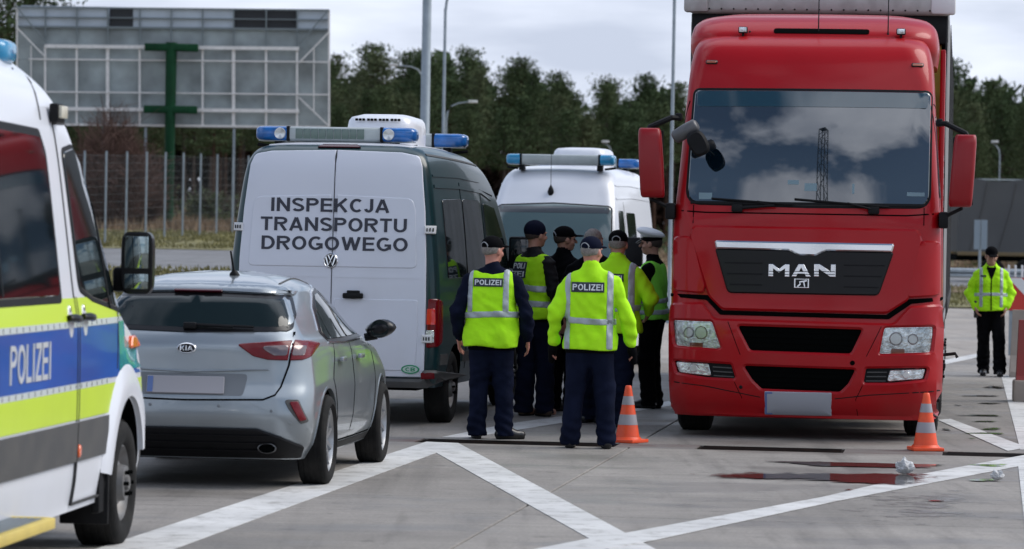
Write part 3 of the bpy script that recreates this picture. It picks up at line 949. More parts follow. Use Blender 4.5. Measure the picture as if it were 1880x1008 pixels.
def marking(pts, z=.004):
    P = [gnd(*p) for p in pts]
    V = [(p.x, p.y, z) for p in P] + [(p.x, p.y, z - .003) for p in P]
    n = len(P)
    mb = MB(); mb.add(V, [tuple(range(n))] + [(i, (i + 1) % n, n + (i + 1) % n, n + i) for i in range(n)])
    o = mb.build('road_marking', M['paint'], None, smooth=None); o['kind'] = 'structure'
    return o
def extend(p, q, k): return (p[0] + (q[0] - p[0]) * k, p[1] + (q[1] - p[1]) * k)
marking([(783, 811.5), (841, 814), (801, 832), extend((609, 896), (312, 1008), 2.2), extend((595, 890), (220, 1004), 2.2)])
marking([(841, 814), extend((1060, 937), (1196, 1008), 2.2), extend((1060, 977), (1115, 1008), 3.4), (801, 832)], z=.0045)
marking([(1143, 981), (1509, 914), (1679, 874), (1867, 839), (1880, 855), (1536, 921), (1192, 995)][0:4] + [(1940, 826), (1940, 843), (1880, 855), (1536, 921), (1192, 995)], z=.006)
marking([(700, 1065), (1100, 987), (1143, 981), (1192, 995), (780, 1075)], z=.0075)
marking([(812, 803), (930, 779), (1228, 737), (1240, 744), (935, 792), (860, 804)])
marking([(1735, 661), (1800, 648), (1800, 655), (1735, 669)])
marking([(1838, 690), (1880, 690), (1900, 826), (1873, 826)], z=.005)
marking([(1868, 845), (1905, 845), (1925, 1040), (1890, 1040)], z=.0052)
marking([(1722, 772), (1745, 770), (1885, 822), (1850, 829)], z=.0065)

# puddles: thin sheets of water with ragged edges
def water_mat():
    m = bpy.data.materials.new('puddle_water'); m.use_nodes = True
    b = m.node_tree.nodes['Principled BSDF']
    b.inputs['Base Color'].default_value = (.05, .042, .038, 1); b.inputs['Roughness'].default_value = .09
    b.inputs['Specular IOR Level'].default_value = .6
    nt = m.node_tree; L = nt.links
    g = nt.nodes.new('ShaderNodeNewGeometry')
    def nz(sc, vec):
        mp = nt.nodes.new('ShaderNodeMapping'); mp.inputs['Scale'].default_value = vec; mp.inputs['Rotation'].default_value = (0, 0, LN)
        L.new(g.outputs['Position'], mp.inputs[0]); n = nt.nodes.new('ShaderNodeTexNoise'); n.inputs['Scale'].default_value = sc; n.inputs['Detail'].default_value = 6; n.inputs['Roughness'].default_value = .65
        L.new(mp.outputs[0], n.inputs['Vector']); return n.outputs['Fac']
    # shallow places break up into damp concrete
    at_ = nt.nodes.new('ShaderNodeAttribute'); at_.attribute_name = 'edge'
    a_ = nt.nodes.new('ShaderNodeMath'); a_.operation = 'ADD'; L.new(nz(4.0, (1, 1.6, 1)), a_.inputs[0]); L.new(at_.outputs['Fac'], a_.inputs[1])
    r = nt.nodes.new('ShaderNodeMapRange'); r.inputs['From Min'].default_value = .52; r.inputs['From Max'].default_value = .66; L.new(a_.outputs[0], r.inputs['Value'])
    tr = nt.nodes.new('ShaderNodeBsdfTransparent'); mx = nt.nodes.new('ShaderNodeMixShader')
    L.new(r.outputs[0], mx.inputs[0]); L.new(tr.outputs[0], mx.inputs[1]); L.new(b.outputs[0], mx.inputs[2]); L.new(mx.outputs[0], nt.nodes['Material Output'].inputs['Surface'])
    return m
M['water'] = water_mat()
def puddle(pts, seed=0, z=.0082, rag=.12, edge=None):
    r_ = random.Random(seed)
    P = [gnd(*p) for p in pts]
    out = []
    for i in range(len(P)):
        a, b = P[i], P[(i + 1) % len(P)]
        k = max(2, int((b - a).length / .09))
        for q in range(k):
            c = a.lerp(b, q / k)
            nrm = Vector((b.y - a.y, a.x - b.x)).normalized()
            d = rag * (noise.noise(Vector((c.x * 3, c.y * 3, seed))) + .5 * noise.noise(Vector((c.x * 9, c.y * 9, seed + 5))))
            out.append((c.x + nrm.x * d, c.y + nrm.y * d))
    pf = lambda u, v, l: Vector((u, v, z + l))
    if area(out) < 0: out = out[::-1]
    xs_ = [q[0] for q in out]; ys_ = [q[1] for q in out]
    dep = min(max(xs_) - min(xs_), max(ys_) - min(ys_))
    n_ = len(out)
    vin = [Vector(q) for q in out]
    gx = max(.12, (max(xs_) - min(xs_)) / 40); gy = max(.12, (max(ys_) - min(ys_)) / 40)
    for x in np.arange(min(xs_), max(xs_), gx):
        for y in np.arange(min(ys_), max(ys_), gy):
            if inside(out, x, y): vin.append(Vector((float(x), float(y))))
    rs = delaunay_2d_cdt(vin, [(q, (q + 1) % n_) for q in range(n_)], [], 0, 1e-6)
    dv = rs[0]
    Fc = [tuple(t_) for t_ in rs[2] if inside(out, sum(dv[q].x for q in t_) / len(t_), sum(dv[q].y for q in t_) / len(t_))]
    me = bpy.data.meshes.new('puddle'); me.from_pydata([(q.x, q.y, z) for q in dv], [], Fc); me.materials.append(M['water'])
    o = bpy.data.objects.new('puddle', me); COL.objects.link(o)
    at_ = me.attributes.new('edge', 'FLOAT', 'POINT')
    A_ = np.array(out); B_ = np.roll(A_, -1, axis=0); D_ = B_ - A_
    L2 = (D_ ** 2).sum(1) + 1e-12
    for q, v_ in enumerate(dv):
        p_ = np.array((v_.x, v_.y)); t_ = np.clip(((p_ - A_) * D_).sum(1) / L2, 0, 1)
        dd = float(np.sqrt(((A_ + D_ * t_[:, None] - p_) ** 2).sum(1)).min())
        at_.data[q].value = -.15 + min(1.0, dd / (dep * .28 + 1e-6)) * (.55 if edge is None else edge)
    o['kind'] = 'structure'
    return o
puddle([(1240, 870), (1400, 867), (1480, 866), (1560, 868), (1640, 869), (1700, 870), (1745, 874), (1730, 893), (1660, 895), (1560, 892), (1470, 886), (1380, 884), (1290, 880)], 1)
puddle([(1365, 846), (1500, 848), (1600, 850), (1745, 853), (1745, 862), (1600, 861), (1480, 858)], 2, rag=.07)
puddle([(1760, 854), (1862, 852), (1866, 862), (1790, 858)], 3, rag=.07)
puddle([(1765, 880), (1840, 880), (1835, 887), (1770, 885)], 4, rag=.06)
puddle([(1530, 902), (1580, 897), (1590, 900), (1540, 908)], 5, rag=.05)
puddle([(1690, 920), (1735, 919), (1737, 923), (1692, 925)], 6, rag=.04)
for k, (x0, x1, y, h) in enumerate(((1728, 1846, 764, 2.0), (1790, 1848, 789, 3.5), (1745, 1848, 797, 2.0), (1795, 1848, 712, 3), (1735, 1845, 728, 1.5), (1735, 1775, 745, 1.5), (1720, 1745, 790, 5), (1780, 1846, 742, 1.6), (1738, 1842, 775, 1.3), (1758, 1800, 806, 1.4))):
    puddle([(x0, y), ((x0 + x1) / 2, y - h), (x1, y - h * .6), (x1, y + h), ((x0 + x1) / 2, y + h * .6)], 10 + k, rag=.06)
for k, (x0, x1, y, h) in enumerate(((575, 604, 885, 1.0), (870, 915, 884, 1.2), (905, 918, 896, 1.5), (1448, 1530, 910, 1.2))):
    puddle([(x0, y), (x1, y - h * .4), (x1, y + h), (x0, y + h * .6)], 30 + k, rag=.04, z=.0065)

# damp film that shines between the truck and the barriers
M['damp'] = M['water'].copy(); M['damp'].name = 'damp_film'
_b = M['damp'].node_tree.nodes['Principled BSDF']; _b.inputs['Roughness'].default_value = .38; _b.inputs['Base Color'].default_value = (.20, .19, .175, 1)
_w = M['water']; M['water'] = M['damp']
puddle([(1725, 690), (1850, 688), (1858, 740), (1865, 812), (1790, 822), (1722, 800), (1718, 745)], 60, z=.0028, rag=.4, edge=.30)
puddle([(1500, 905), (1700, 895), (1870, 892), (1880, 960), (1700, 968), (1540, 955)], 61, z=.0028, rag=.3, edge=.22)
M['water'] = _w

# road, verge and grass strip on the left
def terr_sheet(name, x0, x1, y0, y1, m, dz, nx_=30, ny_=14, wob=0.0):
    V, Fc = [], []
    for j in range(ny_ + 1):
        for i in range(nx_ + 1):
            x = x0 + (x1 - x0) * i / nx_; y = y0 + (y1 - y0) * j / ny_
            if wob and j in (0, ny_): y += wob * noise.noise(Vector((x * .6, y, 0)))
            V.append((x, y, terrain(x, y) + dz))
    for j in range(ny_):
        for i in range(nx_):
            a = j * (nx_ + 1) + i; Fc.append((a, a + 1, a + nx_ + 2, a + nx_ + 1))
    o = link(name, V, Fc, m, smooth=60); o['kind'] = 'structure'; return o
terr_sheet('verge', -60, -1.5, 62, 70.5, M['grassgreen'], .0, 60, 8, .5)
terr_sheet('road', -60, -1.0, 69.5, 96, M['asphalt'], .02, 40, 14)
terr_sheet('verge', -60, 1.5, 95, 118, M['grassgreen'], .04, 60, 14, .6)
terr_sheet('verge', -90, 60, 117, 420, M['drygrass'], .06, 60, 40, .8)
terr_sheet('verge', 7.0, 60, 100, 128, M['grassgreen'], .02, 30, 8, .8)
terr_sheet('road', 8, 60, 126, 150, M['asphalt'], .07, 30, 8)
# ================================================================== red truck
LANE = R(7.3)
def make_truck():
    t = thing('truck', 'red tractor unit with a black grille facing the camera', 'truck', (2.63, 32.84, 0), -R(7.0))
    K = dict(
        y0=[(.25, .09), (.33, .02), (.6, -.02), (.95, -.02), (1.25, .02), (1.95, .04), (2.1, .06), (2.6, .15), (3.15, .31), (3.34, .38), (3.54, .50), (3.65, .68), (3.73, 1.25)],
        y1=[(.25, 2.3), (3.73, 2.3)],
        w=[(.25, 1.19), (.5, 1.225), (1.2, 1.235), (1.9, 1.225), (2.15, 1.20), (3.15, 1.13), (3.38, 1.115), (3.54, 1.09), (3.66, 1.02), (3.71, .86), (3.73, .6)],
        rn=[(.25, .30), (1.9, .26), (2.15, .13), (3.1, .13), (3.5, .24), (3.73, .3)], rf=[(.25, .06)],
        bn=[(.25, .12), (1.9, .12), (2.2, .15), (3.1, .13), (3.73, .05)], bf=[(.25, 0)], bs=[(.25, .01)])
    zs = np.concatenate([np.linspace(.19, 3.3, 72), np.linspace(3.33, 3.73, 20)])
    body, bvh = shell('cab', zs, K, M['red'], t, arches=[(.74, 1.6, 1.40, .52, .62), (-1.6, -.74, 1.40, .52, .62)])
    near = proj(bvh, 'near'); right = proj(bvh, 'right'); left = proj(bvh, 'left')
    def T(px, py): return ((px - 1476) / 204, (806 + .016 * (px - 1476) - py) / 204)
    def P(*a): return [T(*q) for q in a]
    # windscreen and its surround
    ws = fillet(P((1262, 160), (1699, 166), (1697, 378), (1400, 376), (1262, 371)), [.05, .06, .09, 0, .12], 6)
    ws = fillet(P((1264, 160), (1699, 166), (1700, 377), (1480, 376), (1256, 369)), [.05, .05, .12, 0, .12], 6)
    wsb = inset(ws if area(ws) > 0 else ws[::-1], -.022)
    plate('windscreen_seal', wsb, near, .006, M['black'], t, res=.10, bevel=.004)
    wso = plate('windscreen', ws, near, .014, M['wglass'], t, res=.10, bevel=.006)
    plate('sun_strip', fillet(P((1268, 161), (1695, 167), (1694, 196), (1268, 191)), .03), near, .018, mat('tinted_strip', (0.0, .03, .045), .05, coat=1, spec=.9), t, res=.1, bevel=.002)
    plate('dashboard_edge', P((1262, 367), (1692, 373), (1692, 378), (1262, 372)), near, .017, M['black'], t, res=.1, bevel=.001)
    # seams of the cab front
    for pts, w_ in (((( 1231, 384), (1290, 388), (1660, 394), (1722, 390)), .012),
                    (((1268, 374), (1268, 408)), .008), (((1692, 380), (1692, 412)), .008)):
        stroke('panel_gap', P(*pts), w_, near, .003, M['matteblack'], t)
    # engine flap, a raised panel with the grille
    flap = fillet(P((1268, 412), (1683, 419), (1690, 440), (1668, 548), (1628, 574), (1325, 568), (1300, 543), (1262, 432)), [.06, .06, .08, .10, .10, .10, .10, .08], 6)
    fl = plate('engine_flap', flap, near, .035, M['red'], t, res=.08, bevel=.018, thick=.05)
    gap = fillet(P((1226, 538), (1300, 541), (1326, 569), (1627, 576), (1668, 547), (1728, 544), (1728, 550), (1672, 556), (1632, 584), (1322, 577), (1296, 550), (1226, 544)), .03)
    plate('flap_gap', gap, near, .010, M['matteblack'], t, res=.08, bevel=.002)
    for s, pts in ((-1, ((1233, 432), (1262, 432), (1272, 440), (1294, 524), (1290, 538), (1233, 533))), (1, ((1722, 440), (1690, 440), (1682, 448), (1662, 530), (1664, 545), (1722, 541)))):
        q = P(*pts)
        plate('corner_deflector', fillet(q, .05, 5), near, .034, M['red'], t, res=.06, bevel=.014, thick=.045)
    grille = fillet(P((1311, 455), (1638, 461), (1612, 541), (1336, 537)), [.02, .02, .06, .06])
    gp = plate('grille', grille, near, .055, M['blackgloss'], t, res=.08, bevel=.012, thick=.03)
    for k in range(3):
        y = 477 + k * 20
        stroke('grille_bar', P((1330 + k * 5, y + 4), (1400, y + 5)), .012, near, .060, M['black'], gp)
        stroke('grille_bar', P((1548, y + 8), (1622 - k * 5, y + 9)), .012, near, .060, M['black'], gp)
    cb = fillet(P((1310, 440), (1639, 446), (1635, 461), (1515, 459), (1496, 468), (1464, 467), (1447, 458), (1313, 455)), [.02, .02, .02, .03, .05, .05, .03, .02])
    plate('chrome_bar', cb, near, .068, M['chrome'], t, res=.05, bevel=.014, thick=.04)
    mk = M['chrome']
    # lettering: three separately set block letters
    GL = {'M': [(0, 0), (.22, 0), (.22, .62), (.5, .30), (.78, .62), (.78, 0), (1, 0), (1, 1), (.80, 1), (.5, .62), (.20, 1), (0, 1)],
          'A': [(0, 0), (.24, 0), (.33, .22), (.67, .22), (.76, 0), (1, 0), (.64, 1), (.36, 1)],
          'N': [(0, 0), (.22, 0), (.22, .60), (.74, 0), (1, 0), (1, 1), (.78, 1), (.78, .40), (.26, 1), (0, 1)]}
    for ch, (x0, x1) in zip('MAN', ((1411, 1449), (1453, 1488), (1494, 1533))):
        u0, v0 = T(x0, 506); u1 = T(x1, 482)[0]
        pts = [(u0 + (u1 - u0) * a, v0 + .112 * b) for a, b in GL[ch]]
        hl_ = [[(u0 + (u1 - u0) * a, v0 + .112 * b) for a, b in ((.40, .40), (.60, .40), (.5, .70))]] if ch == 'A' else []
        plate('letter', pts, near, .074, mk, t, res=.1, bevel=.003, thick=.02, holes=hl_)
        for q in range(2):  # the two fine grooves through the lower half
            zz = v0 + .020 + q * .026
            stroke('letter_groove', [(u0 + .004, zz), (u1 - .004, zz)], .006, near, .0752, M['blackgloss'], t)
    u0, v0 = T(1458, 527); u1, v1 = T(1485, 510)
    plate('emblem', [(u0, v0), (u1, v0), (u1, v1), (u0, v1)], near, .066, M['chrome'], t, res=.05, bevel=.003, thick=.02, holes=[[(u0 + .012, v0 + .010), (u1 - .012, v0 + .010), (u1 - .012, v1 - .010), (u0 + .012, v1 - .010)]])
    stroke('emblem_figure', [(u0 + .03, v0 + .012), (u0 + .055, v0 + .035), (u0 + .05, v0 + .055), (u0 + .085, v0 + .06), (u1 - .02, v1 - .018)], .012, near, .066, M['chrome'], t)
    stroke('emblem_figure', [(u0 + .085, v0 + .06), (u0 + .095, v0 + .012)], .010, near, .066, M['chrome'], t)
    # bumper
    bm_out = fillet(P((1229, 556), (1290, 554), (1312, 584), (1640, 592), (1668, 560), (1726, 556), (1730, 600), (1728, 752), (1718, 774), (1560, 772), (1242, 762), (1230, 748), (1226, 600)), [.06, .05, .08, .08, .06, .05, .1, .05, .08, 0, .08, .05, .1], 5)
    intake = fillet(P((1356, 597), (1584, 603), (1564, 647), (1380, 642)), [.02, .02, .05, .05])
    lower = fillet(P((1368, 670), (1573, 676), (1560, 702), (1545, 717), (1402, 712), (1385, 696)), [.02, .02, .05, .05, .05, .05])
    hl = fillet(P((1236, 588), (1308, 590), (1325, 637), (1318, 639), (1242, 634)), [.02, .03, .01, .02, .04])
    hr = fillet(P((1624, 600), (1711, 598), (1707, 644), (1620, 647), (1616, 646)), [.03, .02, .03, .01, .01])
    fogl = fillet(P((1240, 662), (1345, 668), (1354, 694), (1300, 692), (1246, 684)), .02)
    fogr = fillet(P((1592, 674), (1702, 673), (1697, 694), (1640, 700), (1588, 700)), .02)
    bp = plate('bumper', bm_out, near, .045, M['red'], t, res=.07, bevel=.020, thick=.06, holes=[intake, lower, hl, hr, fogl, fogr])
    # the folds running down beside the intakes
    for a, b, c_ in (((1338, 588), (1362, 655), (1372, 690)), ((1612, 596), (1584, 660), (1574, 695))):
        pass
    def recess(name, o_, d=.004, mm=M['matteblack']):
        return plate(name, inset(o_ if area(o_) > 0 else o_[::-1], -.006), near, d, mm, t, res=.1, bevel=.001)
    it = recess('intake', intake)
    lt = recess('lower_intake', lower)
    for k in range(4):
        y = 606 + k * 10
        stroke('intake_bar', P((1366 + k * 5, y), (1576 - k * 5, y + 5)), .010, near, .012, M['matteblack'], it)
    for k in range(4):
        y = 680 + k * 9
        stroke('intake_bar', P((1382 + k * 5, y), (1566 - k * 5, y + 4)), .010, near, .012, M['matteblack'], lt)
    for nm, o_, s in (('headlight', hl, -1), ('headlight', hr, 1)):
        q = o_ if area(o_) > 0 else o_[::-1]
        h = plate(nm, inset(q, -.004), near, .020, M['lamp_clear'], t, res=.05, bevel=.004)
        cx = sum(p[0] for p in q) / len(q); cz = sum(p[1] for p in q) / len(q)
        for dx_, rr_ in ((-.03 * s - .02, .062), (.10 * s, .050)):
            plate('lamp_bowl', circ(cx + dx_, cz + .035, rr_, 20), near, .030, M['lamp_bowl'], h, res=.05, bevel=.012)
        plate('indicator', rrect(cx - .09, cz - .098, cx + .03, cz - .055, .01), near, .028, M['amber_dull'], h, res=.05, bevel=.004)
        plate('lamp_cover', inset(q, .006), near, .034, M['coverglass'], h, res=.05, bevel=.006, thick=.006)
    for o_, s in ((fogl, -1), (fogr, 1)):
        recess('fog_recess', o_, .006, M['black'])
    for k in range(3):
        stroke('vent_bar', P((1311 + k, 673 + k * 8), (1346 + k * 2, 675 + k * 8)), .010, near, .018, M['trimgrey'], t)
        stroke('vent_bar', P((1594 - k, 681 + k * 8), (1630 - k, 681 + k * 8)), .010, near, .018, M['trimgrey'], t)
    for pts in (((1242, 664), (1303, 667), (1309, 690), (1250, 684)), ((1636, 677), (1699, 675), (1694, 693), (1630, 698))):
        q = P(*pts)
        f = plate('fog_light', fillet(q, .02), near, .030, M['lamp_clear'], t, res=.05, bevel=.006)
        cx = sum(p[0] for p in q) / 4; cz = sum(p[1] for p in q) / 4
        plate('lamp_bowl', circ(cx, cz, .036, 16), near, .036, M['lamp_bowl'], f, res=.05, bevel=.008)
    # dark strips for the bumper seams and for shade drawn along its folds
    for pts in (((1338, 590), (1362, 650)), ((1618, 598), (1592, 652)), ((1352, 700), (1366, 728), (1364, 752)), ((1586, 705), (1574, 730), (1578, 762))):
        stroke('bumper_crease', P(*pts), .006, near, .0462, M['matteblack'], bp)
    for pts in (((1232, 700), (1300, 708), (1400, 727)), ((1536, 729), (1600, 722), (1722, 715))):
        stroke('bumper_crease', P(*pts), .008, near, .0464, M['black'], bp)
    plate('tow_cap', circ(*T(1567, 664), .022, 14), near, .052, M['matteblack'], t, bevel=.004)
    plate('tow_cap', circ(*T(1364, 709), .016, 14), near, .052, M['black'], t, bevel=.004)
    u0, v0 = T(1408, 757); u1, v1 = T(1530, 718)
    np_ = plate('number_plate', rrect(u0, v0, u1, v1, .008), near, .062, M['plate_white'], t, res=.1, bevel=.004, thick=.02)
    plate('country_band', rrect(u0 + .004, v0 + .004, u0 + .07, v1 - .004, .006), near, .064, M['plate_blue'], np_, res=.1, bevel=.001, thick=.002)
    # marker lamps on the forehead
    for px, py in ((1292, 107), (1674, 114)):
        u, v = T(px, py)
        mo = plate('marker_lamp', rrect(u - .055, v - .018, u + .055, v + .018, .017), near, .014, M['blackgloss'], t, bevel=.006)
        plate('lens', rrect(u - .045, v - .010, u + .045, v + .010, .009), near, .018, M['amber_dull'], mo, bevel=.003)
    plate('bumper_lip', fillet([(-1.10, .20), (1.10, .20), (1.10, .235), (-1.10, .235)], .02), near, .03, M['matteblack'], t, res=.1, bevel=.01, thick=.05)
    # wipers
    for (a, b, piv) in (((1302, 363), (1452, 374), (1350, 381)), ((1455, 364), (1628, 379), (1600, 385))):
        A, B, C_ = T(*a), T(*b), T(*piv)
        mb = MB()
        mb.tube([near(A[0] + (B[0] - A[0]) * k / 8, A[1] + (B[1] - A[1]) * k / 8, .03) for k in range(9)], .010, 6)
        mid = ((A[0] + B[0]) / 2 + .05, (A[1] + B[1]) / 2)
        mb.tube([near(C_[0], C_[1], .03), near(mid[0] * .5 + B[0] * .5, B[1] - .015, .05), near(mid[0], mid[1], .04)], [.018, .012, .010], 6)
        w_ = mb.build('wiper', M['black'], t)
        mb = MB(); c_ = near(C_[0], C_[1], .03); mb.bbox(c_, (.10, .05, .07), .012)
        mb.build('pivot', M['black'], w_)
    # stickers and papers behind the glass
    for (px, py, w_, h_, c_) in ((1452, 333, .10, .04, 'signwhite'), (1484, 342, .11, .07, 'bar_grey'), (1290, 358, .12, .06, 'tarp_head'), (1562, 345, .02, .09, 'bar_grey'), (1676, 355, .16, .035, 'signwhite')):
        u, v = T(px, py)
        plate('windscreen_sticker', [(u - w_ / 2, v - h_ / 2), (u + w_ / 2, v - h_ / 2), (u + w_ / 2, v + h_ / 2), (u - w_ / 2, v + h_ / 2)], near, .0165, M['sticker'], t, res=.2, bevel=.0005, thick=.004)
    # roof spoiler with a dark slot and two lamps
    K2 = dict(y0=[(3.44, 1.0), (3.56, .80), (3.66, .78), (3.78, .9), (3.87, 1.15), (3.93, 1.6)], y1=[(3.4, 2.62)],
              w=[(3.44, 1.14), (3.6, 1.16), (3.76, 1.14), (3.86, 1.06), (3.93, .86)], rn=[(3.4, .35)], rf=[(3.4, .05)], bn=[(3.4, .12)], bf=[(3.4, 0)], bs=[(3.4, .01)])
    sp, b2 = shell('roof_spoiler', np.linspace(3.44, 3.93, 24), K2, M['red'], t)
    n2 = proj(b2, 'near')
    plate('air_slot', rrect(T(1403, 0)[0], 3.70, T(1582, 0)[0], 3.75, .024), n2, .006, M['matteblack'], sp, bevel=.002)
    for px in (1346, 1641):
        u = T(px, 0)[0]
        mb = MB(); c_ = n2(u, 3.71, .05)
        mb.bbox(c_, (.085, .06, .06), .012)
        mb.box((c_.x, c_.y + .02, c_.z - .06), (.02, .02, .08))
        l = mb.build('roof_lamp', M['black'], t)
        mb = MB(); mb.bbox((c_.x, c_.y - .032, c_.z + .002), (.068, .008, .045), .008)
        mb.build('lens', M['lamp_clear'], l)
    for px, hh in ((1487, .75), (1617, .75), (1358, .0)):
        u = T(px, 0)[0]
        c_ = near(u, 3.67, .0)
        mb = MB(); mb.lathe([(.022, 0), (.016, .03), (.006, .06)] + ([(.003, .06 + hh), (.0005, .065 + hh)] if hh else [(.0005, .062)]), (c_.x, c_.y + .05, c_.z - .005), 'z', 8)
        mb.build('antenna', M['black'], t)
    # door mirrors
    def mirror(s, x0, x1, zt, zb):
        mb = MB()
        cx = (x0 + x1) / 2
        w_ = abs(x1 - x0)
        prof = []
        V, Fc = [], []
        lv = [(0, .86, .10), (.03, .97, .15), (.12, 1.0, .18), (.5, 1.0, .19), (.88, .96, .18), (.97, .90, .14), (1, .80, .10)]
        n = 20
        for (tt, sc, dp) in lv:
            z = zb + (zt - zb) * tt
            for k in range(n):
                a = 2 * PI * k / n
                ca, sa = math.cos(a), math.sin(a)
                ex = math.copysign(abs(ca) ** .35, ca) * w_ / 2 * sc
                ey = math.copysign(abs(sa) ** .5, sa) * dp / 2
                V.append((cx + ex + s * .04 * (tt - .5), .12 + ey + s * 0, z))
        for i in range(len(lv) - 1):
            for k in range(n): Fc.append((i * n + k, i * n + (k + 1) % n, (i + 1) * n + (k + 1) % n, (i + 1) * n + k))
        Fc.append(tuple(range(n - 1, -1, -1))); Fc.append(tuple((len(lv) - 1) * n + k for k in range(n)))
        mb.add(V, Fc)
        m_ = mb.build('door_mirror', M['redplastic'], t, smooth=50)
        mb = MB(); mb.bbox((cx, .225, (zb + zt) / 2), (w_ * .9, .03, (zt - zb) * .94), .01)
        mb.build('mirror_back_frame', M['black'], m_)
        mb = MB(); mb.bbox((cx, .243, (zb + zt) / 2), (w_ * .8, .006, (zt - zb) * .85), .002)
        mb.build('mirror_glass', M['chrome'], m_)
        xi = s * 1.16
        mb = MB()
        mb.tube([(xi, .30, zt + .10), (s * 1.24, .20, zt + .10), (cx + s * .02, .13, zt + .01), (cx + s * .05, .13, zt - .04)], [.022, .026, .026, .022], 8)
        mb.bbox((s * 1.18, .30, zt + .11), (.06, .10, .07), .02)
        mb.build('mirror_arm', M['black'], m_)
        mb = MB()
        mb.tube([(xi + s * .04, .30, zb - .10), (s * 1.24, .2, zb - .09), (cx, .13, zb - .01)], [.020, .018, .016], 8)
        mb.bbox((s * 1.235, .24, zb - .12), (.09, .14, .15), .03)
        mb.build('mirror_arm', M['black'], m_)
    mirror(-1, T(1166, 0)[0], T(1211, 0)[0], 2.79, 2.16)
    mirror(1, T(1740, 0)[0], T(1783, 0)[0], 2.77, 2.12)
    # front mirror and kerb mirror on the near-left corner of the windscreen
    a, b = T(1235, 250), T(1272, 228)
    mb = MB()
    pa, pb = Vector((a[0], -.02, a[1])), Vector((b[0], -.06, b[1]))
    d_ = (pb - pa)
    mb.tube([pa - d_ * .08, pa, pa + d_ * .5, pb, pb + d_ * .08], [.045, .062, .066, .06, .04], 14)
    mb.build('front_mirror_housing', mat('grey_mirror_housing', (.085, .085, .09), .4), t, smooth=60)
    mb = MB()
    c_ = T(1278, 262)
    V = []
    for k in range(24):
        an = 2 * PI * k / 24
        u = math.copysign(abs(math.cos(an)) ** .7, math.cos(an)) * .085; v = math.copysign(abs(math.sin(an)) ** .7, math.sin(an)) * .115
        V.append((u, v))
    pf = plane_proj((c_[0], -.12, c_[1]), (math.cos(.5), 0, math.sin(.5)), (-math.sin(.5), 0.0, math.cos(.5)))
    kb = plate('kerb_mirror', V, pf, .03, M['black'], t, thick=.08, bevel=.02)
    mb.tube([(a[0] + .05, .05, a[1] + .1), (c_[0], -.05, c_[1] + .02)], .018, 6)
    mb.build('mirror_bracket', M['black'], t)
    # side faces: door, window, side fairing, steps
    for s, pr in ((1, right), (-1, left)):
        plate('side_window', fillet([(.55, 2.2), (1.7, 2.2), (1.7, 2.95), (.72, 2.95)], .06), pr, .008, M['glass'], t, res=.2)
        for pts in (((.42, 1.1), (.42, 3.05)), ((1.8, 1.1), (1.8, 3.05)), ((.42, 3.05), (1.8, 3.05))):
            stroke('door_gap', pts, .012, pr, .002, M['matteblack'], t)
        mb = MB(); mb.bbox((s * 1.215, 1.6, 1.45), (.03, .22, .05), .01); mb.build('door_handle', M['black'], t)
        mb = MB(); mb.bbox((s * 1.19, 2.68, 2.35), (.05, .7, 2.6), .02); mb.bbox((s * 1.17, 2.66, 1.0), (.06, .66, .5), .02)
        mb.build('side_fairing', M['red'], t)
        if s > 0:
            for k in range(7):  # pale pattern decal on the edge of the fairing
                mb = MB(); mb.box((s * 1.2165, 2.42, 1.95 + k * .11), (.003, .10, .06)); mb.build('fairing_decal', M['signwhite'], t)
        mb = MB()
        for z in (.36, .62, .88):
            mb = MB(); mb.bbox((s * 1.16, .70, z), (.14, .36, .03), .008); mb.build('entry_step', M['black'], t)
    # underneath: chassis, wheels, tank
    mb = MB()
    for s in (-1, 1): mb.box((s * .40, 3.2, .88), (.09, 6.0, .26))
    mb.box((0, 1.4, .62), (1.7, .14, .14)); mb.box((0, 3.0, .95), (.8, .2, .3))
    mb.box((0, 1.3, .85), (1.3, 2.0, .5)); mb.box((0, .75, .36), (2.1, 1.0, .16)); mb.box((0, 1.6, .42), (1.36, 1.6, .2)); mb.box((0, 4.2, .52), (1.3, 3.6, .2))  # low wide boxes added to block light and darken the ground below
    mb.lathe([(.001, -.35), (.42, -.35), (.42, .35), (.001, .35)], (0, 5.0, 1.12), 'z', 24)
    mb.build('chassis_and_light_blocks', M['matteblack'], t)
    for s in (-1, 1):
        wheel(t, (s * 1.05, 1.40, .50), .50, .31, s, 'steel', rr=.56)
        wheel(t, (s * 1.07, 5.05, .50), .50, .30, s, 'steel', rr=.56)
        wheel(t, (s * .74, 5.05, .50), .50, .30, s, 'steel', rr=.56)
        mb = MB(); mb.bbox((s * 1.0, 3.2, .66), (.42, 1.25, .58), .08); mb.build('fuel_tank', M['alloy'] if s > 0 else M['black'], t)
    mb = MB(); mb.bbox((1.245, 2.35, .62), (.05, .12, .05), .01); mb.tube([(1.2, 2.3, .72), (1.36, 2.3, .74), (1.38, 2.3, .70)], .018, 6)
    mb.build('grab_handle', M['black'], t)
    return t

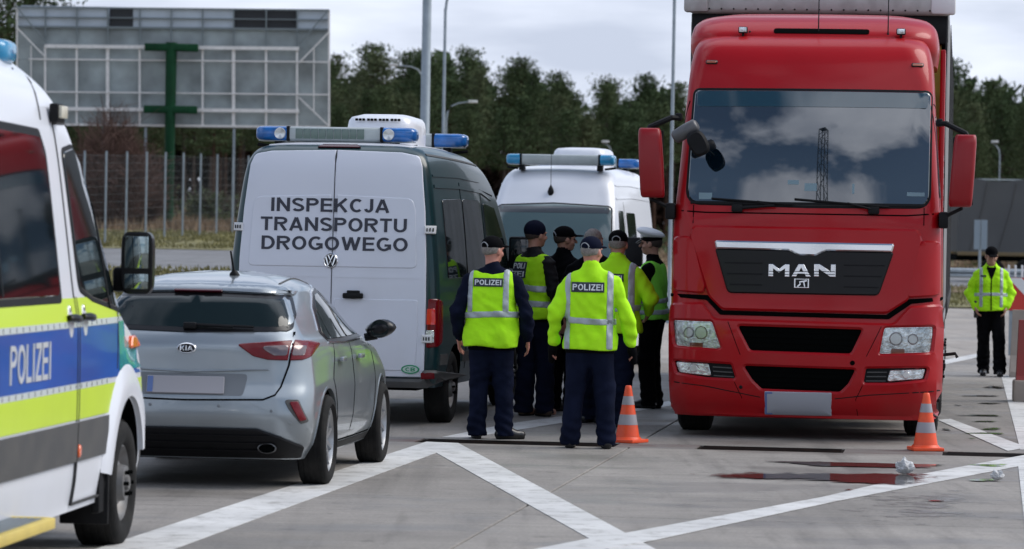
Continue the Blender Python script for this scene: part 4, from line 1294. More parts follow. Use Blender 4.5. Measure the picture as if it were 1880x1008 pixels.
M['coverglass'] = None
def _cover():
    m = bpy.data.materials.new('lamp_cover_glass'); m.use_nodes = True
    nt = m.node_tree; nt.nodes.clear()
    o = nt.nodes.new('ShaderNodeOutputMaterial'); mx = nt.nodes.new('ShaderNodeMixShader')
    tr = nt.nodes.new('ShaderNodeBsdfTransparent'); gl = nt.nodes.new('ShaderNodeBsdfGlossy'); fr = nt.nodes.new('ShaderNodeFresnel')
    gl.inputs['Roughness'].default_value = .04; fr.inputs['IOR'].default_value = 1.6
    tr.inputs[0].default_value = (.93, .95, .95, 1)
    nt.links.new(fr.outputs[0], mx.inputs[0]); nt.links.new(tr.outputs[0], mx.inputs[1]); nt.links.new(gl.outputs[0], mx.inputs[2]); nt.links.new(mx.outputs[0], o.inputs[0])
    return m
M['coverglass'] = _cover()
M['sticker'] = mat('faded_sticker', (.16, .24, .28), .5)
truck = make_truck()

def make_trailer():
    t = thing('trailer', 'curtain sided semitrailer with yellow front wall behind the red cab', 'trailer', (2.60, 32.84, 0), -R(7.0))
    # same lane frame as the tractor
    y0, y1, hw, z0, z1 = 3.15, 16.75, 1.25, 1.12, 3.98
    mb = MB()
    mb.bbox((0, y0 + .04, (z0 + z1) / 2), (2 * hw - .1, .07, z1 - z0 - .05), .01)
    mb.build('front_wall', M['tarp_yellow'], t)
    mb = MB()
    for s in (-1, 1):
        mb = MB(); mb.bbox((s * (hw - .01), y0 - .01, (z0 + z1) / 2), (.02, .12, z1 - z0), .005)
        mb.build('corner_post', M['black'], t)
    mb = MB(); mb.bbox((0, y0 + .0, z1 - .09), (2 * hw + .02, .14, .30), .03)
    mb.build('header_seal', M['black'], t)
    # header beam, worn aluminium, with rivets
    mb = MB(); mb.bbox((0, y0 - .03, z1 + .16), (2 * hw + .08, .22, .24), .05)
    h = mb.build('header_beam', M['tarp_head'], t, smooth=50)
    rv = MB()
    for k in range(19):
        rv.lathe([(.010, 0), (.008, -.006), (.001, -.008)], (-1.08 + k * .12, y0 - .14, z1 + .085), 'y', 6)
    rv.build('rivet_row', M['black'], h)
    for s in (-1, 1):
        mb = MB(); mb.bbox((s * (hw - .04), y0 - .10, z1 + .15), (.24, .12, .20), .03)
        mb.build('header_corner', M['signwhite'] if s > 0 else M['tarp_head'], h)
    # curtains: gently waved sheets with vertical straps
    for s in (-1, 1):
        V, Fc = [], []
        ny, nz = 170, 10
        for i in range(ny + 1):
            y = y0 + .06 + (y1 - y0 - .1) * i / ny
            for j in range(nz + 1):
                z = z0 + .02 + (z1 - z0) * j / nz
                k = math.sin(PI * j / nz)
                V.append((s * (hw + .012 + .018 * k * math.sin(y * 5.2 + .6 * math.sin(z * 2))), y, z))
        for i in range(ny):
            for j in range(nz):
                a = i * (nz + 1) + j
                Fc.append((a, a + 1, a + nz + 2, a + nz + 1))
        c = link('curtain', V, Fc, M['tarp_grey'], t, smooth=60)
        for k in range(22):
            y = y0 + .35 + k * .61
            mb = MB(); mb.box((s * (hw + .036), y, (z0 + z1) / 2 - .05), (.006, .05, z1 - z0 + .05)); mb.bbox((s * (hw + .045), y, z0 + .06), (.02, .06, .14), .004)
            mb.build('curtain_strap', M['trimgrey'], c)
    mb = MB()
    V = [(-hw, y0, z1 + .25), (hw, y0, z1 + .25), (hw, y1, z1 + .18), (-hw, y1, z1 + .18)]
    mb.box((0, (y0 + y1) / 2 + .05, z1 + .12), (2 * hw + .02, y1 - y0 - .1, .22)); mb.build('roof', M['tarp_grey'], t)
    mb = MB(); mb.box((0, (y0 + y1) / 2, z0 - .05), (2 * hw, y1 - y0, .14))
    for s in (-1, 1): mb.box((s * .5, (y0 + y1) / 2 + 1, .92), (.12, y1 - y0 - 3, .3))
    mb.build('floor_frame', M['black'], t)
    mb = MB(); mb.bbox((0, y1 - .02, (z0 + z1) / 2), (2 * hw, .06, z1 - z0), .01); mb.build('rear_door', M['tarp_grey'], t)
    for s in (-1, 1):
        for y in (11.6, 12.9, 14.2):
            wheel(t, (s * 1.05, y, .50), .50, .36, s, 'steel', rr=.56)
        mb = MB()
        for z in (.5, .75, 1.0): mb.bbox((s * 1.24, 8.2, z), (.03, 4.4, .10), .005)
        mb.build('side_guard', M['alloy'], t)
        mb = MB(); mb.box((s * .7, 6.4, .55), (.12, .12, .9)); mb.build('landing_leg', M['black'], t)
    return t
trailer = make_trailer()
# ================================================================== silver hatchback
def make_hatchback():
    t = thing('hatchback', 'silver blue five door hatchback seen from behind, short roof antenna', 'car', (-2.24, 25.1, 0), -R(6.2))
    K = dict(
        y0=[(.20, .22), (.30, .10), (.42, .03), (.52, .0), (.62, .01), (.74, .045), (.86, .055), (.97, .06), (1.04, .10), (1.10, .17), (1.25, .33), (1.35, .45), (1.385, .54), (1.43, .75), (1.465, 1.05), (1.49, 1.6)],
        y1=[(.20, 4.15), (.45, 4.31), (.68, 4.28), (.80, 4.12), (.90, 3.85), (.98, 3.35), (1.06, 3.05), (1.2, 2.75), (1.32, 2.50), (1.42, 2.20), (1.465, 1.95), (1.49, 1.7)],
        w=[(.20, .80), (.32, .865), (.50, .895), (.66, .90), (.80, .885), (.92, .870), (.99, .850), (1.06, .800), (1.2, .725), (1.32, .655), (1.39, .605), (1.43, .53), (1.465, .40), (1.49, .16)],
        rn=[(.20, .20), (.5, .26), (.9, .30), (1.05, .30), (1.2, .22), (1.38, .22), (1.49, .15)], rf=[(.2, .5), (.8, .55), (1.0, .5), (1.3, .3)],
        bn=[(.20, .06), (.6, .10), (1.0, .12), (1.3, .10), (1.43, .10)], bf=[(.2, .22), (.9, .2), (1.2, .15)],
        bs=[(.2, .03), (.8, .045), (1.0, .05), (1.2, .06), (1.43, .08)])
    zs = np.concatenate([np.linspace(.20, 1.34, 64), np.linspace(1.352, 1.49, 28)])
    body, bvh = shell('body', zs, K, M['silver'], t, arches=[(.60, 1.3, .80, .318, .365), (-1.3, -.60, .80, .318, .365), (.60, 1.3, 3.45, .318, .365), (-1.3, -.60, 3.45, .318, .365)], nn=14, nc=12, ns=60)
    near, right, left, top = (proj(bvh, a) for a in ('near', 'right', 'left', 'top'))
    S = 267.0
    def T(px, py): return ((px - 342) / S, (902 + .016 * (px - 342) - py) / S)
    def P(*a): return [T(*q) for q in a]
    def sym(pts): return list(pts) + [(-u, v) for u, v in reversed(pts)]
    # rear window
    rw = fillet(sym([(0, 1.352), (.60, 1.335), (.672, 1.20), (.690, 1.105), (.66, 1.088), (0, 1.072)]), [0, .05, .05, .03, .03, 0, 0, .03, .03, .05, .05, 0])
    plate('rear_window_border', rw, near, .008, M['blackgloss'], t, res=.06, bevel=.004)
    rg = plate('rear_window', inset(rw if area(rw) > 0 else rw[::-1], .03), near, .010, M['kglass'], t, res=.06, bevel=.002)
    # spoiler above
    sp = fillet(sym([(0, 1.405), (.55, 1.392), (.615, 1.33), (.59, 1.337), (0, 1.357)]), [0, .04, .02, .0, 0, 0, 0, .0, .02, .04])
    plate('roof_spoiler', sp, near, .035, M['silver'], t, res=.06, bevel=.014, thick=.06)
    plate('brake_light', rrect(-.17, 1.343, .17, 1.356, .005), near, .030, M['lamp_dark'], t, bevel=.002)
    # pillar pieces beside the glass
    stroke('hatch_gap', [(.70, 1.085), (.715, 1.00), (.70, .86), (.655, .71), (.62, .655), (.54, .622), (0, .612), (-.54, .622), (-.62, .655), (-.655, .71), (-.70, .86), (-.715, 1.0), (-.70, 1.085)], .012, near, .003, M['matteblack'], t)
    # crease under the window and above the plate
    lip = sym([(0, .815), (.56, .832), (.575, .822), (0, .798)])
    plate('tailgate_lip', [(u, v) for u, v in lip], near, .016, M['silver'], t, res=.06, bevel=.006, thick=.03)
    rec = fillet(sym([(0, .795), (.44, .803), (.42, .64), (0, .628)]), [0, .03, .04, 0, 0, .04, .03, 0])
    plate('plate_recess', [(u, v) for u, v in fillet([(-.40, .645), (.40, .645), (.43, .796), (-.43, .796)], .03)], near, .002, M['silverdark'], t, res=.06, bevel=.001)  # flat panel; the shade of the recess is put into its darker colour
    npl = plate('number_plate', rrect(-.27, .655, .27, .775, .008), near, .018, M['plate_grey'], t, bevel=.004)
    plate('country_band', rrect(-.265, .660, -.225, .770, .004), near, .020, M['plate_blue'], npl, bevel=.001, thick=.002)
    # badge
    bd = plate('badge', circ(0, .965, .068, 28, .036), near, .014, M['chrome'], t, bevel=.005)
    plate('badge_field', circ(0, .965, .060, 28, .029), near, .0155, M['blackgloss'], bd, bevel=.001, thick=.003)
    text('badge_lettering', 'KIA', (-.045, .950, .045, .980), near, .016, M['chrome'], bd, bold=.04, extr=.002)
    # wiper
    mb = MB()
    mb.tube([near(.0 + .44 * k / 6, 1.118 - .012 * k / 6, .028) for k in range(7)], .010, 6)
    mb.tube([near(.30 - .30 * k / 6, 1.105 + .012 * k / 6, .03) for k in range(7)], [.012] * 7, 6)
    mb.bbox(near(.0, 1.11, .025), (.09, .04, .045), .012)
    mb.build('rear_wiper', M['black'], t)
    # tail lamps, inner piece on the hatch and outer piece on the wing
    for s in (-1, 1):
        fx = lambda pts: [(s * u, v) for u, v in pts]
        inn = fillet(fx([(.345, .998), (.52, 1.015), (.705, 1.027), (.690, .892), (.56, .895), (.46, .918)]), [.01, .05, .004, .004, .06, .06])
        il = plate('tail_lamp', inn, near, .016, M['lamp_red'], t, res=.04, bevel=.006)
        plate('lens_insert', fillet(fx([(.50, .985), (.69, .995), (.684, .925), (.60, .925)]), .02), near, .019, M['lamp_mid'], il, res=.04, bevel=.002)
        out = fillet(fx([(.718, 1.03), (.785, 1.022), (.822, .998), (.820, .912), (.78, .895), (.704, .892)]), [.004, .03, .03, .03, .03, .004])
        ol = plate('wing_lamp', out, near, .016, M['lamp_red'], t, res=.03, bevel=.006)
        plate('lens_insert', fillet(fx([(.72, .995), (.79, .990), (.785, .925), (.712, .925)]), .015), near, .019, M['lamp_mid'], ol, res=.04, bevel=.002)
        # reflector and its dark surround low in the corner
        plate('reflector_surround', fillet(fx([(.68, .625), (.775, .625), (.84, .47), (.79, .455), (.715, .56)]), .02), near, .006, M['trimgrey'], t, res=.04, bevel=.003)
        plate('reflector', fillet(fx([(.715, .61), (.770, .612), (.825, .485), (.785, .475)]), .012), near, .014, M['lamp_red'], t, res=.04, bevel=.004)
        # bumper crease
        stroke('bumper_crease', fx([(.46, .60), (.60, .54), (.73, .46), (.83, .42)]), .010, near, .006, M['silver'], t)
        plate('sensor', circ(s * .60, .545, .011, 10), near, .008, M['silverdark'], t, bevel=.002)
        plate('sensor', circ(s * .24, .575, .011, 10), near, .008, M['silverdark'], t, bevel=.002)
    # black lower bumper
    low = fillet(sym([(0, .425), (.50, .422), (.66, .365), (.80, .30), (.76, .215), (0, .215)]), [0, .05, .05, .02, .02, 0, 0, .02, .02, .05, .05, 0])
    lb = plate('lower_bumper', low, near, .020, M['black'], t, res=.06, bevel=.008)
    for z in (.375, .325, .275):
        stroke('diffuser_rib', [(-.60, z), (.60, z)], .008, near, .028, M['black'], lb)
    for s in (1,):
        mb = MB(); c = near(s * .565, .295, .03)
        mb.lathe([(.066, 0), (.066, -.02), (.058, -.023), (.056, -.012), (.054, .05)], c, 'y', 24)
        o = mb.build('exhaust_pipe', M['alloydark'], t); o.data.transform(Matrix.Translation(c) @ Matrix.Diagonal((1, 1, .55, 1)) @ Matrix.Translation(-c))
        mb = MB(); mb.lathe([(.001, 0), (.060, 0)], (c.x, c.y - .005, c.z), 'y', 16); o2 = mb.build('exhaust_mouth', M['matteblack'], o); o2.data.transform(Matrix.Translation(c) @ Matrix.Diagonal((1, 1, .55, 1)) @ Matrix.Translation(-c))
    # sides
    for s, pr in ((1, right), (-1, left)):
        dlo = fillet([(.93, 1.075), (1.10, 1.225), (1.42, 1.345), (1.85, 1.375), (2.25, 1.345), (2.65, 1.20), (3.02, 1.035), (2.9, .995), (1.6, .992), (1.02, 1.0)], [.03, .1, .15, .1, .1, .1, .03, .05, .1, .05])
        plate('window_surround', dlo, pr, .006, M['blackgloss'], t, res=.08, bevel=.003)
        stroke('chrome_strip', [(1.0, .998), (1.6, .985), (2.9, .990)], .012, pr, .008, M['chrome'], t)
        stroke('chrome_strip', [(.92, 1.08), (1.10, 1.238), (1.42, 1.358), (1.85, 1.388), (2.25, 1.358), (2.65, 1.212)], .012, pr, .008, M['chrome'], t)
        for w_ in ([(.985, 1.055), (1.12, 1.19), (1.165, 1.215), (1.165, 1.02), (1.04, 1.02)],
                   [(1.20, 1.02), (1.20, 1.23), (1.43, 1.325), (1.80, 1.352), (1.80, 1.02)],
                   [(1.90, 1.02), (1.90, 1.35), (2.2, 1.325), (2.60, 1.19), (2.78, 1.10), (2.78, 1.02)],
                   [(2.83, 1.02), (2.83, 1.08), (2.95, 1.03)]):
            plate('side_window', fillet(w_, .02), pr, .010, M['kglass'], t, res=.08, bevel=.002)
        for pts in ([(1.165, 1.0), (1.13, .88), (1.02, .74), (1.16, .52), (1.24, .30)], [(1.86, .99), (1.88, .8), (1.87, .45), (1.84, .28)], [(2.98, 1.0), (3.03, .8), (3.0, .45), (2.98, .28)], [(1.24, .28), (2.98, .28)]):
            stroke('door_gap', pts, .011, pr, .003, M['matteblack'], t)
        for y in (1.33, 2.15):
            mb = MB(); c = pr(y, .87, .028); mb.bbox(c, (.026, .19, .032), .012); mb.build('door_handle', M['silver'], t)
        stroke('sill_trim', [(1.2, .24), (3.05, .24)], .05, pr, .006, M['black'], t)
        # door mirror
        mb = MB()
        V, Fc = [], []
        n = 18
        c = Vector((s * .955, 2.80, 1.06))
        for i, (f, r_) in enumerate(((-.5, .30), (-.42, .78), (-.1, 1.0), (.25, .85), (.45, .5), (.52, .1))):
            for k in range(n):
                a = 2 * PI * k / n
                V.append((c.x + s * math.cos(a) * .12 * r_ * (1 - .15 * abs(math.sin(a))), c.y + f * .20, c.z + (math.sin(a) * .072 + .012 * math.cos(a)) * r_ - (.02 * math.cos(a) * s * 0)))
        for i in range(5):
            for k in range(n): Fc.append((i * n + k, i * n + (k + 1) % n, (i + 1) * n + (k + 1) % n, (i + 1) * n + k))
        Fc.append(tuple(range(n))); Fc.append(tuple(5 * n + k for k in range(n)))
        mb.add(V, Fc)
        mm = mb.build('door_mirror', M['blackgloss'], t, smooth=70)
        mb = MB(); mb.tube([(s * .83, 2.80, .99), (s * .92, 2.80, 1.01)], [.03, .035], 8); mb.build('mirror_stalk', M['black'], mm)
        mb = MB(); mb.lathe([(.001, 0), (.07, 0)], (c.x, c.y - .092, c.z), 'y', 20); o = mb.build('mirror_glass', M['kglass'], mm)
        for y in (.80, 3.45):
            wheel(t, (s * .80, y, .316), .316, .205, s, 'alloy', n_spoke=10, rr=.72)
            # dark lip of the arch
            V, Fc = [], []
            for k in range(25):
                a = PI * (-.02 + 1.04 * k / 24)
                for r_ in (.362, .378):
                    yy, zz = y + r_ * math.cos(a), .318 + r_ * math.sin(a)
                    V.append(pr(yy, zz, .004)); V.append(pr(yy, zz, -.03))
            for k in range(24):
                b_ = k * 4
                Fc += [(b_, b_ + 2, b_ + 6, b_ + 4), (b_, b_ + 4, b_ + 5, b_ + 1), (b_ + 2, b_ + 3, b_ + 7, b_ + 6)]
            mb = MB(); mb.add(V, Fc); mb.build('wheel_arch_lip', M['silver'], t)
    # antenna
    c = top(.14, 1.05, 0)
    mb = MB(); mb.lathe([(.040, 0), (.030, .025), (.014, .04), (.008, .06), (.007, .20), (.001, .205)], (0, 0, -.005), 'z', 10)
    o = mb.build('antenna', M['black'], t, loc=c); o.rotation_euler = (R(28), R(-4), 0)
    # roof gutter lines
    for s in (-1, 1):
        V = [top(s * .50, y, .003) for y in np.linspace(.85, 2.3, 16)]
        mb = MB(); mb.tube(V, .006, 5); mb.build('roof_gutter', M['trimgrey'], t)
    mb = MB(); mb.box((0, 2.1, .26), (1.3, 3.2, .16)); mb.build('underbody', M['matteblack'], t)
    # front lamps (far side, for completeness)
    for s in (-1, 1):
        f = proj(bvh, 'far')
        plate('headlight', fillet([(s * .42, .70), (s * .78, .74), (s * .80, .66), (s * .50, .62)], .02), f, .008, M['lamp_clear'], t, res=.05)
    return t
M['alloydark'] = mat('dull_exhaust_steel', (.12, .12, .12), .4, metal=.8)
M['kglass'] = mat('car_window_glass', (0.006, 0.012, 0.012), 0.04, spec=0.32)
M['silverdark'] = mat('recess_shade_and_sensor_grey', (0.16, 0.175, 0.19), 0.5)
M['lamp_mid'] = mat('smoky_lamp_insert', (.16, .12, .12), .15, metal=.6, coat=.8)
hatchback = make_hatchback()

# ================================================================== light bars
def lightbar(name, parent, loc, W, D=.30, Hh=.14, end=.16, blue='blue_lens', centre='bar_grey', louvre=True, lamps=True):
    mb = MB()
    mb.bbox((0, 0, Hh / 2), (W - 2 * end * W, D * .9, Hh * .92), .03)
    mb.bbox((0, 0, .012), (W * .96, D * .7, .024), .008)
    b = mb.build(name, M[centre], parent, loc=loc, smooth=50)
    e = end * W
    for s in (-1, 1):
        V, Fc = [], []
        n = 20
        x0 = s * (W / 2 - e)
        lv = [(0, 1.0), (.7, .99), (.88, .93), (.97, .75), (1.0, .5)]
        for (tt, sc) in lv:
            for k in range(n):
                a = 2 * PI * k / n
                ca, sa = math.cos(a), math.sin(a)
                V.append((x0 + s * e * tt, math.copysign(abs(ca) ** .5, ca) * D / 2 * sc, Hh / 2 + math.copysign(abs(sa) ** .6, sa) * Hh / 2 * sc))
        for i in range(len(lv) - 1):
            for k in range(n): Fc.append((i * n + k, i * n + (k + 1) % n, (i + 1) * n + (k + 1) % n, (i + 1) * n + k))
        Fc.append(tuple(range(n))); Fc.append(tuple((len(lv) - 1) * n + k for k in range(n)))
        m2 = MB(); m2.add(V, Fc)
        m2.build('beacon', M[blue], b, smooth=50)
        m3 = MB(); m3.bbox((x0 - s * .012, 0, Hh / 2), (.03, D * .96, Hh * .98), .01); m3.build('divider', M['black'], b)
        if lamps:
            m4 = MB(); m4.lathe([(.055, .0), (.052, -.02), (.04, -.012), (.001, .0)], (x0 + s * .06, -D / 2 - .002, Hh / 2), 'y', 20)
            m4.build('work_lamp', M['lamp_bowl'], b)
        m5 = MB(); m5.bbox((s * W * .36, 0, -.035), (.07, D * .6, .08), .01); m5.tube([(s * W * .5, .02, -.03), (s * W * .40, .0, -.05)], .018, 6); m5.build('mounting_foot', M['black'], b)
    if louvre:
        for k in range(9):
            x = (-4 + k) * W * .048 - W * .03
            m6 = MB(); m6.bbox((x, -D * .45 - .002, Hh * .50), (W * .044, .012, Hh * .66), .004); m6.build('louvre', M['bar_green'], b)
    return b

# ================================================================== green and white inspection van
def make_inspection_van():
    t = thing('inspection_van', 'dark green van with white rear doors lettered INSPEKCJA TRANSPORTU DROGOWEGO', 'van', (-1.68, 34.0, 0), -R(8.3))
    K = dict(
        y0=[(.36, .06), (.5, .02), (.7, 0), (1.2, .0), (2.0, .06), (2.42, .10), (2.52, .13), (2.58, .20), (2.62, .32), (2.645, .6)],
        y1=[(.36, 5.9), (.6, 5.98), (.95, 5.92), (1.12, 5.7), (1.25, 5.4), (1.5, 5.15), (2.1, 4.5), (2.3, 4.15), (2.45, 3.75), (2.58, 3.0), (2.62, 2.6), (2.645, 2.2)],
        w=[(.36, .99), (.6, 1.03), (1.0, 1.04), (1.35, 1.03), (1.6, 1.01), (2.0, .97), (2.35, .92), (2.48, .89), (2.57, .84), (2.62, .72), (2.645, .45)],
        rn=[(.36, .12), (2.4, .12), (2.6, .2)], rf=[(.36, .45), (1.2, .35), (1.6, .2), (2.2, .2), (2.6, .3)],
        bn=[(.36, .03)], bf=[(.36, .25), (1.3, .22), (2.3, .14), (2.6, .1)], bs=[(.36, .03), (2.3, .035), (2.6, .05)])
    zs = np.concatenate([np.linspace(.36, 2.40, 60), np.linspace(2.42, 2.645, 20)])
    body, bvh = shell('body', zs, K, M['green'], t, arches=[(.66, 1.4, .98, .345, .41), (-1.4, -.66, .98, .345, .41), (.66, 1.4, 4.95, .345, .41), (-1.4, -.66, 4.95, .345, .41)], nn=10, nc=10, ns=60)
    near, right, left, far = (proj(bvh, a) for a in ('near', 'right', 'left', 'far'))
    S = 197.0
    def T(px, py): return ((px - 608) / S, (782 + .016 * (px - 608) - py) / S)
    def P(*a): return [T(*q) for q in a]
    # two white doors
    for s in (-1, 1):
        f = lambda pts: [(s * u, v) for u, v in pts]
        d = plate('rear_door', fillet(f([(.003, .46), (.88, .46), (.895, 1.0), (.885, 1.55), (.86, 2.0), (.815, 2.42), (.78, 2.515), (.62, 2.545), (.003, 2.56)]), [0, .03, .0, 0, 0, .04, .06, .1, 0], 6), near, .018, M['doorwhite'], t, res=.12, bevel=.008)
        # pressed window field, raised slightly
        plate('pressed_panel', fillet(f([(.03, 1.47), (.80, 1.47), (.775, 2.0), (.745, 2.12), (.03, 2.145)]), [.01, .05, .1, .08, .01], 6), near, .026, M['doorwhite'], d, res=.12, bevel=.007, thick=.012)
        plate('pressed_panel', fillet(f([(.03, .52), (.80, .52), (.82, .80), (.82, 1.18), (.03, 1.18)]), .03, 6), near, .026, M['doorwhite'], d, res=.12, bevel=.007, thick=.012)
        stroke('pressed_crease', f([(.02, 1.385), (.83, 1.385)]), .022, near, .0205, M['doorwhite'], d)
        for z in (.82, 1.83):
            h = plate('hinge', [(s * .86, z - .038), (s * .945, z - .038), (s * .945, z + .038), (s * .86, z + .038)], near, .040, M['signwhite'], t, bevel=.006)
            for k in range(3):
                plate('hinge_mark', [(s * (.875 + k * .022), z - .016), (s * (.885 + k * .022), z - .016), (s * (.885 + k * .022), z + .016), (s * (.875 + k * .022), z + .016)], near, .0415, M['black'], h, bevel=.0005, thick=.003)
        # tail lamp
        tl = plate('tail_lamp', fillet(f([(.900, .735), (1.0, .745), (1.005, .9), (1.0, 1.19), (.912, 1.19)]), .02), near, .022, M['lamp_red'], t, res=.05, bevel=.008)
        plate('reversing_lens', fillet(f([(.895, .78), (.965, .785), (.965, .90), (.900, .90)]), .012), near, .025, M['lamp_clear'], tl, res=.05, bevel=.003)
        plate('lens_step', fillet(f([(.900, .95), (.975, .95), (.97, 1.10), (.905, 1.10)]), .012), near, .025, M['lamp_bright'], tl, res=.05, bevel=.003)
        plate('reflector', fillet(f([(.86, .455), (.955, .46), (.955, .515), (.86, .51)]), .01), near, .075, M['lamp_red'], t, res=.05, bevel=.003, thick=.02)
    stroke('door_gap', [(0, .46), (0, 2.56)], .006, near, .012, M['seam'], t)
    # number/lettering
    for body_, b in (('INSPEKCJA', (490, 391, 714, 367)), ('TRANSPORTU', (472, 427, 745, 402)), ('DROGOWEGO', (475, 463, 748, 436))):
        u0, v0 = T(b[0], b[1]); u1, v1 = T(b[2], b[3])
        zc = (v0 + v1) / 2
        text('lettering', body_, (u0, zc - .0635, u1, zc + .0635), near, .0275, M['text_black'], t, bold=.022, extr=.002)
    # round badge
    bu, bv = T(606, 481)
    bd = plate('badge', circ(bu, bv, .070, 28), near, .038, M['chrome'], t, bevel=.008, holes=[circ(bu, bv, .055, 24)])
    plate('badge_field', circ(bu, bv, .057, 24), near, .030, M['blackgloss'], bd, bevel=.002)
    for pts in ([(-.045, .035), (-.02, -.045), (0, .002), (.02, -.045), (.045, .035)], [(-.022, .05), (0, .005), (.022, .05)]):
        stroke('badge_figure', [(bu + a, bv + b_) for a, b_ in pts], .012, near, .036, M['chrome'], bd)
    u, v = T(650, 545)
    mb = MB(); c = near(u, v, .05); mb.bbox(c, (.19, .05, .05), .02); mb.bbox((c.x, c.y + .02, c.z + .03), (.12, .04, .04), .015)
    mb.build('door_handle', M['black'], t)
    u, v = T(757, 679)
    bg = plate('round_badge', circ(u, v, .085, 24, .042), near, .0290, M['badge_green'], t, bevel=.001)
    plate('badge_field', circ(u, v, .070, 24, .030), near, .0300, M['badge_pale'], bg, bevel=.0005, thick=.002)
    text('badge_lettering', 'CB', (u - .045, v - .018, u + .045, v + .018), near, .0305, M['badge_green'], bg, bold=.03, extr=.001)
    plate('brake_light', fillet([(-.21, 2.585), (.23, 2.585), (.17, 2.612), (-.15, 2.612)], .008), near, .020, M['lamp_dark'], t, bevel=.004)
    # bumper
    bmp = plate('bumper', fillet([(-.99, .30), (.99, .30), (1.0, .44), (.99, .53), (.87, .53), (.86, .448), (-.86, .448), (-.87, .53), (-.99, .53), (-1.0, .44)], .03), near, .07, M['trimgrey'], t, res=.1, bevel=.02, thick=.09)
    # side windows, glossy black, and gaps
    for s, pr in ((1, right), (-1, left)):
        for w_ in ([(.55, 1.38), (.55, 2.12), (1.55, 2.14), (1.55, 1.38)], [(1.62, 1.38), (1.62, 2.14), (2.75, 2.14), (2.75, 1.38)], [(2.95, 1.36), (2.95, 2.12), (3.75, 2.08), (4.30, 1.72), (4.55, 1.42), (4.5, 1.36)]):
            plate('side_window', fillet(w_, .05), pr, .010, M['glass'], t, res=.12, bevel=.003)
        for pts in ([(1.58, .5), (1.58, 2.3)], [(2.86, .5), (2.86, 2.25), (3.8, 2.2)], [(4.7, .9), (4.55, 1.35)]):
            stroke('door_gap', pts, .014, pr, .003, M['matteblack'], t)
        stroke('body_crease', [(.25, 2.24), (1.5, 2.25), (2.9, 2.23), (3.6, 2.16)], .03, pr, .012, M['green'], t)
        stroke('body_crease', [(.25, 2.34), (1.5, 2.35), (2.9, 2.33)], .02, pr, .010, M['green'], t)
        plate('tail_lamp_side', fillet([(.10, .745), (.24, .80), (.22, 1.16), (.10, 1.19)], .03), pr, .012, M['lamp_red'], t, res=.05, bevel=.004)
        stroke('side_moulding', [(.2, .62), (.55, .62)], .10, pr, .012, M['trimgrey'], t)
        stroke('side_moulding', [(1.42, .62), (4.5, .62)], .10, pr, .012, M['trimgrey'], t)
        stroke('gutter_strip', [(.3, 2.535), (3.2, 2.50)], .018, pr, .006, M['trimgrey'], t)
        mb = MB(); mb.bbox((s * 1.12, 4.55, 1.62), (.24, .12, .34), .04)
        m_ = mb.build('door_mirror', M['black'], t)
        mb = MB(); mb.bbox((s * 1.12, 4.488, 1.62), (.20, .01, .28), .003); mb.build('mirror_glass', M['glass'], m_)
        mb = MB(); mb.tube([(s * .95, 4.55, 1.5), (s * 1.06, 4.55, 1.52)], .03, 6); mb.build('mirror_arm', M['black'], m_)
        for y in (.98, 4.95):
            wheel(t, (s * .885, y, .345), .345, .235, s, 'steelgrey', rr=.60)
    plate('windscreen', fillet([(-.72, 1.42), (.72, 1.42), (.60, 2.12), (-.60, 2.12)], .06), far, .008, M['glass'], t, res=.12)
    mb = MB(); mb.box((0, 2.9, .42), (1.5, 5.0, .2)); mb.build('underbody', M['matteblack'], t)
    tp = proj(bvh, 'top')
    plate('roof_panel', fillet([(-.70, .30), (.70, .30), (.66, 3.3), (-.66, 3.3)], .1), tp, .008, M['white'], t, res=.15)
    # roof equipment
    lightbar('rear_light_bar', t, (-.09, .62, 2.65), 1.54, .30, .145, .20)
    lightbar('front_light_bar', t, (.05, 3.05, 2.67), 1.45, .30, .145, .22, louvre=False, lamps=False)
    mb = MB()
    V, Fc = [], []
    n = 36
    for (sc, z) in ((1.0, 2.62), (1.0, 2.82), (.97, 2.88), (.90, 2.915), (.6, 2.945), (.01, 2.952)):
        for k in range(n):
            a = 2 * PI * k / n
            V.append((.20 + math.copysign(abs(math.cos(a)) ** .45, math.cos(a)) * .34 * sc, 1.65 + math.copysign(abs(math.sin(a)) ** .45, math.sin(a)) * .50 * sc, z))
    for i in range(5):
        for k in range(n): Fc.append((i * n + k, i * n + (k + 1) % n, (i + 1) * n + (k + 1) % n, (i + 1) * n + k))
    mb.add(V, Fc)
    ac = mb.build('roof_air_conditioner', M['white'], t, smooth=50)
    for k in range(4):
        x = .20 + (-1.5 + k) * .115
        for q in range(3):
            mb = MB(); mb.bbox((x + (q - 1) * .034, 1.146, 2.885), (.026, .02, .022), .003); mb.build('vent_slot', M['matteblack'], ac)
    return t
M['lamp_bright'] = mat('bright_red_lens', (0.65, 0.02, 0.02), 0.15, coat=0.8)
M['badge_pale'] = mat('badge_pale', (.45, .55, .5), .4)
van_green = make_inspection_van()

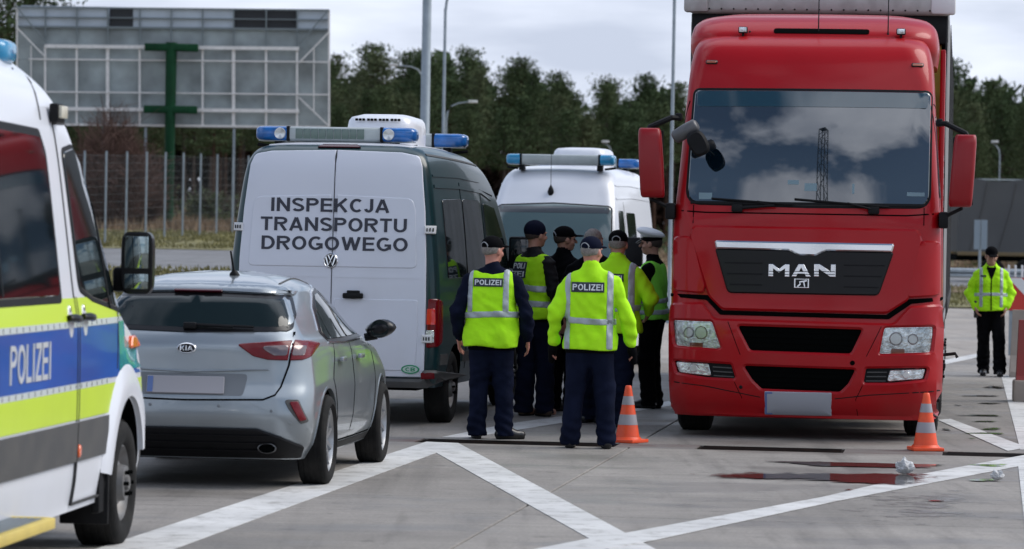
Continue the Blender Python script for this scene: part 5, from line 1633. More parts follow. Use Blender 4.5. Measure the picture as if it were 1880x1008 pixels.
# ================================================================== white police van facing us, behind the group
def make_white_van():
    t = thing('police_van', 'plain white high roof van with flat windscreen parked behind the officers', 'van', (.33, 48.1, 0), -R(8.6))
    K = dict(
        y0=[(.3, .12), (.5, .0), (.9, .03), (1.1, .14), (1.22, .45), (1.32, .72), (2.2, 1.42), (2.32, 1.52), (2.6, 1.78), (2.72, 2.02), (2.79, 2.5), (2.81, 3.1)],
        y1=[(.3, 5.88), (2.5, 5.8), (2.75, 5.65), (2.81, 5.2)],
        w=[(.3, .95), (.6, .99), (1.2, .995), (1.4, .965), (2.0, .90), (2.35, .855), (2.6, .80), (2.72, .72), (2.78, .60), (2.81, .35)],
        rn=[(.3, .35), (1.2, .35), (1.4, .20), (2.3, .20), (2.7, .25)], rf=[(.3, .1)],
        bn=[(.3, .28), (1.2, .30), (1.4, .22), (2.4, .14), (2.7, .12)], bf=[(.3, .02)], bs=[(.3, .03)])
    zs = np.concatenate([np.linspace(.3, 2.5, 56), np.linspace(2.53, 2.81, 18)])
    body, bvh = shell('body', zs, K, M['white'], t, arches=[(.66, 1.4, 1.0, .345, .41), (-1.4, -.66, 1.0, .345, .41), (.66, 1.4, 4.66, .345, .41), (-1.4, -.66, 4.66, .345, .41)])
    near, right, left = (proj(bvh, a) for a in ('near', 'right', 'left'))
    ws = fillet([(-.84, 1.36), (.84, 1.36), (.775, 2.22), (0, 2.255), (-.775, 2.22)], [.08, .08, .07, 0, .07])
    plate('windscreen_seal', inset(ws, -.02), near, .004, M['black'], t, res=.12)
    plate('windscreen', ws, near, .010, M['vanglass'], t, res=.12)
    plate('tint_band', fillet([(-.765, 2.13), (.765, 2.13), (.755, 2.215), (-.755, 2.215)], .03), near, .012, M['trimgrey2'], t, res=.12, bevel=.001, thick=.003)
    plate('grille', fillet([(-.45, .78), (.45, .78), (.50, 1.02), (-.50, 1.02)], .05), near, .010, M['black'], t, res=.12)
    for s in (-1, 1):
        plate('headlight', fillet([(s * .56, .80), (s * .84, .84), (s * .90, 1.08), (s * .60, 1.03)], .04), near, .010, M['lamp_clear'], t, res=.06)
    plate('bumper', fillet([(-.93, .3), (.93, .3), (.95, .66), (-.95, .66)], .04), near, .03, M['trimgrey'], t, res=.12, bevel=.02)
    for s, pr in ((1, right), (-1, left)):
        plate('door_window', fillet([(1.42, 1.42), (2.15, 1.42), (2.15, 2.18), (1.75, 2.18)], .06), pr, .008, M['glass'], t, res=.12)
        plate('side_window', fillet([(2.45, 1.42), (3.35, 1.42), (3.35, 2.16), (2.45, 2.16)], .06), pr, .008, M['glass'], t, res=.12)
        stroke('door_gap', [(2.28, .5), (2.28, 2.3)], .012, pr, .003, M['trimgrey'], t)
        stroke('body_crease', [(1.75, 2.34), (3.2, 2.37), (5.6, 2.36)], .02, pr, .010, M['white'], t)
        stroke('body_crease', [(1.9, 2.52), (3.2, 2.54), (5.6, 2.52)], .02, pr, .010, M['white'], t)
        mb = MB(); mb.bbox((s * 1.13, 1.28, 1.62), (.24, .12, .40), .05); m_ = mb.build('door_mirror', M['black'], t)
        mb = MB(); mb.tube([(s * .93, 1.30, 1.5), (s * 1.05, 1.28, 1.52)], .03, 6); mb.build('mirror_arm', M['black'], m_)
        for y in (1.0, 4.66): wheel(t, (s * .87, y, .345), .345, .235, s, 'steelgrey', rr=.60)
        stroke('blue_stripe', [(2.4, 1.1), (5.7, 1.1)], .25, pr, .002, M['blue'], t)
    lightbar('front_light_bar', t, (.02, 2.0, 2.79), 1.50, .32, .15, .13, blue='sky_lens', louvre=False, lamps=False)
    lightbar('rear_light_bar', t, (.0, 5.1, 2.82), 1.50, .30, .14, .20, blue='blue_lens', louvre=False, lamps=False)
    mb = MB()
    V, Fc = [], []
    n = 32
    for (sc, z) in ((1.0, 2.78), (1.0, 2.96), (.96, 3.02), (.86, 3.055), (.5, 3.07), (.01, 3.072)):
        for k in range(n):
            a = 2 * PI * k / n
            V.append((.12 + math.copysign(abs(math.cos(a)) ** .4, math.cos(a)) * .40 * sc, 3.6 + math.copysign(abs(math.sin(a)) ** .5, math.sin(a)) * .55 * sc, z))
    for i in range(5):
        for k in range(n): Fc.append((i * n + k, i * n + (k + 1) % n, (i + 1) * n + (k + 1) % n, (i + 1) * n + k))
    mb.add(V, Fc); mb.build('roof_air_conditioner', M['white'], t, smooth=50)
    mb = MB(); c = near(-.06, 2.42, .0); mb.lathe([(.03, -.05), (.045, 0), (.03, .05), (.012, .08), (.004, .1), (.003, .75), (.0005, .76)], (c.x, c.y - .02, c.z), 'z', 10)
    mb.build('antenna', M['black'], t)
    mb = MB(); mb.tube([(-.6, .35, 1.27), (.2, .72, 1.40)], .012, 5); mb.tube([(.1, .35, 1.27), (.7, .80, 1.40)], .012, 5); mb.build('wiper', M['black'], t)
    mb = MB(); mb.box((0, 2.9, .36), (1.5, 5.0, .2)); mb.build('underbody', M['matteblack'], t)
    return t
M['trimgrey2'] = mat('grey_tint_band', (.055, .06, .065), .2, coat=.5)
van_white = make_white_van()

# ================================================================== police van, near left
def make_police_van():
    t = thing('police_van', 'white police van with yellow and blue side stripes at the near left', 'van', (-3.585, 15.70, 0), -R(5.2))
    K = dict(
        y0=[(.3, .08), (.6, .0), (2.3, .06), (2.6, .14), (2.71, .35), (2.75, .8)],
        y1=[(.28, 5.82), (.45, 5.93), (.85, 5.93), (1.05, 5.84), (1.18, 5.60), (1.30, 5.26), (1.5, 5.07), (2.2, 4.42), (2.36, 4.22), (2.53, 3.80), (2.66, 3.25), (2.73, 2.6), (2.75, 2.0)],
        w=[(.28, .955), (.5, .985), (.9, .995), (1.25, .995), (1.42, .970), (1.8, .925), (2.2, .875), (2.32, .855), (2.48, .82), (2.58, .765), (2.68, .665), (2.73, .50), (2.75, .30)],
        rn=[(.28, .10), (2.5, .15)], rf=[(.28, .45), (1.2, .45), (1.5, .35), (2.3, .30), (2.8, .3)],
        bn=[(.28, .02)], bf=[(.28, .25), (1.3, .30), (2.3, .2), (2.7, .12)], bs=[(.28, .02), (2.2, .03)])
    zs = np.concatenate([np.linspace(.28, 2.45, 66), np.linspace(2.47, 2.75, 24)])
    body, bvh = shell('body', zs, K, M['white'], t, arches=[(.62, 1.4, 4.95, .36, .47), (-1.4, -.62, 4.95, .36, .47), (.62, 1.4, 1.30, .36, .45), (-1.4, -.62, 1.30, .36, .45)], nn=10, nc=12, ns=80)
    right, left, near, far, top = (proj(bvh, a) for a in ('right', 'left', 'near', 'far', 'top'))
    yb = 3.56  # seam between the front door and the side door
    for s, pr in ((1, right), (-1, left)):
        # livery films, cut around the wheel arch
        def arc(zc, r_, y0_, y1_):
            return []
        def band(name, z0, z1, m_, lift=.003, yend=5.70, ystart=.15, arch=.50):
            n = 60
            V, Fc = [], []
            ys = np.linspace(ystart, yend, n + 1)
            for yv in ys:
                lo = z0
                dd = abs(yv - 4.95)
                if dd < arch: lo = max(z0, .36 + math.sqrt(arch * arch - dd * dd))
                hi = max(z1, lo + .0005)
                for z in (lo, (lo + hi) / 2, hi):
                    V.append(pr(yv, z, lift))
            for i in range(n):
                for j in range(2):
                    a_ = i * 3 + j
                    Fc.append((a_, a_ + 1, a_ + 4, a_ + 3))
            Fc = [q for q in Fc if (Vector(V[q[0]]) - Vector(V[q[1]])).length > .002 or (Vector(V[q[2]]) - Vector(V[q[3]])).length > .002]
            return link(name, V, Fc, m_, t, smooth=60)
        band('yellow_stripe', 1.285, 1.405, M['yellow'], yend=5.35)
        band('blue_stripe', .955, 1.25, M['blue'], yend=5.75)
        band('yellow_stripe', .765, .925, M['yellow'], yend=5.85, arch=.58)
        band('teal_patch', .985, 1.26, M['teal'], lift=.0045, ystart=4.72, yend=5.45, arch=.62)
        chk = band('check_border', 1.252, 1.285, M['livery_grey'], lift=.0035, yend=5.3)
        band('check_border', .925, .957, M['livery_grey'], lift=.0035, yend=4.42)
        if s > 0:
            for zz in (1.268, .941):
                for k in range(30):
                    y = .3 + k * .14
                    if y > 4.6 or (zz < 1 and y > 4.4): continue
                    stroke('check_square', [(y, zz - .012), (y, zz + .012)], .010, pr, .0045, M['black'], chk)
        # grey protective moulding and white sill
        band('side_moulding', .545, .755, M['trimgrey'], lift=.014, yend=4.40, arch=.0)
        band('side_moulding', .60, .755, M['trimgrey'], lift=.014, ystart=5.46, yend=5.90, arch=.0)
        # wheel-arch flare
        V, Fc = [], []
        n = 40
        for k in range(n + 1):
            a = PI * (.10 + .86 * k / n)
            for r_, lf in ((.475, -.06), (.475, .030), (.50, .036), (.60, .028), (.66, .001)):
                zz = max(.30, .36 + r_ * math.sin(a)); yy = 4.95 + r_ * math.cos(a)
                if yy > 5.72: yy = 5.72 + (yy - 5.72) * .2
                V.append(pr(yy, zz, lf))
        for k in range(n):
            for j in range(4): Fc.append((k * 5 + j, k * 5 + j + 1, (k + 1) * 5 + j + 1, (k + 1) * 5 + j))
        mb = MB(); mb.add(V, Fc); mb.build('wheel_arch_flare', M['white'], t, smooth=60)
        # door gaps
        for pts in ([(yb, .32), (yb, .75)], [(yb, .755), (yb, 1.40), (yb, 2.32)], [(yb + .055, .755), (yb + .055, 1.41)], [(yb, .32), (4.40, .32), (4.48, .6)], [(yb, 2.32), (3.95, 2.33), (4.45, 2.13)], [(4.66, 1.0), (4.72, 1.3), (4.80, 1.42)], [(3.25, 2.33), (3.3, 2.6), (3.3, 2.72)]):
            stroke('door_gap', pts, .012, pr, .0165 if pts[0][1] < .7 else .0055, M['seam'], t)
        # windows
        plate('side_window', fillet([(.5, 1.42), (3.20, 1.42), (3.20, 2.14), (3.12, 2.24), (.5, 2.27)], [.05, .06, .10, .05, .05], 6), pr, .010, M['glass'], t, res=.12)
        plate('side_window_frame', fillet([(.46, 1.38), (3.25, 1.38), (3.25, 2.16), (3.15, 2.28), (.46, 2.31)], [.05, .06, .10, .05, .05], 6), pr, .006, M['black'], t, res=.12)
        stroke('window_divider', [(1.9, 1.43), (1.9, 2.25)], .02, pr, .013, M['black'], t)
        fw = fillet([(3.70, 2.17), (3.74, 1.46), (4.05, 1.40), (4.80, 1.33), (4.98, 1.36), (4.62, 1.80), (4.30, 2.06), (4.0, 2.20)], [.05, .06, .1, .06, .05, .2, .1, .1], 6)
        plate('door_window_frame', inset(fw if area(fw) > 0 else fw[::-1], -.025), pr, .006, M['black'], t, res=.1)
        plate('door_window', fw, pr, .011, M['glass'], t, res=.1)
        stroke('window_divider', [(4.50, 1.34), (4.36, 2.03)], .03, pr, .014, M['black'], t)
        # handles
        for y in (yb - .17, yb + .20):
            mb = MB(); c = pr(y, 1.30, .035)
            mb.tube([(c.x - s * .02, y - .09, 1.305), (c.x + s * .005, y - .04, 1.305), (c.x + s * .005, y + .04, 1.30), (c.x - s * .02, y + .09, 1.30)], [.018, .022, .022, .018], 8)
            h = mb.build('door_handle', M['blackgloss'], t)
            plate('handle_bowl', circ(y, 1.285, .055, 16, .085), pr, .006, M['white'], h, bevel=.003)
            plate('lock', circ(y, 1.35, .016, 10), pr, .012, M['chrome'], h, bevel=.002)
        # marker, indicator
        plate('marker_lamp', circ(yb + .03, .60, .030, 16, .035), pr, .026, M['orange_lens'], t, bevel=.006, thick=.02)
        plate('indicator', fillet([(5.0, 1.10), (5.28, 1.10), (5.28, 1.165), (5.05, 1.17)], .015), pr, .025, M['orange_lens'], t, bevel=.008)
        # scene light up on the roof shoulder
        mb = MB(); c = pr(3.58, 2.37, .035); mb.bbox(c, (.05, .18, .10), .012); sl = mb.build('scene_light', M['black'], t)
        mb = MB(); mb.bbox((c.x + s * .032, c.y, c.z + .006), (.02, .15, .065), .008); mb.build('lens', mat('cream_lens', (.55, .52, .42), .3), sl)
        # mirror
        mb = MB()
        V, Fc = [], []
        n = 24
        cx, cy, cz = s * 1.06, 4.86, 1.585
        for (f_, sc) in ((-.075, .93), (-.07, 1.0), (.0, 1.0), (.06, .86), (.085, .55)):
            for k in range(n):
                a = 2 * PI * k / n
                ca, sa = math.cos(a), math.sin(a)
                V.append((cx + math.copysign(abs(ca) ** .38, ca) * .090 * sc, cy + f_, cz + math.copysign(abs(sa) ** .38, sa) * .175 * sc))
        for i in range(4):
            for k in range(n): Fc.append((i * n + k, i * n + (k + 1) % n, (i + 1) * n + (k + 1) % n, (i + 1) * n + k))
        Fc.append(tuple(range(n))); Fc.append(tuple(4 * n + k for k in range(n)))
        mb.add(V, Fc)
        mm = mb.build('door_mirror', M['blackgloss'], t, smooth=45)
        for (z0, z1) in ((cz - .150, cz - .055), (cz - .035, cz + .155)):
            mb = MB(); mb.bbox((cx, cy - .077, (z0 + z1) / 2), (.132, .008, z1 - z0 - .012), .003); mb.build('mirror_glass', M['mirror'], mm)
        mb = MB(); mb.bbox((s * .97, 4.89, 1.49), (.12, .09, .14), .03); mb.build('mirror_arm', M['black'], mm)
        # wheels, mud flap, step
        wheel(t, (s * .86, 4.95, .345), .355, .25, s, 'steelgrey', rr=.60)
        wheel(t, (s * .86, 1.30, .345), .355, .25, s, 'steelgrey', rr=.60)
        mb = MB(); mb.bbox((s * .86, 4.43, .36), (.27, .03, .42), .008); mb.bbox((s * .95, 4.36, .40), (.05, .17, .36), .01)
        mb.build('mud_flap', M['black'], t)
    # side step board with yellow edge
    mb = MB(); mb.bbox((.98, 1.45, .33), (.36, 1.5, .045), .008); st = mb.build('side_step', M['darksteel'], t)
    mb = MB(); mb.bbox((1.16, 1.45, .33), (.05, 1.52, .055), .008); mb.bbox((.98, 2.21, .33), (.36, .04, .055), .008); mb.build('step_edge', M['yellow_step'], st)
    for k in range(9):
        mb = MB(); mb.box((.84 + k * .035, 1.45, .355), (.012, 1.4, .006)); mb.build('step_rib', M['steel'], st)
    text('lettering', 'POLIZEI', (1.98, 1.005, 2.88, 1.195), proj(bvh, 'right'), .006, M['silvertext'], t, bold=-.005, extr=.0015)
    plate('windscreen', fillet([(-.74, 1.40), (.74, 1.40), (.62, 2.2), (-.62, 2.2)], .08), far, .008, M['glass'], t, res=.12)
    for s in (-1, 1):
        plate('headlight', fillet([(s * .5, .75), (s * .86, .80), (s * .90, 1.05), (s * .6, 1.0)], .04), far, .010, M['lamp_clear'], t, res=.06)
    plate('bumper', fillet([(-.93, .29), (.93, .29), (.96, .62), (-.96, .62)], .04), far, .02, M['trimgrey'], t, res=.12, bevel=.015)
    mb = MB(); mb.box((0, 2.8, .34), (1.4, 4.8, .2)); mb.build('underbody', M['matteblack'], t)
    lightbar('front_light_bar', t, (0, 3.0, 2.60), 1.50, .34, .13, .2, blue='sky_lens', louvre=False, lamps=False)
    return t
M['mirror'] = mat('mirror_glass', (.30, .36, .36), .05, metal=1.0)
van_police = make_police_van()
# ================================================================== background vegetation
def tree_variant(seed, H, style='pine'):
    """trunk and crown meshes of a pine; crown is many small needle tufts along limbs"""
    r_ = random.Random(seed)
    tr = MB(); cr_v, cr_f, cr_m = [], [], []
    lean = (r_.uniform(-.03, .03), r_.uniform(-.03, .03))
    base_r = H * .011 + .03
    pts = [(lean[0] * H * t * t, lean[1] * H * t, H * t) for t in np.linspace(0, .97, 9)]
    tr.tube(pts, [base_r * (1 - .85 * t) for t in np.linspace(0, 1, 9)], 6, 0)
    cb = H * r_.uniform(.40, .56) if style == 'pine' else H * .04
    nb = r_.randint(46, 58)
    def tuft(c, s, n):
        for _ in range(n):
            d = Vector((r_.gauss(0, 1), r_.gauss(0, 1), r_.gauss(0, .28)))
            p = c + d * s * .5
            a = Vector((r_.gauss(0, 1), r_.gauss(0, 1), r_.gauss(.9, .7))).normalized()
            b = a.cross(Vector((r_.gauss(0, 1), r_.gauss(0, 1), r_.gauss(0, 1)))).normalized()
            L_ = s * r_.uniform(.20, .42); w_ = s * r_.uniform(.10, .20)
            i = len(cr_v)
            cr_v.extend([p - b * w_ / 2, p + b * w_ / 2, p + a * L_])
            cr_f.append((i, i + 1, i + 2)); cr_m.append(0)
    for k in range(nb):
        t = (k / nb) ** .85
        z = cb + (H * .98 - cb) * t
        ang = k * 2.4 + r_.uniform(-.6, .6)
        env = (1 - t) ** 1.0 * (.6 + .4 * min(1, t * 4)) + .02 if style == 'pine' else (1 - t) ** .9
        L_ = H * (.165 if style == 'pine' else .26) * env * r_.uniform(.45, 1.25) + .12
        dz = L_ * r_.uniform(.15, .55)
        tx, ty = lean[0] * H * (z / H) ** 2, lean[1] * z
        p0 = Vector((tx, ty, z)); p1 = Vector((tx + math.cos(ang) * L_, ty + math.sin(ang) * L_, z + dz))
        tr.tube([p0, (p0 + p1) / 2 + Vector((0, 0, -.02 * L_)), p1], [.035, .022, .01], 3, 0, cap=False)
        nt_ = 3 + int(L_ * 2.2)
        for q in range(nt_):
            u = .30 + .75 * q / nt_
            c = p0.lerp(p1, u) + Vector((r_.gauss(0, .14), r_.gauss(0, .14), r_.gauss(.08, .10))) * (.5 + L_ * .45)
            tuft(c, r_.uniform(.45, .75), 16)
    tuft(Vector((lean[0] * H, lean[1] * H, H * .97)), .35, 20); tuft(Vector((lean[0] * H, lean[1] * H, H * .93)), .5, 24)
    # dead snags below the crown
    for k in range(7):
        z = cb * r_.uniform(.35, 1.0); ang = r_.uniform(0, 6.28); L_ = r_.uniform(.4, 1.1)
        tr.tube([(0, 0, z), (math.cos(ang) * L_, math.sin(ang) * L_, z + r_.uniform(-.15, .15))], [.02, .006], 3, 0, cap=False)
    return tr, (cr_v, cr_f)

variants = []
for i in range(8):
    H = 11.0
    tr, cr = tree_variant(100 + i, H)
    o = tr.build('trunk', M['bark' if i % 2 else 'barkgrey'], None, smooth=60)
    mt = o.data; bpy.data.objects.remove(o)
    ms = []
    for k in range(3):
        me = bpy.data.meshes.new('crown')
        if k == 0:
            me.from_pydata([tuple(v) for v in cr[0]], [], cr[1]); base = me
        else: me = base.copy()
        me.materials.clear(); me.materials.append(M['needle%d' % (k + 1)])
        ms.append(me)
    variants.append((mt, ms))

def place_tree(x, y, H, vi, k, rz, label, group, name='pine_tree', sx=1.0):
    t = thing(name, label, 'tree', (x, y, terrain(x, y) - .05), rz, group)
    s = H / 11.0
    t.scale = (s * sx, s * sx, s)
    a = bpy.data.objects.new('trunk', variants[vi][0]); COL.objects.link(a); a.parent = t
    b = bpy.data.objects.new('crown', variants[vi][1][k]); COL.objects.link(b); b.parent = t
    return t

r2 = random.Random(11)
# skyline height of the wood as read from the photograph, in metres above eye level at 220 m
def sky_px(px):
    return float(np.interp(px, [-200, 0, 560, 620, 700, 760, 850, 930, 1000, 1100, 1180, 1240, 1700, 1760, 1880, 2100], [60, 60, 96, 128, 112, 100, 104, 118, 140, 158, 158, 152, 140, 146, 148, 150]))
ntree = 0
rowd = [(172, 2.4, .80), (179, 2.5, .86), (187, 2.5, .93), (196, 2.6, 1.0), (206, 2.7, 1.04), (217, 2.9, 1.06)]
for (d, sp, hf) in rowd:
    x = -50.0 * d / 172
    while x < 38.0 * d / 172:
        xx = x + r2.uniform(-.8, .8); dd = d + r2.uniform(-3, 3)
        px = 940 + xx / dd * FPX
        x += sp * r2.uniform(.75, 1.3)
        if 1262 < px < 1700 and hf < .99: continue        # wholly behind the truck
        top = (HOR + ROLL * (px - 940) - sky_px(px)) / FPX * dd + CAMH
        H = (top - terrain(xx, dd)) * hf * r2.uniform(.88, 1.07)
        if px < 600: H = H * .96
        place_tree(xx, dd, H, r2.randrange(8), r2.choice((0, 0, 1, 1, 2)), r2.uniform(0, 6.28), 'dark pine standing in the wood behind the parking area', 'pines of the wood behind the parking area', sx=r2.uniform(.8, 1.35))
        ntree += 1
print('TREES', ntree)
# taller pine at the top left corner of the photograph
place_tree(at(40, 400, 150).x, 150, 11.8, 3, 0, 1.0, 'tall pine rising above the left end of the billboard', None, sx=1.15)
place_tree(at(-25, 400, 146).x, 146, 12.6, 5, 0, 2.0, 'tallest pine at the left edge, branches hanging over the van roof', None, sx=1.3)

# the depth of the wood: a mass of needle tufts that nobody could count
M['deepbark'] = mat('shaded_trunks', (.030, .020, .016), .95, spec=.05)  # darker copy of the bark, shade under the crowns put into the colour
V, Fc, fm = [], [], []
r3 = random.Random(5)
for _ in range(78000):
    x = r3.uniform(-74, 62); y = r3.uniform(222, 250)
    px = 940 + x / y * FPX
    top = (HOR + ROLL * (px - 940) - sky_px(px)) / FPX * y + CAMH - .8
    zb_ = terrain(x, y)
    z = zb_ + (top - zb_) * (r3.random() ** .8) * (.93 + .08 * math.sin(x * .9) + .06 * math.sin(x * 2.3))
    s = r3.uniform(.5, 1.0)
    p = Vector((x, y, z)); a = Vector((r3.gauss(0, 1), r3.gauss(0, 1), r3.gauss(0, 1))).normalized() * s; b = Vector((r3.gauss(0, 1), r3.gauss(0, 1), r3.gauss(0, 1))).normalized() * s
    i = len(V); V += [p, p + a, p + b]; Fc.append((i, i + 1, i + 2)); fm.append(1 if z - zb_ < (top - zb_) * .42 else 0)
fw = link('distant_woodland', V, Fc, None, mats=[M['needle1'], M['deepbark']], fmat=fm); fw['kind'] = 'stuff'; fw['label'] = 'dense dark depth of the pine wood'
# low growth at the foot of the wood
V, Fc, fm = [], [], []
for _ in range(26000):
    y = r3.uniform(150, 176); x = r3.uniform(-33, 33) * y / 172
    cl = noise.noise(Vector((x * .35, y * .2, 3)))
    hh = max(.2, .8 + 1.8 * cl)
    z = terrain(x, y) + r3.random() * hh
    s = r3.uniform(.12, .35)
    p = Vector((x, y, z)); a = Vector((r3.gauss(0, .5), r3.gauss(0, .5), 1)).normalized() * s; b = Vector((r3.gauss(0, 1), r3.gauss(0, 1), 0)).normalized() * s * .4
    i = len(V); V += [p, p + b, p + a]; Fc.append((i, i + 1, i + 2)); fm.append(0 if cl + r3.uniform(-.2, .2) > .05 else 1)
ug = link('undergrowth', V, Fc, None, mats=[M['shrub'], M['drygrass']], fmat=fm); ug['kind'] = 'stuff'; ug['label'] = 'low scrub and dead grass along the foot of the wood'
# dry tall grass behind the fence, short grass on the verge
def grass(name, x0, x1, y0, y1, n, h, m, seed):
    r_ = random.Random(seed); V, Fc = [], []
    for _ in range(n):
        x = r_.uniform(x0, x1); y = r_.uniform(y0, y1); hh = h * r_.uniform(.4, 1.2) * (.7 + .6 * noise.noise(Vector((x * .5, y * .3, seed))))
        a = r_.uniform(0, 6.28); w_ = .03
        p = Vector((x, y, terrain(x, y) + .02)); i = len(V)
        V += [p + Vector((math.cos(a) * w_, math.sin(a) * w_, 0)), p - Vector((math.cos(a) * w_, math.sin(a) * w_, 0)), p + Vector((r_.gauss(0, .25) * hh, r_.gauss(0, .25) * hh, hh))]
        Fc.append((i, i + 1, i + 2))
    o = link(name, V, Fc, m); o['kind'] = 'stuff'; return o
g_ = grass('dry_grass', -22, 3, 118.5, 140, 22000, .55, M['drygrass'], 1); g_['label'] = 'tall dead grass behind the mesh fence'
g_ = grass('grass', -16, 1, 96, 118, 16000, .16, M['grassgreen'], 2); g_['label'] = 'short grass between the road and the fence'
g_ = grass('grass', -14, -2, 64, 70, 7000, .14, M['grassgreen'], 3); g_['label'] = 'narrow grass strip on the near side of the road'
g_ = grass('grass', 8, 22, 101, 127, 9000, .18, M['grassgreen'], 4); g_['label'] = 'grass patch behind the lone officer'

# bare brown bush on the left
def bush(x, y, W, H, name, label, mtw, n, seed, leaf=None, nleaf=0):
    t = thing(name, label, 'bush', (x, y, terrain(x, y)))
    r_ = random.Random(seed); mb = MB(); V, Fc = [], []
    for _ in range(n):
        a = r_.uniform(0, 6.28); rad = W / 2 * r_.random() ** .5; hh = H * (1 - (rad / (W / 2)) ** 2 * .55) * r_.uniform(.7, 1.05)
        p0 = Vector((math.cos(a) * rad * .25, math.sin(a) * rad * .25, 0)); p2 = Vector((math.cos(a) * rad, math.sin(a) * rad, hh))
        p1 = p0.lerp(p2, .5) + Vector((math.cos(a), math.sin(a), .3)) * r_.uniform(0, .2)
        mb.tube([p0, p1, p2], [.022, .012, .004], 3, cap=False)
        for q in range(9):
            c = p0.lerp(p2, r_.uniform(.3, 1)); d = Vector((r_.gauss(0, .5), r_.gauss(0, .5), r_.gauss(.35, .4))) * .75
            mb.tube([c, c + d * .6, c + d + Vector((r_.gauss(0, .06), r_.gauss(0, .06), 0))], [.009, .007, .004], 3, cap=False)
        for q in range(nleaf):
            c = p0.lerp(p2, r_.uniform(.15, 1)) + Vector((r_.gauss(0, .15), r_.gauss(0, .15), r_.gauss(0, .1)))
            a_ = Vector((r_.gauss(0, 1), r_.gauss(0, 1), r_.gauss(0.4, 1))).normalized() * .14; b_ = Vector((r_.gauss(0, 1), r_.gauss(0, 1), r_.gauss(0, 1))).normalized() * .05
            i = len(V); V += [c - b_, c + b_, c + a_]; Fc.append((i, i + 1, i + 2))
    mb.build('branches', mtw, t, smooth=None)
    if V: link('foliage', V, Fc, leaf, t)
    return t
p = at(205, 430, 122)
bush(p.x, 122, 3.2, 4.1, 'bare_bush', 'large leafless brown bush behind the fence beside the near van', M['twig'], 620, 1)
p = at(262, 430, 124)
bush(p.x, 124, 1.5, 2.6, 'bare_bush', 'smaller leafless bush against the right side of the large one', M['twig'], 200, 2)
for (px, d, W, H, sd, lb) in ((288, 131, 1.1, 1.5, 3, 'green young pine bush just left of the green pole'), (374, 130, 1.2, 1.35, 4, 'green young pine bush right of the green pole'), (240, 128, .9, 1.1, 5, 'low green bush at the foot of the bare bush'), (412, 134, .8, .9, 6, 'small green bush next to the inspection van edge')):
    p = at(px, 430, d)
    bush(p.x, d, W, H, 'young_pine', lb, M['barkgrey'], 40, sd, M['shrub'], 60)

# ------------------------------------------------------------------ fence
f = thing('mesh_fence', 'tall wire mesh fence with grey steel posts on the grass', 'fence', (0, 0, 0))
A = gnd_pt = None
pa, pb = at(267, 440, 105), at(426, 434, 117)
dxy = Vector((pb.x - pa.x, 12.0)) / 5
posts = []
for k in range(-6, 9):
    x, y = pa.x + dxy.x * k, 105 + dxy.y * k
    z = terrain(x, y)
    posts.append((x, y, z))
    mb = MB(); mb.bbox((x, y, z + 1.25), (.055, .05, 2.56), .01); mb.box((x, y, z + 2.545), (.062, .056, .02))
    mb.build('fence_post', M['steel'], f, smooth=None)
M['wire'] = mat('fence_wire', (.20, .22, .22), .5, metal=.5)
for k in range(len(posts) - 1):
    a, b = Vector(posts[k]), Vector(posts[k + 1])
    mb = MB()
    for j in range(12):
        z = .08 + j * .215
        mb.tube([a + Vector((0, 0, z)), b + Vector((0, 0, z))], .002, 3, cap=False)
    for j in range(1, 14):
        p = a.lerp(b, j / 14)
        mb.tube([p + Vector((0, 0, .05)), p + Vector((0, 0, 2.46))], .0022, 3, cap=False)
    mb.build('wire_panel', M['wire'], f, smooth=None)

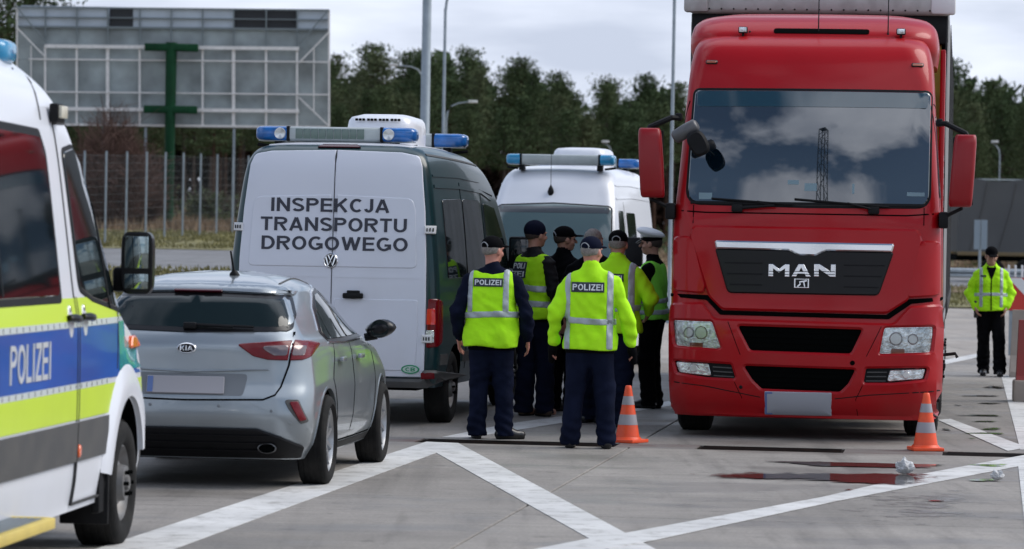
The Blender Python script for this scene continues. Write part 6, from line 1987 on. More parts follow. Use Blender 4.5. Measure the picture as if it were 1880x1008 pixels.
# ------------------------------------------------------------------ billboard seen from behind
def billboard():
    D = 125.0; s = FPX / D
    cxp = 309
    base = at(cxp, 420, D); zb_ = terrain(base.x, D)
    t = thing('billboard', 'large billboard seen from behind on a thick green pole', 'billboard', (base.x, D, 0))
    def Q(px, py):  # to local x,z
        p = at(px, py, D); return p.x - base.x, p.z
    mb = MB()
    zt = Q(cxp, 78)[1]
    r0 = 10.5 / s
    mb.lathe([(r0 * .001, zb_ - .3), (r0 * .80, zb_ - .3), (r0 * .9, zb_ + 3), (r0, zt), (.001, zt)], (0, 0, 0), 'z', 10)
    mb.build('pole', M['greenpole'], t, smooth=40)
    for py in (87, 201):
        z = Q(cxp, py)[1]
        mb = MB(); mb.bbox((0, .05, z), (98 / s, .34, .26), .03); mb.bbox((0, .0, z), (60 / s, .34, .24), .03)
        mb.build('cross_arm', M['greenpole'], t)
    cols = [28, 80, 138, 195, 254, 312, 370, 427, 487, 544, 603]
    rowsz = [50, 85, 110, 170, 200, 229]
    def corner(c, r):
        # straight edges; top and bottom lines fall slightly to the right
        return Q(c, r + (c - 315) * .010)
    for i in range(len(cols) - 1):
        for j in range(len(rowsz) - 1):
            x0, z0 = corner(cols[i], rowsz[j + 1]); x1, z1 = corner(cols[i + 1], rowsz[j])
            mb = MB(); mb.box(((x0 + x1) / 2, .62 + rnd.uniform(-.01, .01), (z0 + z1) / 2), (x1 - x0 - .02, .03, z1 - z0 - .02)); mb.build('back_sheet', M['panel_grey'], t, smooth=None)
        for j, (ra, rb) in enumerate(((14, 32), (32, 50))):
            x0, z0 = corner(cols[i], rb); x1, z1 = corner(cols[i + 1], ra)
            dark = i in (7, 8) or i == 3
            if i == 3:
                xm = x0 + (x1 - x0) * .78
                mb = MB(); mb.box(((x0 + xm) / 2 + .02, .68, (z0 + z1) / 2), (xm - x0 - .04, .03, z1 - z0 - .02)); mb.build('open_sheet', M['matteblack2'], t, smooth=None)
                mb = MB(); mb.box(((xm + x1) / 2, .60, (z0 + z1) / 2), (x1 - xm - .02, .03, z1 - z0 - .02)); mb.build('top_sheet', M['panel_pale'], t, smooth=None)
            else:
                mb = MB(); mb.box(((x0 + x1) / 2, .68 if dark else .60, (z0 + z1) / 2), (x1 - x0 - .02, .03, z1 - z0 - .02)); mb.build('open_sheet' if dark else 'top_sheet', M['matteblack2' if dark else 'panel_pale'], t, smooth=None)
    def bar(p, q, w_, m_, y=.45, name='frame_bar'):
        (x0, z0), (x1, z1) = p, q
        a, b = Vector((x0, y, z0)), Vector((x1, y, z1))
        L_ = (b - a).length; ang = math.atan2(z1 - z0, x1 - x0)
        mb = MB(); mb.box((a + b) / 2, (L_, .08, w_), rot=Matrix.Rotation(-ang, 3, 'Y')); mb.build(name, m_, t, smooth=None)
    for c in cols[1:-1]:
        w_ = .11 if c in (195, 427) else .07
        bar(corner(c, 85), corner(c, 230), w_, M['frame_white'], .44)
        bar(corner(c, 14), corner(c, 85), .045, M['frame_grey'], .50)
    for c in (28, 603): bar(corner(c, 14), corner(c, 230), .06, M['frame_white'], .44)
    for rr_, w_ in ((14, .05), (32, .035), (50, .07)): bar(corner(28, rr_), corner(603, rr_), w_, M['frame_grey'], .52)
    bar(corner(80, 86), corner(266, 86), .12, M['frame_white'], .36); bar(corner(358, 86), corner(548, 86), .12, M['frame_white'], .36)
    bar(corner(80, 201), corner(266, 201), .12, M['frame_white'], .36); bar(corner(358, 201), corner(548, 201), .12, M['frame_white'], .36)
    bar(corner(50, 110), corner(603, 110), .045, M['frame_white'], .40); bar(corner(50, 170), corner(603, 170), .045, M['frame_white'], .40)
    bar(corner(28, 230), corner(603, 230), .07, M['frame_white'], .40)
    for a, b in (((28, 52), (80, 105)), ((28, 14), (80, 78)), ((603, 55), (548, 112)), ((603, 14), (548, 78)), ((603, 228), (548, 176)), ((28, 228), (80, 176))):
        bar(corner(*a), corner(*b), .045, M['frame_white'] if a[1] != 14 else M['frame_grey'], .34, 'brace')
    for c in (54, 575): bar(corner(c, 85), corner(c, 200), .035, M['frame_white'], .42)
    # front face of the board, away from the camera
    x0, z0 = corner(28, 230); x1, z1 = corner(603, 14)
    mb = MB(); mb.box(((x0 + x1) / 2, .95, (z0 + z1) / 2), (x1 - x0, .04, z1 - z0)); mb.build('front_face', M['panel_pale'], t, smooth=None)
    # thin legs below
    for px in (187, 265, 428):
        x, z = Q(px, 229); mb = MB(); mb.bbox((x, .5, (z + zb_) / 2), (.085, .085, z - zb_), .01); mb.build('support_leg', M['steel'], t, smooth=None)
M['matteblack2'] = mat('open_frame_dark', (.02, .022, .026), .6)
billboard()

# ------------------------------------------------------------------ masts and lamps
def mast(px, py_base, d, r, htop, label, cat='pole', name='lamp_post', arm=None, head=None, taper=.85):
    p = at(px, py_base, d); z0 = terrain(p.x, d)
    t = thing(name, label, cat, (p.x, d, z0))
    mb = MB(); mb.lathe([(r * 1.5, -.2), (r * 1.5, .12), (r, .2), (r * taper, htop), (.001, htop + .02)], (0, 0, 0), 'z', 14)
    mb.build('pole', M['steel'], t, smooth=40)
    return t
t = mast(777, 400, 85, .115, 9.5, 'thick galvanised mast rising above the roof of the green van', 'mast', 'light_mast')
mb = MB(); mb.bbox((0, 0, 9.6), (1.2, .3, .25), .05); mb.build('lamp_head', M['steel'], t)
t = mast(811, 400, 95, .045, 6.6, 'thin tall lamp post right beside the thick mast', 'street lamp', 'street_lamp')
mb = MB(); z_ = 6.5
mb.tube([(0, 0, z_), (.03, 0, z_ + .3), (.14, 0, z_ + .6), (.45, 0, z_ + .8), (1.0, 0, z_ + .86)], .035, 8); mb.bbox((1.2, 0, z_ + .86), (.5, .2, .1), .03); mb.build('lamp_arm', M['steel'], t)
def curved_lamp(px, pyh, d, label, dirx=1, L_=.75, r=.04):
    p = at(px, pyh, d); z0 = terrain(p.x, d); hh = p.z - z0
    t = thing('street_lamp', label, 'street lamp', (p.x, d, z0))
    mb = MB(); mb.tube([(0, 0, 0), (0, 0, hh - .55), (dirx * .04, 0, hh - .3), (dirx * .16, 0, hh - .12), (dirx * .4, 0, hh - .02), (dirx * L_, 0, hh + .03)], [r, r * .8, r * .7, r * .6, r * .6, r * .5], 8)
    mb.build('pole', M['steel'], t, smooth=60)
    mb = MB(); mb.bbox((dirx * (L_ + .10), 0, hh + .04), (.30, .16, .09), .035); mb.build('lamp_head', M['bar_pale'], t)
    return t
M['bar_pale'] = mat('pale_lamp_head', (.6, .6, .58), .4)
curved_lamp(820, 188, 118, 'short curved street lamp in front of the trees above the green van')
curved_lamp(776, 122, 130, 'curved lamp arm reaching left from behind the thick mast', -1, .95, .04)
curved_lamp(1124, 262, 150, 'small lamp top showing over the white van roof', -1, .18, .03)
curved_lamp(690, 248, 150, 'small lamp top showing over the green van roof', 1, .2, .03)
t = mast(1231, 400, 75, .040, 6.8, 'slim tall lamp post seen just left of the red truck', 'street lamp', 'street_lamp')
p = at(1233, 2, 75)
mb = MB(); mb.bbox((0, 0, 6.75), (.24, .14, .06), .02); mb.tube([(-.16, 0, 6.72), (.16, 0, 6.72)], .03, 8); mb.build('lamp_head', M['steel'], t)
curved_lamp(1836, 262, 155, 'small white lamp post behind the dark trailer on the right', -1, .12, .035)
# lattice mast behind the camera: the truck windscreen mirrors it
def lattice():
    t = thing('lattice_mast', 'tall steel lattice mast seen only as a reflection in the truck windscreen', 'mast', (-1.4, -8.6, 0), .4)
    H, w0, w1 = 30.0, .85, .65
    mb = MB()
    for sx_, sy_ in ((-1, -1), (1, -1), (1, 1), (-1, 1)):
        mb = MB(); mb.tube([(sx_ * w0, sy_ * w0, 0), (sx_ * w1, sy_ * w1, H)], .09, 6); mb.build('corner_leg', M['mast_dark'], t)
    n = 18
    for k in range(n):
        z0, z1 = H * k / n, H * (k + 1) / n
        a, b = w0 + (w1 - w0) * k / n, w0 + (w1 - w0) * (k + 1) / n
        for q in range(4):
            c0, s0 = [(-1, -1), (1, -1), (1, 1), (-1, 1)][q]; c1, s1 = [(1, -1), (1, 1), (-1, 1), (-1, -1)][q]
            mb = MB(); mb.tube([(c0 * a, s0 * a, z0), (c1 * b, s1 * b, z1)] if k % 2 else [(c1 * a, s1 * a, z0), (c0 * b, s0 * b, z1)], .06, 4); mb.build('brace', M['mast_dark'], t)
    mb = MB(); mb.bbox((0, 0, H), (1.3, 1.3, .12), .02); mb.build('top_plate', M['mast_dark'], t)
M['mast_dark'] = mat('dark_mast_steel', (.03, .03, .03), .6)
lattice()
# ------------------------------------------------------------------ right side: dark trailer, sign, guard rail, barriers
def dark_trailer():
    D = 134.0
    p0 = at(1757, 470, D); z0 = terrain(p0.x, D)
    t = thing('trailer', 'long dark grey tarpaulin trailer parked in the far right background', 'trailer', (p0.x, D, z0), 0)
    L_, Wd = 13.6, 2.55
    zt = at(1757, 330, D).z - z0; zb_ = at(1757, 462, D).z - z0
    V, Fc = [], []
    n, m_ = 90, 10
    for i in range(n + 1):
        for j in range(m_ + 1):
            x = L_ * i / n; z = zb_ + (zt - zb_ + .06 * math.sin(x * 3.1)) * j / m_
            V.append((x, -.02 * math.sin(x * 4) * math.sin(PI * j / m_), z))
    for i in range(n):
        for j in range(m_): a = i * (m_ + 1) + j; Fc.append((a, a + m_ + 1, a + m_ + 2, a + 1))
    link('tarpaulin', V, Fc, M['tarp_dark'], t, smooth=60)
    mb = MB(); mb.box((L_ / 2, Wd / 2 + .05, (zb_ + zt) / 2), (L_ - .02, Wd - .1, zt - zb_ - .04)); mb.build('load_body', M['tarp_dark'], t)
    for k in range(13):
        x = .45 + k * 1.05
        mb = MB(); mb.tube([(x + .0, -.03, zb_ + .05), (x + .42, -.035, (zb_ + zt) / 2 + .2), (x + .62, -.03, zt - .1)], .018, 4); mb.build('strap', M['trimgrey'], t)
    mb = MB(); mb.bbox((L_ / 2, -.03, zb_ - .06), (L_, .05, .14), .01); mb.build('side_rail', M['rail_brown'], t)
    mb = MB(); mb.box((L_ / 2, Wd / 2, zb_ - .2), (L_, Wd - .3, .25)); mb.build('frame', M['matteblack'], t)
    for x in (1.3, 2.6, 3.9, 10.8):
        mb = MB(); mb.lathe([(.25, .15), (.42, .15), (.48, .1), (.48, -.1), (.42, -.15), (.001, -.15)], (0, 0, 0), 'y', 24); w_ = mb.build('wheel', M['rubber'], t, loc=(x, .16, .48))
    mb = MB(); mb.bbox((L_ / 2, .2, zt + .03), (L_, .3, .05), .01); mb.build('roof_rail', M['bar_grey'], t)
M['rail_brown'] = mat('brown_yellow_rail', (.16, .11, .045), .6, dirt=.4)
dark_trailer()
D = 95
p = at(1800, 430, D); z0 = terrain(p.x, D)
t = thing('road_sign', 'pair of grey sign boards seen from behind beyond the lone officer', 'sign', (p.x, D, z0))
for dx_ in (-.09, .10):
    zt = at(1800, 404, D).z - z0; zb_ = at(1800, 458, D).z - z0
    mb = MB(); mb.bbox((dx_, 0, (zt + zb_) / 2), (.15, .03, zt - zb_), .01); mb.build('sign_board', M['signgrey'], t, smooth=None)
mb = MB(); mb.tube([(0, .05, 0), (0, .05, zt)], .035, 8); mb.build('post', M['steel'], t)
D = 92
a = at(1700, 520, D); z0 = terrain(a.x, D)
t = thing('guard_rail', 'galvanised guard rail on posts behind the lone officer', 'guard rail', (a.x, D, 0))
zt = at(1760, 492, D).z; zb_ = at(1760, 510, D).z
mb = MB()
prof = [(.0, zb_), (-.06, zb_ + .04), (-.06, zb_ + .10), (0, (zb_ + zt) / 2), (-.06, zt - .10), (-.06, zt - .04), (0, zt)]
V = []; Fc = []
for x in (0, 20):
    for (y, z) in prof: V.append((x, y, z))
for i in range(len(prof) - 1): Fc.append((i, i + 1, len(prof) + i + 1, len(prof) + i))
mb.add(V, Fc); mb.build('rail', M['steel'], t)
for k in range(11):
    mb = MB(); mb.bbox((.4 + k * 1.9, .06, (terrain(a.x, D) + zt) / 2), (.10, .08, zt - terrain(a.x, D)), .01); mb.build('rail_post', M['steel'], t, smooth=None)
# red and white board
D = 60
p = at(1880, 560, D); z0 = terrain(p.x, D)
t = thing('barrier_board', 'red and white striped barrier board right of the lone officer', 'barrier', (p.x, D, z0))
zt = at(1860, 510, D).z - z0; zb_ = at(1860, 570, D).z - z0
xl = at(1846, 540, D).x - p.x
mb = MB(); mb.bbox((xl + 1.2, 0, (zt + zb_) / 2), (2.4, .03, zt - zb_), .006); bd = mb.build('board', M['signred'], t, smooth=None)
hh = zt - zb_
for k in range(4):
    x = xl + .04 + k * .62
    pf = plane_proj((0, -.017, 0), (1, 0, 0), (0, 0, 1))
    plate('white_stripe', [(x, zt - .004), (x + .22, zt - .004), (x + .22 + hh * .95, zb_ + .004), (x + hh * .95, zb_ + .004)], pf, .003, M['signwhite'], bd, bevel=.001)
mb = MB()
for x in (.1, 1.2, 2.2): mb.bbox((xl + x, .04, zt / 2 + .02), (.06, .05, zt + .04), .01)
mb.build('leg', M['steel'], t, smooth=None)
for k in range(5):
    mb = MB(); mb.bbox((xl + .05 + k * .11, .02, zt + .11), (.035, .03, .20), .008); mb.build('top_tooth', M['signwhite'], t, smooth=None)
# concrete barrier and red barrier at the right edge
def jersey(px_l, py_b, d, h, L_, m_, label, name, ang=0.0, wb=.6):
    p = at(px_l, py_b, d); z0 = terrain(p.x, d)
    t = thing(name, label, 'barrier', (p.x, d, z0), ang)
    prof = [(-wb / 2, 0), (-wb / 2, .08), (-wb * .28, .30), (-wb * .15, h), (wb * .15, h), (wb * .28, .30), (wb / 2, .08), (wb / 2, 0)]
    V = [(0, y, z) for y, z in prof] + [(L_, y, z) for y, z in prof]
    n = len(prof)
    V = [(.03 * (z / h), y, z) for y, z in prof] + [(L_ - .03 * z / h, y, z) for y, z in prof]
    mb = MB(); mb.add(V, [(i, (i + 1) % n, n + (i + 1) % n, n + i) for i in range(n)] + [tuple(range(n)), tuple(range(2 * n - 1, n - 1, -1))])
    mb.build('barrier_body', m_, t, smooth=None)
    return t
jersey(1853, 690, 50, .92, 3.2, M['concrete_b'], 'beige concrete barrier below the striped board', 'concrete_barrier', -.12)
t = jersey(1863, 735, 42, .94, 2.0, M['signred_dull'] if 'signred_dull' in M else M['signred'], 'red barrier segment cut off by the right edge', 'plastic_barrier', -LN + .02, .5)
mb = MB(); mb.bbox((1.0, 0, .12), (2.05, .56, .26), .03); mb.build('barrier_foot', M['concrete_b'], t)

# ------------------------------------------------------------------ cones and litter
def cone(px, py, label):
    p = gnd(px, py)
    t = thing('traffic_cone', label, 'traffic cone', (p.x, p.y, 0), rnd.uniform(0, 1), 'traffic cones in front of the truck')
    mb = MB(); mb.bbox((0, 0, .015), (.27, .27, .03), .012)
    mb.lathe([(.125, .028), (.118, .04), (.110, .05)], (0, 0, 0), 'z', 24)
    mb.build('base', M['conered'], t, smooth=40)
    def r_(z): return .105 - .078 * (z - .05) / .44
    bands = [('cone_body', .05, .155, 'conered', 0), ('reflective_band', .155, .245, 'conegrey', .0015), ('cone_body', .245, .33, 'conered', 0), ('reflective_band', .33, .405, 'conegrey', .0015), ('cone_body', .405, .49, 'conered', 0)]
    for nm, z0, z1, m_, e in bands:
        mb = MB(); pr = [(r_(z) + e, z) for z in np.linspace(z0, z1, 4)]
        if z1 > .48: pr += [(r_(.49) * .8, .497), (.015, .498), (.013, .46)]
        mb.lathe(pr, (0, 0, 0), 'z', 28); mb.build(nm, M[m_], t, smooth=50)
    return t
cone(1152, 812, 'orange and grey traffic cone beside the officer in the long sleeved jacket')
cone(1699, 827, 'orange and grey traffic cone in front of the truck bumper corner on the right')
def crumple(px, py, W, H, label, seed, name, cat):
    p = gnd(px, py)
    bm = bmesh.new(); bmesh.ops.create_icosphere(bm, subdivisions=4, radius=1)
    for v in bm.verts:
        c = v.co.copy()
        d = 1 + .45 * noise.noise(c * 1.6 + Vector((seed, 0, 0))) + .28 * (1 - abs(noise.noise(c * 4 + Vector((0, seed, 0))))) * 1 - .2
        v.co = Vector((c.x * W / 2 * d, c.y * W / 2 * d, max(0.0, (c.z * .5 + .5) * H * d)))
    me = bpy.data.meshes.new(name); bm.to_mesh(me); bm.free(); me.materials.append(M['bag'])
    o = bpy.data.objects.new(name, me); COL.objects.link(o); o.location = (p.x, p.y, .008); tag(o, label, cat)
crumple(1660, 872, .14, .10, 'crumpled clear plastic bag lying in the puddle before the truck', 1, 'plastic_bag', 'bag')
crumple(1831, 884, .09, .07, 'small white scrap of plastic on the wet concrete at the right', 5, 'plastic_scrap', 'litter')
# ================================================================== people: distance fields and surface nets
class Grid:
    def __init__(s, lo, hi, h):
        s.lo = np.array(lo, np.float32); s.h = h
        n = np.ceil((np.array(hi) - s.lo) / h).astype(int) + 1
        s.n = n
        s.ax = [s.lo[i] + h * np.arange(n[i], dtype=np.float32) for i in range(3)]
    def empty(s): return np.full(s.n, 1.0, np.float32)
    def win(s, lo, hi):
        sl = []
        for i in range(3):
            a = max(0, int((lo[i] - s.lo[i]) / s.h)); b = min(s.n[i], int((hi[i] - s.lo[i]) / s.h) + 2)
            if b <= a: return None
            sl.append(slice(a, b))
        X, Y, Z = np.meshgrid(*[s.ax[i][sl[i]] for i in range(3)], indexing='ij')
        return tuple(sl), X, Y, Z
    def put(s, F, lo, hi, fn, k=0.0, pad=.10):
        w = s.win([a - pad for a in lo], [a + pad for a in hi])
        if w is None: return
        sl, X, Y, Z = w
        d = fn(X, Y, Z); f = F[sl]
        if k > 0:
            hh = np.clip(.5 + .5 * (f - d) / k, 0, 1)
            F[sl] = f * (1 - hh) + d * hh - k * hh * (1 - hh)
        else: F[sl] = np.minimum(f, d)
    def cap(s, F, a, b, ra, rb, k=0.0, sy=1.0, sx=1.0):
        a = np.array(a, float); b = np.array(b, float)
        R_ = max(ra, rb)
        lo = np.minimum(a, b) - R_; hi = np.maximum(a, b) + R_
        def fn(X, Y, Z):
            A = a / (sx, sy, 1); B = b / (sx, sy, 1)
            px, py, pz = X / sx - A[0], Y / sy - A[1], Z - A[2]
            ab = B - A; L2 = float(ab @ ab) + 1e-9
            t = np.clip((px * ab[0] + py * ab[1] + pz * ab[2]) / L2, 0, 1)
            d = np.sqrt((px - t * ab[0]) ** 2 + (py - t * ab[1]) ** 2 + (pz - t * ab[2]) ** 2) - (ra + (rb - ra) * t)
            return d * min(sx, sy, 1)
        s.put(F, lo, hi, fn, k)
    def ell(s, F, c, r, k=0.0, rot=None):
        c = np.array(c, float); r = np.array(r, float); R_ = max(r)
        def fn(X, Y, Z):
            x, y, z = X - c[0], Y - c[1], Z - c[2]
            if rot is not None:
                m_ = rot.transposed()
                x, y, z = (m_[0][0] * x + m_[0][1] * y + m_[0][2] * z, m_[1][0] * x + m_[1][1] * y + m_[1][2] * z, m_[2][0] * x + m_[2][1] * y + m_[2][2] * z)
            k0 = np.sqrt((x / r[0]) ** 2 + (y / r[1]) ** 2 + (z / r[2]) ** 2)
            k1 = np.sqrt((x / r[0] ** 2) ** 2 + (y / r[1] ** 2) ** 2 + (z / r[2] ** 2) ** 2) + 1e-6
            return k0 * (k0 - 1) / k1
        s.put(F, c - R_, c + R_, fn, k)
    def coords(s):
        return np.meshgrid(*s.ax, indexing='ij')

def nets(F, g):
    ins = F < 0
    n = F.shape
    c = np.zeros((n[0] - 1, n[1] - 1, n[2] - 1), np.int8)
    for i in (0, 1):
        for j in (0, 1):
            for k in (0, 1):
                c += ins[i:n[0] - 1 + i, j:n[1] - 1 + j, k:n[2] - 1 + k]
    act = (c > 0) & (c < 8)
    idx = -np.ones(act.shape, np.int64)
    cells = np.argwhere(act)
    idx[act] = np.arange(len(cells))
    acc = np.zeros((len(cells), 3)); cnt = np.zeros(len(cells))
    co = [(i, j, k) for i in (0, 1) for j in (0, 1) for k in (0, 1)]
    for a in co:
        for ax in range(3):
            if a[ax] == 1: continue
            b = list(a); b[ax] = 1
            fa = F[cells[:, 0] + a[0], cells[:, 1] + a[1], cells[:, 2] + a[2]]
            fb = F[cells[:, 0] + b[0], cells[:, 1] + b[1], cells[:, 2] + b[2]]
            m_ = (fa < 0) != (fb < 0)
            t = np.where(m_, fa / (fa - fb + 1e-12), 0)
            p = np.array(a, float)[None, :] + np.zeros((len(cells), 3)); p[:, ax] += t
            acc[m_] += p[m_]; cnt[m_] += 1
    V = (cells + acc / np.maximum(cnt, 1)[:, None]) * g.h + g.lo
    faces = []
    for ax in range(3):
        u, v = (ax + 1) % 3, (ax + 2) % 3
        sa = [slice(None)] * 3; sb = [slice(None)] * 3
        sa[ax] = slice(0, n[ax] - 1); sb[ax] = slice(1, n[ax])
        ch = ins[tuple(sa)] != ins[tuple(sb)]
        E = np.argwhere(ch)
        E = E[(E[:, u] > 0) & (E[:, v] > 0) & (E[:, u] < n[u] - 1) & (E[:, v] < n[v] - 1)]
        flip = ins[tuple(sa)][E[:, 0], E[:, 1], E[:, 2]]
        q = []
        for (du, dv) in ((-1, -1), (0, -1), (0, 0), (-1, 0)):
            C_ = E.copy(); C_[:, u] += du; C_[:, v] += dv
            q.append(idx[C_[:, 0], C_[:, 1], C_[:, 2]])
        q = np.stack(q, 1)
        q[~flip] = q[~flip][:, ::-1]
        faces.append(q[(q >= 0).all(1)])
    return V, np.concatenate(faces)

def net_obj(name, F, g, m, parent, relax=1):
    V, Q = nets(F, g)
    if len(V) == 0: return None
    # a light relaxation
    for _ in range(relax):
        S = np.zeros_like(V); C_ = np.zeros(len(V))
        for a, b in ((0, 1), (1, 2), (2, 3), (3, 0)):
            np.add.at(S, Q[:, a], V[Q[:, b]]); np.add.at(C_, Q[:, a], 1)
            np.add.at(S, Q[:, b], V[Q[:, a]]); np.add.at(C_, Q[:, b], 1)
        V = V * .5 + .5 * S / np.maximum(C_, 1)[:, None]
    o = link(name, V.tolist(), Q.tolist(), m, parent)
    o.data.shade_smooth()
    return o

def wrinkle(X, Y, Z, amp, seed, fz=16, fx=9):
    r_ = np.random.RandomState(seed)
    d = np.zeros_like(X)
    wx = X + .03 * np.sin(Z * 13 + seed) ; wz = Z + .04 * np.sin(X * 15 + Y * 11 + seed)
    for i in range(6):
        k = r_.normal(0, 1, 3) * (fx, fx, fz) * (1 + .35 * i)
        d += np.sin(wx * k[0] + Y * k[1] + wz * k[2] + r_.uniform(0, 6.28)) / (1 + .5 * i)
    return amp * d / 2.2

def rotm(yaw=0, pitch=0, roll=0):
    return Matrix.Rotation(yaw, 3, 'Z') @ Matrix.Rotation(pitch, 3, 'X') @ Matrix.Rotation(roll, 3, 'Y')

def person(label, px, py, yaw, H, look=0.0, nod=0.0, tilt=0.0, top='jacket', top_mat='hivis', sleeve_mat=None, trouser='navytrouser',
           shoe='leather', cap='cap', cap_mat='navy', hair='greyhair', skin='skin', L=None, Rr=None, feet=((-.12, 0, 0), (.12, 0, 0)), toes=(.15, -.15),
           lean=(0, 0), fat=1.0, patch=None, vbands=(), hbands=(), hem=.80, glove=False, knees=None, collar=True, seed=0, group=None, side_patch=None, holster=False, captext=True, pos=None, foot_lift=(0, 0), hbt=.055, patch_h=.075, zip_=False):
    p = gnd(px, py) if pos is None else pos
    t = thing('person', label, 'person', (p.x, p.y, 0), yaw)
    k_ = H / 1.80
    t.scale = (k_, k_, k_)
    h = .0105
    g = Grid((-.52, -.42, -.02), (.52, .48, 1.86), h)
    lx, ly = lean
    # joints
    hip = [Vector((s * .095 + lx * .3, 0 + ly * .3, .93)) for s in (-1, 1)]
    ank = [Vector((feet[i][0], feet[i][1], .085 + foot_lift[i])) for i in (0, 1)]
    kn = [hip[i].lerp(ank[i], .5) + Vector((0, .025, 0)) + (Vector(knees[i]) if knees else Vector((0, 0, 0))) for i in (0, 1)]
    sh = [Vector((s * .190 * fat ** .5 + lx, ly - .005, 1.400)) for s in (-1, 1)]
    L = L or ((-.30, -.03, 1.15), (-.32, .06, .91))
    Rr = Rr or ((.30, -.03, 1.15), (.32, .06, .91))
    el = [Vector(L[0]), Vector(Rr[0])]; wr = [Vector(L[1]), Vector(Rr[1])]
    neck0 = Vector((lx, ly - .01, 1.46)); 
    hc = Vector((lx * 1.15 + .0, ly * 1.15 + .02 + nod * .05, 1.668 - nod * .02))
    HR = rotm(look, -nod, tilt)
    hp = lambda x, y, z: tuple(hc + HR @ Vector((x, y, z)))
    # ---------------- body: head, neck, hands, slim trunk and limbs as one surface
    hb = .0085
    gb = Grid((-.50, -.40, 0.0), (.50, .46, 1.82), hb)
    B = gb.empty()
    gb.ell(B, hp(0, -.012, .022), (.076, .095, .088), 0, HR)
    gb.ell(B, hp(0, .018, -.045), (.058, .070, .070), .03, HR)
    gb.ell(B, hp(0, .055, -.088), (.030, .028, .022), .02, HR)          # chin
    gb.cap(B, hp(0, .088, .008), hp(0, .112, -.028), .010, .015, .012)   # nose
    for s in (-1, 1):
        gb.ell(B, hp(s * .078, -.005, -.015), (.012, .022, .032), .006, HR)
        gb.ell(B, hp(s * .036, .076, .020), (.024, .016, .010), .014, HR)     # brow
        gb.ell(B, hp(s * .042, .062, -.035), (.022, .020, .018), .02, HR)     # cheek
    gb.ell(B, hp(0, .088, -.055), (.022, .010, .006), .008, HR)
    gb.ell(B, hp(0, .086, -.066), (.019, .010, .006), .008, HR)
    gb.cap(B, tuple(neck0 + Vector((0, 0, -.04))), hp(0, -.02, -.05), .062, .055, .03)
    gb.cap(B, (-.10 + lx, ly, 1.38), (.10 + lx, ly, 1.38), .075, .075, .05)
    gb.cap(B, (lx, ly, 1.32), (lx * .3, ly * .3, .98), .10, .095, .08)
    for i in (0, 1):
        gb.cap(B, sh[i], el[i], .042, .035, .03); gb.cap(B, el[i], wr[i], .034, .026, .02)
        gb.cap(B, hip[i], kn[i], .065, .05, .04); gb.cap(B, kn[i], ank[i], .045, .035, .02)
        gb.cap(B, ank[i] + Vector((0, 0, -.03)), ank[i] + Vector((0, .10, -.045)), .034, .030, .02)
        # hand: palm, four bent fingers, thumb
        d = (wr[i] - el[i]).normalized()
        s = -1 if i == 0 else 1
        side = Vector((0, 1, 0)) - d * d.y; side.normalize()
        inn = d.cross(side) * (1 if i == 0 else -1); inn.normalize()
        if inn.x * s > 0: inn = -inn
        pc = wr[i] + d * .055
        for q in (-1, 0, 1):
            gb.cap(B, wr[i] + side * q * .014, wr[i] + d * .085 + side * q * .024, .016, .013, .012)
        for q, ln in ((-1.5, .058), (-.5, .070), (.5, .075), (1.5, .068)):
            b0 = wr[i] + d * .09 + side * q * .0195
            b1 = b0 + d * ln * .55 + inn * .010
            b2 = b1 + d * ln * .42 + inn * .026
            gb.cap(B, b0, b1, .0095, .0088, .003); gb.cap(B, b1, b2, .0088, .0072, .002)
        th0 = wr[i] + d * .03 + side * .030
        th1 = th0 + d * .038 + side * .020 + inn * .012; th2 = th1 + d * .030 + inn * .010
        gb.cap(B, th0, th1, .0125, .011, .008); gb.cap(B, th1, th2, .011, .009, .003)
    body = net_obj('body', B, gb, M[skin], t)
    for s in (-1, 1):
        mb = MB(); mb.lathe([(.001, -.011), (.008, -.008), (.011, 0), (.008, .008), (.001, .011)], hp(s * .033, .073, .002), 'z', 10); mb.build('eye', M['eye'], body, smooth=60)
    # ---------------- hair
    Hh = g.empty()
    g.ell(Hh, hp(0, -.022, .018), (.081, .098, .094), 0, HR)
    X, Y, Z = g.coords()
    fr = HR @ Vector((0, 1, 0)); upv = HR @ Vector((0, 0, 1))
    loc_y = (X - hc.x) * fr.x + (Y - hc.y) * fr.y + (Z - hc.z) * fr.z
    loc_z = (X - hc.x) * upv.x + (Y - hc.y) * upv.y + (Z - hc.z) * upv.z
    Hh = np.maximum(Hh, np.maximum(loc_y - .045 - np.clip(loc_z, -.1, .05) * .5, -loc_z - .022 - np.clip(-loc_y, 0, .1) * .25))
    Hh += wrinkle(X, Y, Z, .002, seed + 3, 60, 60)
    net_obj('hair', Hh, g, M[hair], t)
    # ---------------- trousers
    T = g.empty()
    g.cap(T, (-.055 + lx * .3, 0, .965), (.055 + lx * .3, 0, .965), .118 * fat, .118 * fat, .0, sy=.92)
    for i in (0, 1):
        g.cap(T, hip[i] + Vector((0, -.01, -.02)), kn[i], .104 * fat ** .5, .082, .07)
        g.cap(T, kn[i], ank[i] + Vector((0, -.01, -.02)), .084, .086, .04)
    T += wrinkle(X, Y, Z, .011, seed + 11, 24, 10) * np.clip(1.25 - Z, .35, 1)
    T += .006 * np.sin(Z * 75 + X * 22 + 3 * np.sin(Y * 14 + seed)) * np.clip((.34 - Z) * 5, 0, 1) + .004 * np.sin(Z * 48 - X * 30 + seed) * np.exp(-((Z - .52) / .07) ** 2)
    T = np.maximum(T, np.maximum(.028 + (foot_lift[0] * (X < 0) + foot_lift[1] * (X > 0)) - Z, Z - (hem + .16)))
    tro = net_obj('trousers', T, g, M[trouser], t)
    # pocket flaps and belt
    Bt = np.maximum(np.maximum(g_inflate(T, .006), Z - hem - .03), hem - .03 - Z)
